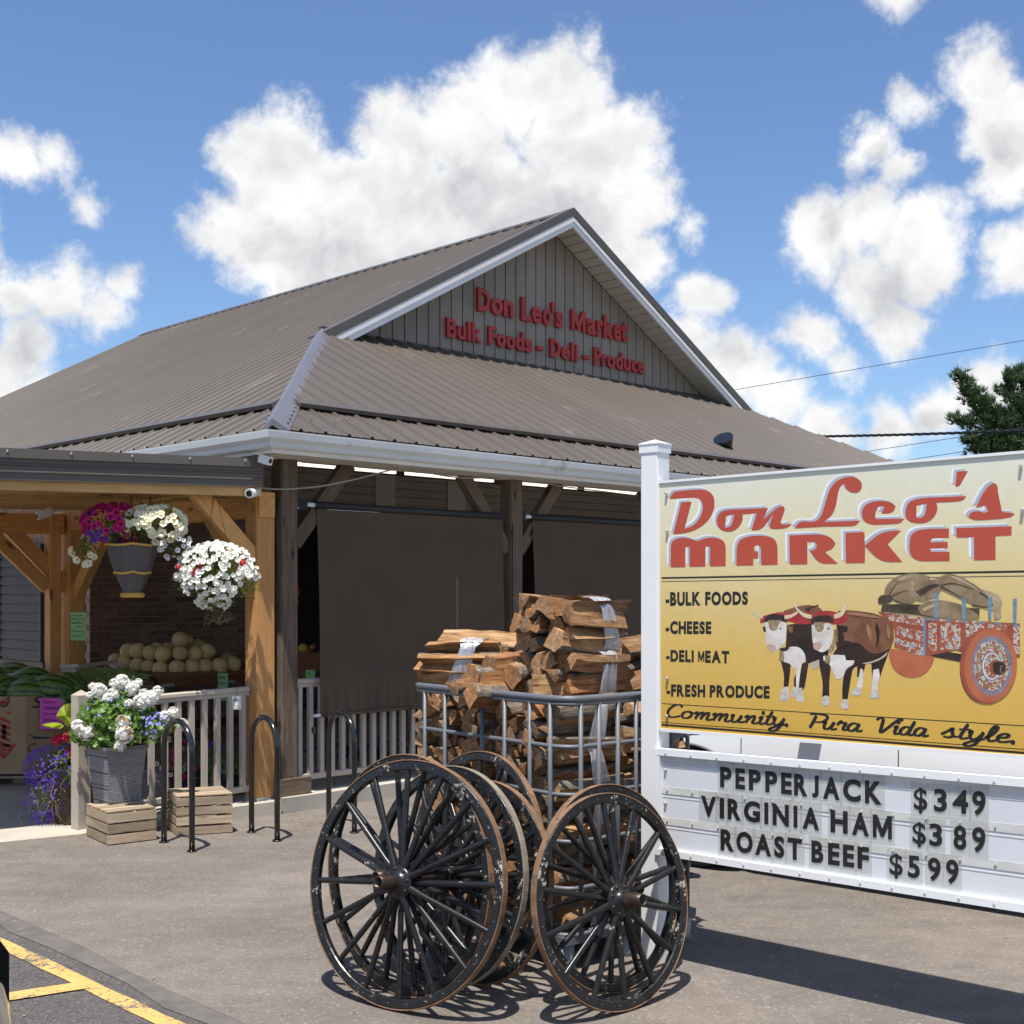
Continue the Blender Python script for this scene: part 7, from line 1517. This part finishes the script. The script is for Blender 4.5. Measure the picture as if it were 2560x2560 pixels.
for P_ in ([(1100,130),(1160,105),(1230,105),(1180,120),(1120,145)], [(1440,105),(1510,115),(1600,165),(1670,215),(1590,175),(1500,130)], [(1270,330),(1330,300),(1400,290),(1340,320),(1280,350)]): art('printed_sack', sackl, P_)
for P_ in ([(760,352),(850,358),(950,375),(1000,395),(930,392),(830,378),(770,372)], [(900,430),(930,480),(925,560),(905,520),(890,460)], [(1030,430),(1055,470),(1050,540),(1030,500)]): art(A_, oxl, P_)
for P_ in ([(700,470),(740,500),(745,560),(715,600),(700,540)], [(960,420),(985,480),(975,560),(955,600),(965,520),(950,460)], [(690,560),(760,540),(820,570),(760,575),(700,600)]): art(A_, oxd, P_)
for (x, y, y1) in ((1355, 220, 395), (1540, 255, 402), (1715, 250, 405), (1885, 262, 430)): art(C_, cblue, [(x, y), (x+28, y+3), (x+24, y1), (x+2, y1)], rnd=False); art(C_, gold, [(x+9, y+4), (x+15, y+5), (x+14, y1), (x+9, y1)], rnd=False)
def ell(cx, cy, rx, ry, n=40, rot=0): return [(cx+rx*math.cos(6.2832*i/n)*math.cos(rot)-ry*math.sin(6.2832*i/n)*math.sin(rot), cy+rx*math.cos(6.2832*i/n)*math.sin(rot)+ry*math.sin(6.2832*i/n)*math.cos(rot)) for i in range(n)]
WN = 'printed_cart_wheel'; cx, cy, rt = 1728, 715, .12
art(WN, dk, ell(1690, 718, 165, 250, rot=.05)); art(WN, cred, ell(1715, 716, 188, 258, rot=.05)); art(WN, corn_, ell(1735, 714, 178, 252, rot=.05)); 
tri = []
for i in range(56):
    a = 6.2832*i/56; f = lambda r, aa: (cx+14+math.cos(aa)*145*r, cy+math.sin(aa)*212*r); art(WN, cblue, [f(1.02, a), f(.80, a-.055), f(.80, a+.055)], rnd=False)
art(WN, filg, ell(cx+12, cy, 118, 172)); art(WN, gold, ell(cx+12, cy+2, 100, 146)); art(WN, filg, ell(cx+12, cy+2, 88, 130)); art(WN, cblue, ell(cx+14, cy+4, 68, 100)); art(WN, oxw, ell(cx+15, cy+4, 62, 92)); art(WN, filg, ell(cx+17, cy+4, 55, 82)); art(WN, cred, ell(cx+36, cy+14, 40, 52)); art(WN, dk, [(1750,700),(1790,680),(1830,700),(1842,740),(1820,775),(1780,780),(1755,765)]); art(WN, gold, ell(1812, 740, 14, 26, 20)); art(WN, dk, ell(1814, 740, 11, 22, 20))
lz2 = OFF+lz[0]+.0003
# screws at the panel ends
scr = plain('steel_screw', (.55, .54, .50), .35, .6)
for (u, v) in ((1666, 1234), (1668, 1328), (1668, 1696), (1668, 1790), (2552, 1165), (2556, 1275), (1664, 1925), (1664, 2008), (1664, 2080)):
    p = onS(u, v, OFF+.004); MB().tube([p, p+SN*.010], [.008, .006], 8).obj('screw', scr, SIGN)
# ---- letter board
bTL, bTR = ext((1660, 1873), (2560, 1948)); bBL, bBR = ext((1668, 2128), (2560, 2266))
BO = .045
BRD = quadslab('letter_board', bBL, bBR, bTR, bTL, BO-.03, BO, M['board'])
def lerp2(a, b, t): return (a[0]+(b[0]-a[0])*t, a[1]+(b[1]-a[1])*t)
def bz(t, k): L_ = lerp2(bTL, bBL, k); R_ = lerp2(bTR, bBR, k); return SP(t, L_[1]+(R_[1]-L_[1])*(t-L_[0])/(R_[0]-L_[0]), 0)
dirt = plain('dirty_track', (.60, .595, .57), .45, 0, .10, 9, wear_sheen=((.28, .25, .20), .66, 26)); M['alu'] = dirt
def bandx(name, k0, k1, o0, o1, mat, t0=None, t1=None):
    t0 = bTL[0] if t0 is None else t0; t1 = TE if t1 is None else t1; a, b, c, d = bz(t0, k1), bz(t1, k1), bz(t1, k0), bz(t0, k0)
    return MB().hexa([a+SN*o0, b+SN*o0, b+SN*o1, a+SN*o1, d+SN*o0, c+SN*o0, c+SN*o1, d+SN*o1]).obj(name, mat, BRD)
HB = (bTL[1]-bBL[1])
bandx('board_frame', -.02, .045, BO-.03, BO+.016, M['vinyl']); bandx('board_frame', .955, 1.02, BO-.03, BO+.016, M['vinyl']); bandx('board_frame', -.019, 1.019, BO-.029, BO+.015, M['vinyl'], bTL[0]-.012, bTL[0]+.016)
for k in (.05, .345, .645): bandx('letter_track', k+.002, k+.058, BO+.0002, BO+.0014, M['alu'], bTL[0]+.02); bandx('letter_track', k+.060, k+.072, BO+.0002, BO+.0022, M['alu'], bTL[0]+.02); bandx('letter_track', k+.10, k+.108, BO+.0002, BO+.0014, M['alu'], bTL[0]+.02)
for k in (.02, .345+.028, .645+.028, .985):
    for i in range(13):
        p = bz(bTL[0]+.05+.135*i, k)+SN*(BO+(.016 if k in (.02, .985) else .004)); MB().tube([p, p+SN*.003], .005, 6).obj('rivet', dirt, BRD)
def tilemat():
    m, nt, b = newmat('clear_letter_tile'); q = NT(nt); b.inputs['Base Color'].default_value = (.74, .74, .73, 1); b.inputs['Roughness'].default_value = .25
    tr = q.n('ShaderNodeBsdfTransparent'); tr.inputs[0].default_value = (.95, .95, .94, 1); mx = q.n('ShaderNodeMixShader'); mx.inputs[0].default_value = .16; q.l(tr.outputs[0], mx.inputs[1]); q.l(b.outputs[0], mx.inputs[2]); q.l(mx.outputs[0], nt.nodes['Material Output'].inputs[0]); return m
M['tile'] = tilemat()
rows_ = [
 ((303, 378, 487), (1172, 460, 585), [('P',303,365),('E',385,437),('P',457,522),('P',545,610),('E',630,688),('R',700,772),('J',795,832),('A',855,945),('C',962,1058),('K',1080,1172)], (1342, 492, 607), (1728, 512, 642), [('$',1342,1415),('3',1450,1520),('4',1550,1635),('9',1655,1728)]),
 ((200, 533, 643), (1225, 645, 770), [('V',200,282),('I',300,325),('R',343,415),('G',430,518),('I',540,562),('N',585,672),('I',697,718),('A',745,835),('H',895,988),('A',1010,1102),('M',1122,1225)], (1335, 675, 787), (1727, 707, 843), [('$',1335,1408),('3',1425,1495),('8',1555,1625),('9',1655,1727)]),
 ((305, 712, 826), (1102, 812, 932), [('R',305,378),('O',390,478),('A',490,578),('S',593,648),('T',665,742),('B',793,857),('E',882,945),('E',962,1023),('F',1040,1102)], (1212, 842, 955), (1583, 882, 1012), [('$',1212,1283),('5',1310,1375),('9',1418,1487),('9',1515,1583)])]
for (A, Bq, items, A2_, B2_, items2) in rows_:
    for (a, b, its, num) in ((A, Bq, items, False), (A2_, B2_, items2, True)):
        for ch, x0, x1 in its:
            f = lambda x, k: a[k]+(b[k]-a[k])*(x-a[0])/(b[0]-a[0])
            t0, zb0_ = sS(onS(*r7(x0, f(x0, 2)), BO)); _, zt0_ = sS(onS(*r7(x0, f(x0, 1)), BO)); t1, zb1_ = sS(onS(*r7(x1, f(x1, 2)), BO)); _, zt1_ = sS(onS(*r7(x1, f(x1, 1)), BO))
            of_ = .016 if ch == '$' else (.030 if num else .044); g = glyph(ch, of_); o2 = BO+.0011; cap_ = glyph('H', of_); y0, y1 = (g[4], g[5]) if not num else (cap_[4], cap_[5]); mb = MB()
            hgt = (zt0_-zb0_); gx = .012 if ch != 'I' else .022; gy = .022
            mb.hexa([SP(t0-gx, zb0_-gy, BO+.0023), SP(t1+gx, zb1_-gy, BO+.0023), SP(t1+gx, zb1_-gy, BO+.0027), SP(t0-gx, zb0_-gy, BO+.0027), SP(t0-gx, zt0_+gy, BO+.0023), SP(t1+gx, zt1_+gy, BO+.0023), SP(t1+gx, zt1_+gy, BO+.0027), SP(t0-gx, zt0_+gy, BO+.0027)], 0)
            V = []
            for v in g[0]:
                fx = (v.x-g[2])/(g[3]-g[2]); fy = (v.y-y0)/(y1-y0); lo = zb0_+(zb1_-zb0_)*fx; hi = zt0_+(zt1_-zt0_)*fx
                V.append(SP(t0+(t1-t0)*fx, lo+(hi-lo)*fy, o2+.002+.0))
            mb.add(V, g[1], 1); mb.obj('letter_tile', [M['tile'], M['pblk']], BRD, fixn=False)
# ================================================================== cars
M['carwhite'] = plain('white_car_paint', (.72, .73, .74), .28, 0, .01, 1, coat=1.0); M['glass'] = plain('dark_car_glass', (.02, .025, .03), .04, 0, 0, 1, spec=.8); M['carblack'] = plain('black_car_paint', (.008, .008, .010), .18, 0, .01, 1, coat=1.0)
def car(name, label, org, fwd, body, L=4.5, Wd=1.8, H=1.5, belt=.95, wr=.34, wb=2.7, fo=.88):
    """org = ground point beside the front wheel centre on the near side; fwd = driving direction; body grows away on the left of fwd x up"""
    fwd = Vector(fwd).normalized(); side = UP.cross(fwd).normalized(); r_ = root(name, label, 'car', org)
    side = side*car.sg
    def Pn(x, y, z): return Vector(org)+fwd*x+side*y+UP*z
    prof = [(fo, .30), (fo+.02, .48), (fo-.02, .62), (fo-.12, .74), (fo-.45, .84), (-.35, .93), (-.62, .97), (-1.25, H-.12), (-1.55, H-.02), (-2.2, H), (-2.75, H-.04), (-3.2, H-.18), (-3.55, 1.02), (-L+fo, .95), (-L+fo-.02, .6), (-L+fo, .32)]
    ys = [(.0, 1), (.03, 1), (.10, 1), (.28, 1), (.5, 1), (.72, 1), (.90, 1), (.97, 1), (1.0, 1)]
    n = len(prof); mb = MB(); vs = []
    def yoff(z, t):   # how far the side leans in with height
        return .0+.015*abs(z-.55)**1.5*1.2+max(0, z-.93)*.42+(max(0, .42-z))*.15
    cols = [0, .04, .12, .3, .5, .7, .88, .96, 1]
    for c in cols:
        for (x, z) in prof:
            ins = yoff(z, c); y = ins+(Wd-2*ins)*c; crown = .045*math.sin(math.pi*c)*(1 if z > .8 else .0); endr = -.16*(abs(c-.5)*2)**3*(1 if x > 0 else (-1 if x < -3.2 else 0))
            vs.append(Pn(x+endr, y, z+crown))
    k = len(cols); fs = [(i*n+j, i*n+j+1, (i+1)*n+j+1, (i+1)*n+j) for i in range(k-1) for j in range(n-1)]
    mb.add(vs, fs, 0, True)
    # side skins with wheel arches: strips between arch line and profile
    def arch(x):
        z = .26
        for xc in (0, -wb):
            d = abs(x-xc)
            if d < wr+.07: z = max(z, wr+math.sqrt(max(0, (wr+.07)**2-d*d))+.0)
        return z
    def ptop(x):
        for a, b in zip(prof, prof[1:]):
            if min(a[0], b[0]) <= x <= max(a[0], b[0]) and abs(a[0]-b[0]) > 1e-6 and a[1] > .5: return a[1]+(b[1]-a[1])*(x-a[0])/(b[0]-a[0])
        return .6
    xs = [fo-.01-(L-.02)*i/90 for i in range(91)]; 
    for y0, sg in ((0, 1), (Wd, -1)):
        g = []
        for x in xs:
            a, t = arch(x), ptop(x); col_ = []
            for q_ in range(11):
                z = a+(t-a)*q_/10; ins = yoff(z, 0)-(.03*math.exp(-((z-.72)/.10)**2) if False else 0)-.022*math.sin(math.pi*min(1, max(0, (z-.3)/.6))); e_ = .16*((max(0, x-(fo-.35))/.35)**2); e2 = .16*((max(0, (-L+fo+.35)-x)/.35)**2); col_.append(Pn(x, y0+sg*(ins+e_+e2), z))
            g.append(col_)
        vs = [p for c_ in g for p in c_]; m = 11; mb.add(vs, [(i*m+j, i*m+j+1, (i+1)*m+j+1, (i+1)*m+j) for i in range(len(g)-1) for j in range(m-1)], 0, True)
        vs = [c_[0] for c_ in g]+[c_[0]+side*sg*.12+UP*0 for c_ in g]; m = len(g); mb.add(vs, [(i, i+1, m+i+1, m+i) for i in range(m-1)], 1)
    mb.add([Pn(fo-.1, .1, .22), Pn(-L+fo+.1, .1, .22), Pn(-L+fo+.1, Wd-.1, .22), Pn(fo-.1, Wd-.1, .22)], [(0, 1, 2, 3)], 1)
    mb.obj('body', [body, M['rubber']], r_)
    for (pts, nm) in (([(-.72, .965), (-1.28, H-.16), (-1.55, H-.07), (-1.9, H-.06), (-1.9, .985)], 'side_window'), ([(-1.98, .985), (-1.98, H-.06), (-2.75, H-.09), (-3.05, H-.20), (-3.2, 1.02)], 'side_window')):
        for y0, sg in ((0, 1), (Wd, -1)): MB().add([Pn(x, y0+sg*(yoff(z, 0)-.028), z) for x, z in pts], [tuple(range(len(pts)))]).obj(nm, M['glass'], r_)
    MB().add([Pn(-.70, .16, 1.005), Pn(-.70, Wd-.16, 1.005), Pn(-1.24, Wd-.26, H-.085), Pn(-1.24, .26, H-.085)], [(0, 1, 2, 3)]).obj('windscreen', M['glass'], r_)
    for x in (-.36, -1.34+.0, -2.33): # door shuts
        for y0, sg in ((0, 1), (Wd, -1)):
            pts = [(x-.02*math.sin(z*3), z) for z in [.34+.06*i for i in range(11)]]
            vs = []
            for (xx, z) in pts: ins = yoff(z, 0)-.022*math.sin(math.pi*min(1, max(0, (z-.3)/.6)))-.0015; vs += [Pn(xx-.003, y0+sg*ins, z), Pn(xx+.003, y0+sg*ins, z)]
            MB().add(vs, [(2*i, 2*i+1, 2*i+3, 2*i+2) for i in range(len(pts)-1)]).obj('door_seam', M['black'], r_)
    for xc in (0, -wb):
        for y0, sg in ((.11, 1), (Wd-.11, -1)):
            c = Pn(xc, y0, wr); ax = side
            Mx = frame(c, fwd, z=side) if True else None
            ty = MB().lathe([(wr*.62, -.10), (wr*.9, -.11), (wr, -.085), (wr, .085), (wr*.9, .11), (wr*.62, .10)], 32, M=Mx.to_3x3(), c=c); w_ = root('x', '', '') if False else None
            t_ = ty.obj('wheel', M['rubber'], r_); rim = MB().lathe([(0, .05), (wr*.2, .06), (wr*.55, .03), (wr*.62, .08)], 20, M=(Mx.to_3x3() @ Matrix.Scale(-1 if sg > 0 else 1, 3, (0, 0, 1))), c=c).obj('rim', M['cablegrey'], t_)
    for yy in (.12, Wd-.42): MB().hexa([Pn(fo-.06, yy, .60), Pn(fo-.06, yy+.30, .60), Pn(fo-.30, yy+.30, .62), Pn(fo-.30, yy, .62), Pn(fo-.10, yy, .74), Pn(fo-.10, yy+.30, .74), Pn(fo-.32, yy+.30, .80), Pn(fo-.32, yy, .80)]).obj('headlight', M['glass'], r_)
    for yy in (-.12, Wd+.02): MB().box(Pn(-.85, yy+.05, 1.0), (.12, .16, .12), frame((0, 0, 0), fwd).to_3x3()).obj('mirror', body, r_)
    return r_
wc = ground(1722, 2168); cd = Vector((1.56, -1.33, 0)).normalized()
car.sg = 1 if UP.cross(-cd).dot(Vector((0, 1, 0))) > 0 else -1
car('white_car', 'white car parked behind the roadside sign, seen through its gap', wc, -cd, M['carwhite'], 4.7, 1.82, 1.50, wr=.345)
bf = Vector((.92, .38, 0)).normalized()
car.sg = 1 if UP.cross(bf).dot(Vector((0, -1, 0))) > 0 else -1
bc = Vector((-1.535, 3.98, 0))-bf*.90
car('black_car', 'black car whose glossy bumper corner just enters at bottom left', bc-Vector((0.02, 0, 0)), bf, M['carblack'], 4.5, 1.8, 1.48)
# ================================================================== pine tree, beyond the market on the right
def pine():
    rt = random.Random(11); base = at(2640, 1480, 40.0); base.z = 0; r_ = root('pine_tree', 'tall dark green pine rising behind the right end of the sign', 'tree', base)
    MB().tube([base, base+Vector((.1, 0, 4)), base+Vector((-.1, 0, 6.5)), base+Vector((.05, 0, 8.0))], [.32, .24, .12, .04], 10).obj('trunk', plain('pine_bark', (.09, .065, .05), .95, bump=.6, bsc=14), r_)
    tufts = MB(); limbs = MB()
    def tuft(p, d, s, n=16):
        for _ in range(n):
            v = (d+Vector((rt.gauss(0, .55), rt.gauss(0, .55), rt.gauss(.15, .5)))).normalized(); t = v.orthogonal().normalized(); t = Matrix.Rotation(rt.uniform(0, 6.28), 3, v) @ t; L = s*rt.uniform(.7, 1.25); w = s*.085; q_ = p+v*s*.1*rt.random()
            tufts.add([q_-t*w, q_+t*w, q_+v*L], [(0, 1, 2)])
    def limb(a, b, c, thick, dens):
        pts = catmull([a, b, c], 7); limbs.tube(pts, [thick*(1-.85*i/(len(pts)-1)) for i in range(len(pts))], 5)
        L = (c-b).length+(b-a).length; n = int(L*dens)
        for i in range(n):
            t = .15+.85*(i/n); k = t*(len(pts)-1); j = min(int(k), len(pts)-2); p = pts[j].lerp(pts[j+1], k-j); d = (pts[j+1]-pts[j]).normalized()
            sp_ = .33*(1-t*.72); tuft(p+Vector((rt.gauss(0, sp_), rt.gauss(0, sp_), rt.gauss(.08, sp_*.7))), (d*.6+Vector((rt.gauss(0, .5), rt.gauss(0, .5), .5))).normalized(), .24)
    T = lambda u, v, Y=39.5: at(u, v, Y)
    # limbs that make the outline seen from here
    for (a, b, c) in (((2600, 1150), (2465, 1030), (2393, 940)), ((2600, 1120), (2475, 1030), (2412, 985)), ((2600, 1130), (2470, 1078), (2388, 1050)), ((2620, 1160), (2480, 1110), (2418, 1108)), ((2620, 1180), (2490, 1140), (2440, 1128)), ((2600, 1080), (2540, 1000), (2518, 938)), ((2640, 1060), (2570, 980), (2548, 925)), ((2620, 1060), (2560, 1010), (2500, 985)), ((2600, 1150), (2540, 1120), (2470, 1110)), ((2620, 1090), (2520, 1060), (2450, 1040))):
        limb(T(*a), T(*b), T(*c), .09, 46)
    for k in range(34):
        z = rt.uniform(2.5, 7.3); a = rt.uniform(0, 6.28); L = (3.2*(1-(z-3)/8.5)+.4)*rt.uniform(.75, 1.1)
        if math.cos(a) < -.3 : L *= .7
        p = Vector((base.x, base.y, z)); d = Vector((math.cos(a), math.sin(a), 0)); limb(p, p+d*L*.55+UP*.05, p+d*L+UP*rt.uniform(.5, 1.3), .07, 24)
    o = tufts.obj('crown', pinem, r_, fixn=False); o['kind'] = 'stuff'; o = limbs.obj('limb', bpy.data.materials['pine_bark'], r_); o['kind'] = 'stuff'
pinem = leafmat('pine_needles', (.035, .075, .024), (.085, .150, .055), .25)
pine()
# power lines
def wire(label, p0, p1, Y0, Y1, sag, r=.012, twist=False):
    a, b = at(*p0, Y0), at(*p1, Y1); pts = [a.lerp(b, t/24)-UP*sag*math.sin(math.pi*t/24) for t in range(25)]
    mb = MB(); mb.tube(pts, r, 5)
    if twist:
        P = [a.lerp(b, t/160)-UP*sag*math.sin(math.pi*t/160) for t in range(161)]
        for ph in (0, 2.1, 4.2): mb.tube([p+Vector((0, math.cos(t*.55+ph), math.sin(t*.55+ph)))*r*1.3 for t, p in enumerate(P)], r*.8, 4)
    tag(mb.obj('power_line', M['black']), label, 'power line', None)
wire('thin power line highest on the right, crossing open sky', (1560, 1022), (2900, 793), 50, 40, .0, .011)
wire('thick twisted power cable crossing before the pine', (2000, 1092), (2900, 1060), 42, 30, .05, .022, True)
wire('thin power line just below the twisted cable', (2030, 1150), (2900, 1015), 44, 36, .0, .010)
wire('lowest thin power line just above the sign edge', (2050, 1185), (2900, 1052), 46, 36, .0, .010)
# floodlight on the roof
fl = at(1812, 1128, 15.2); FL = root('floodlight', 'small black floodlight standing on the lower front roof', 'light fixture', fl)
q0 = at(1818, 1140, 15.2); MB().tube([q0-UP*.10, q0], .035, 8).box(q0-UP*.03, (.14, .14, .03)).obj('base', M['black'], FL)
MB().tube([q0, at(1812, 1122, 15.1), at(1810, 1112, 15.1)], .03, 8).obj('arm', M['black'], FL); hc = at(1812, 1108, 15.05); hd_ = Vector((-.35, -.5, .8)).normalized(); MB().tube([hc-hd_*.09, hc+hd_*.05, hc+hd_*.08], [.07, .12, .12], 14).obj('lamp_head', M['blackgloss'], FL)
MB().tube([at(1818, 1126, 15.1), at(1832, 1130, 15.1)], .02, 8).obj('connector', M['brownp'], FL)
# strip of curb and small litter near the porch
mb = MB(); rg = random.Random(3)
for i in range(260):
    p = ground(rg.uniform(700, 860), rg.uniform(2038, 2085)) if i < 150 else ground(rg.uniform(0, 2500), rg.uniform(2110, 2555)); a = rg.uniform(0, 6.28); s = rg.uniform(.004, .013); d = Vector((math.cos(a), math.sin(a), 0)); e_ = Vector((-d.y, d.x, 0)); mb.add([p+d*s+UP*.004, p+e_*s*.4+UP*.006, p-d*s+UP*.003, p-e_*s*.35+UP*.002], [(0, 1, 2, 3)])
o = mb.obj('leaf_litter', M['dry'], fixn=False); tag(o, 'dry leaf bits and wood chips scattered on the asphalt', 'litter', kind='stuff')
# far surroundings: low line of houses and trees, seen only past the market
far = leafmat('far_foliage', (.03, .06, .02), (.07, .12, .04), .2)
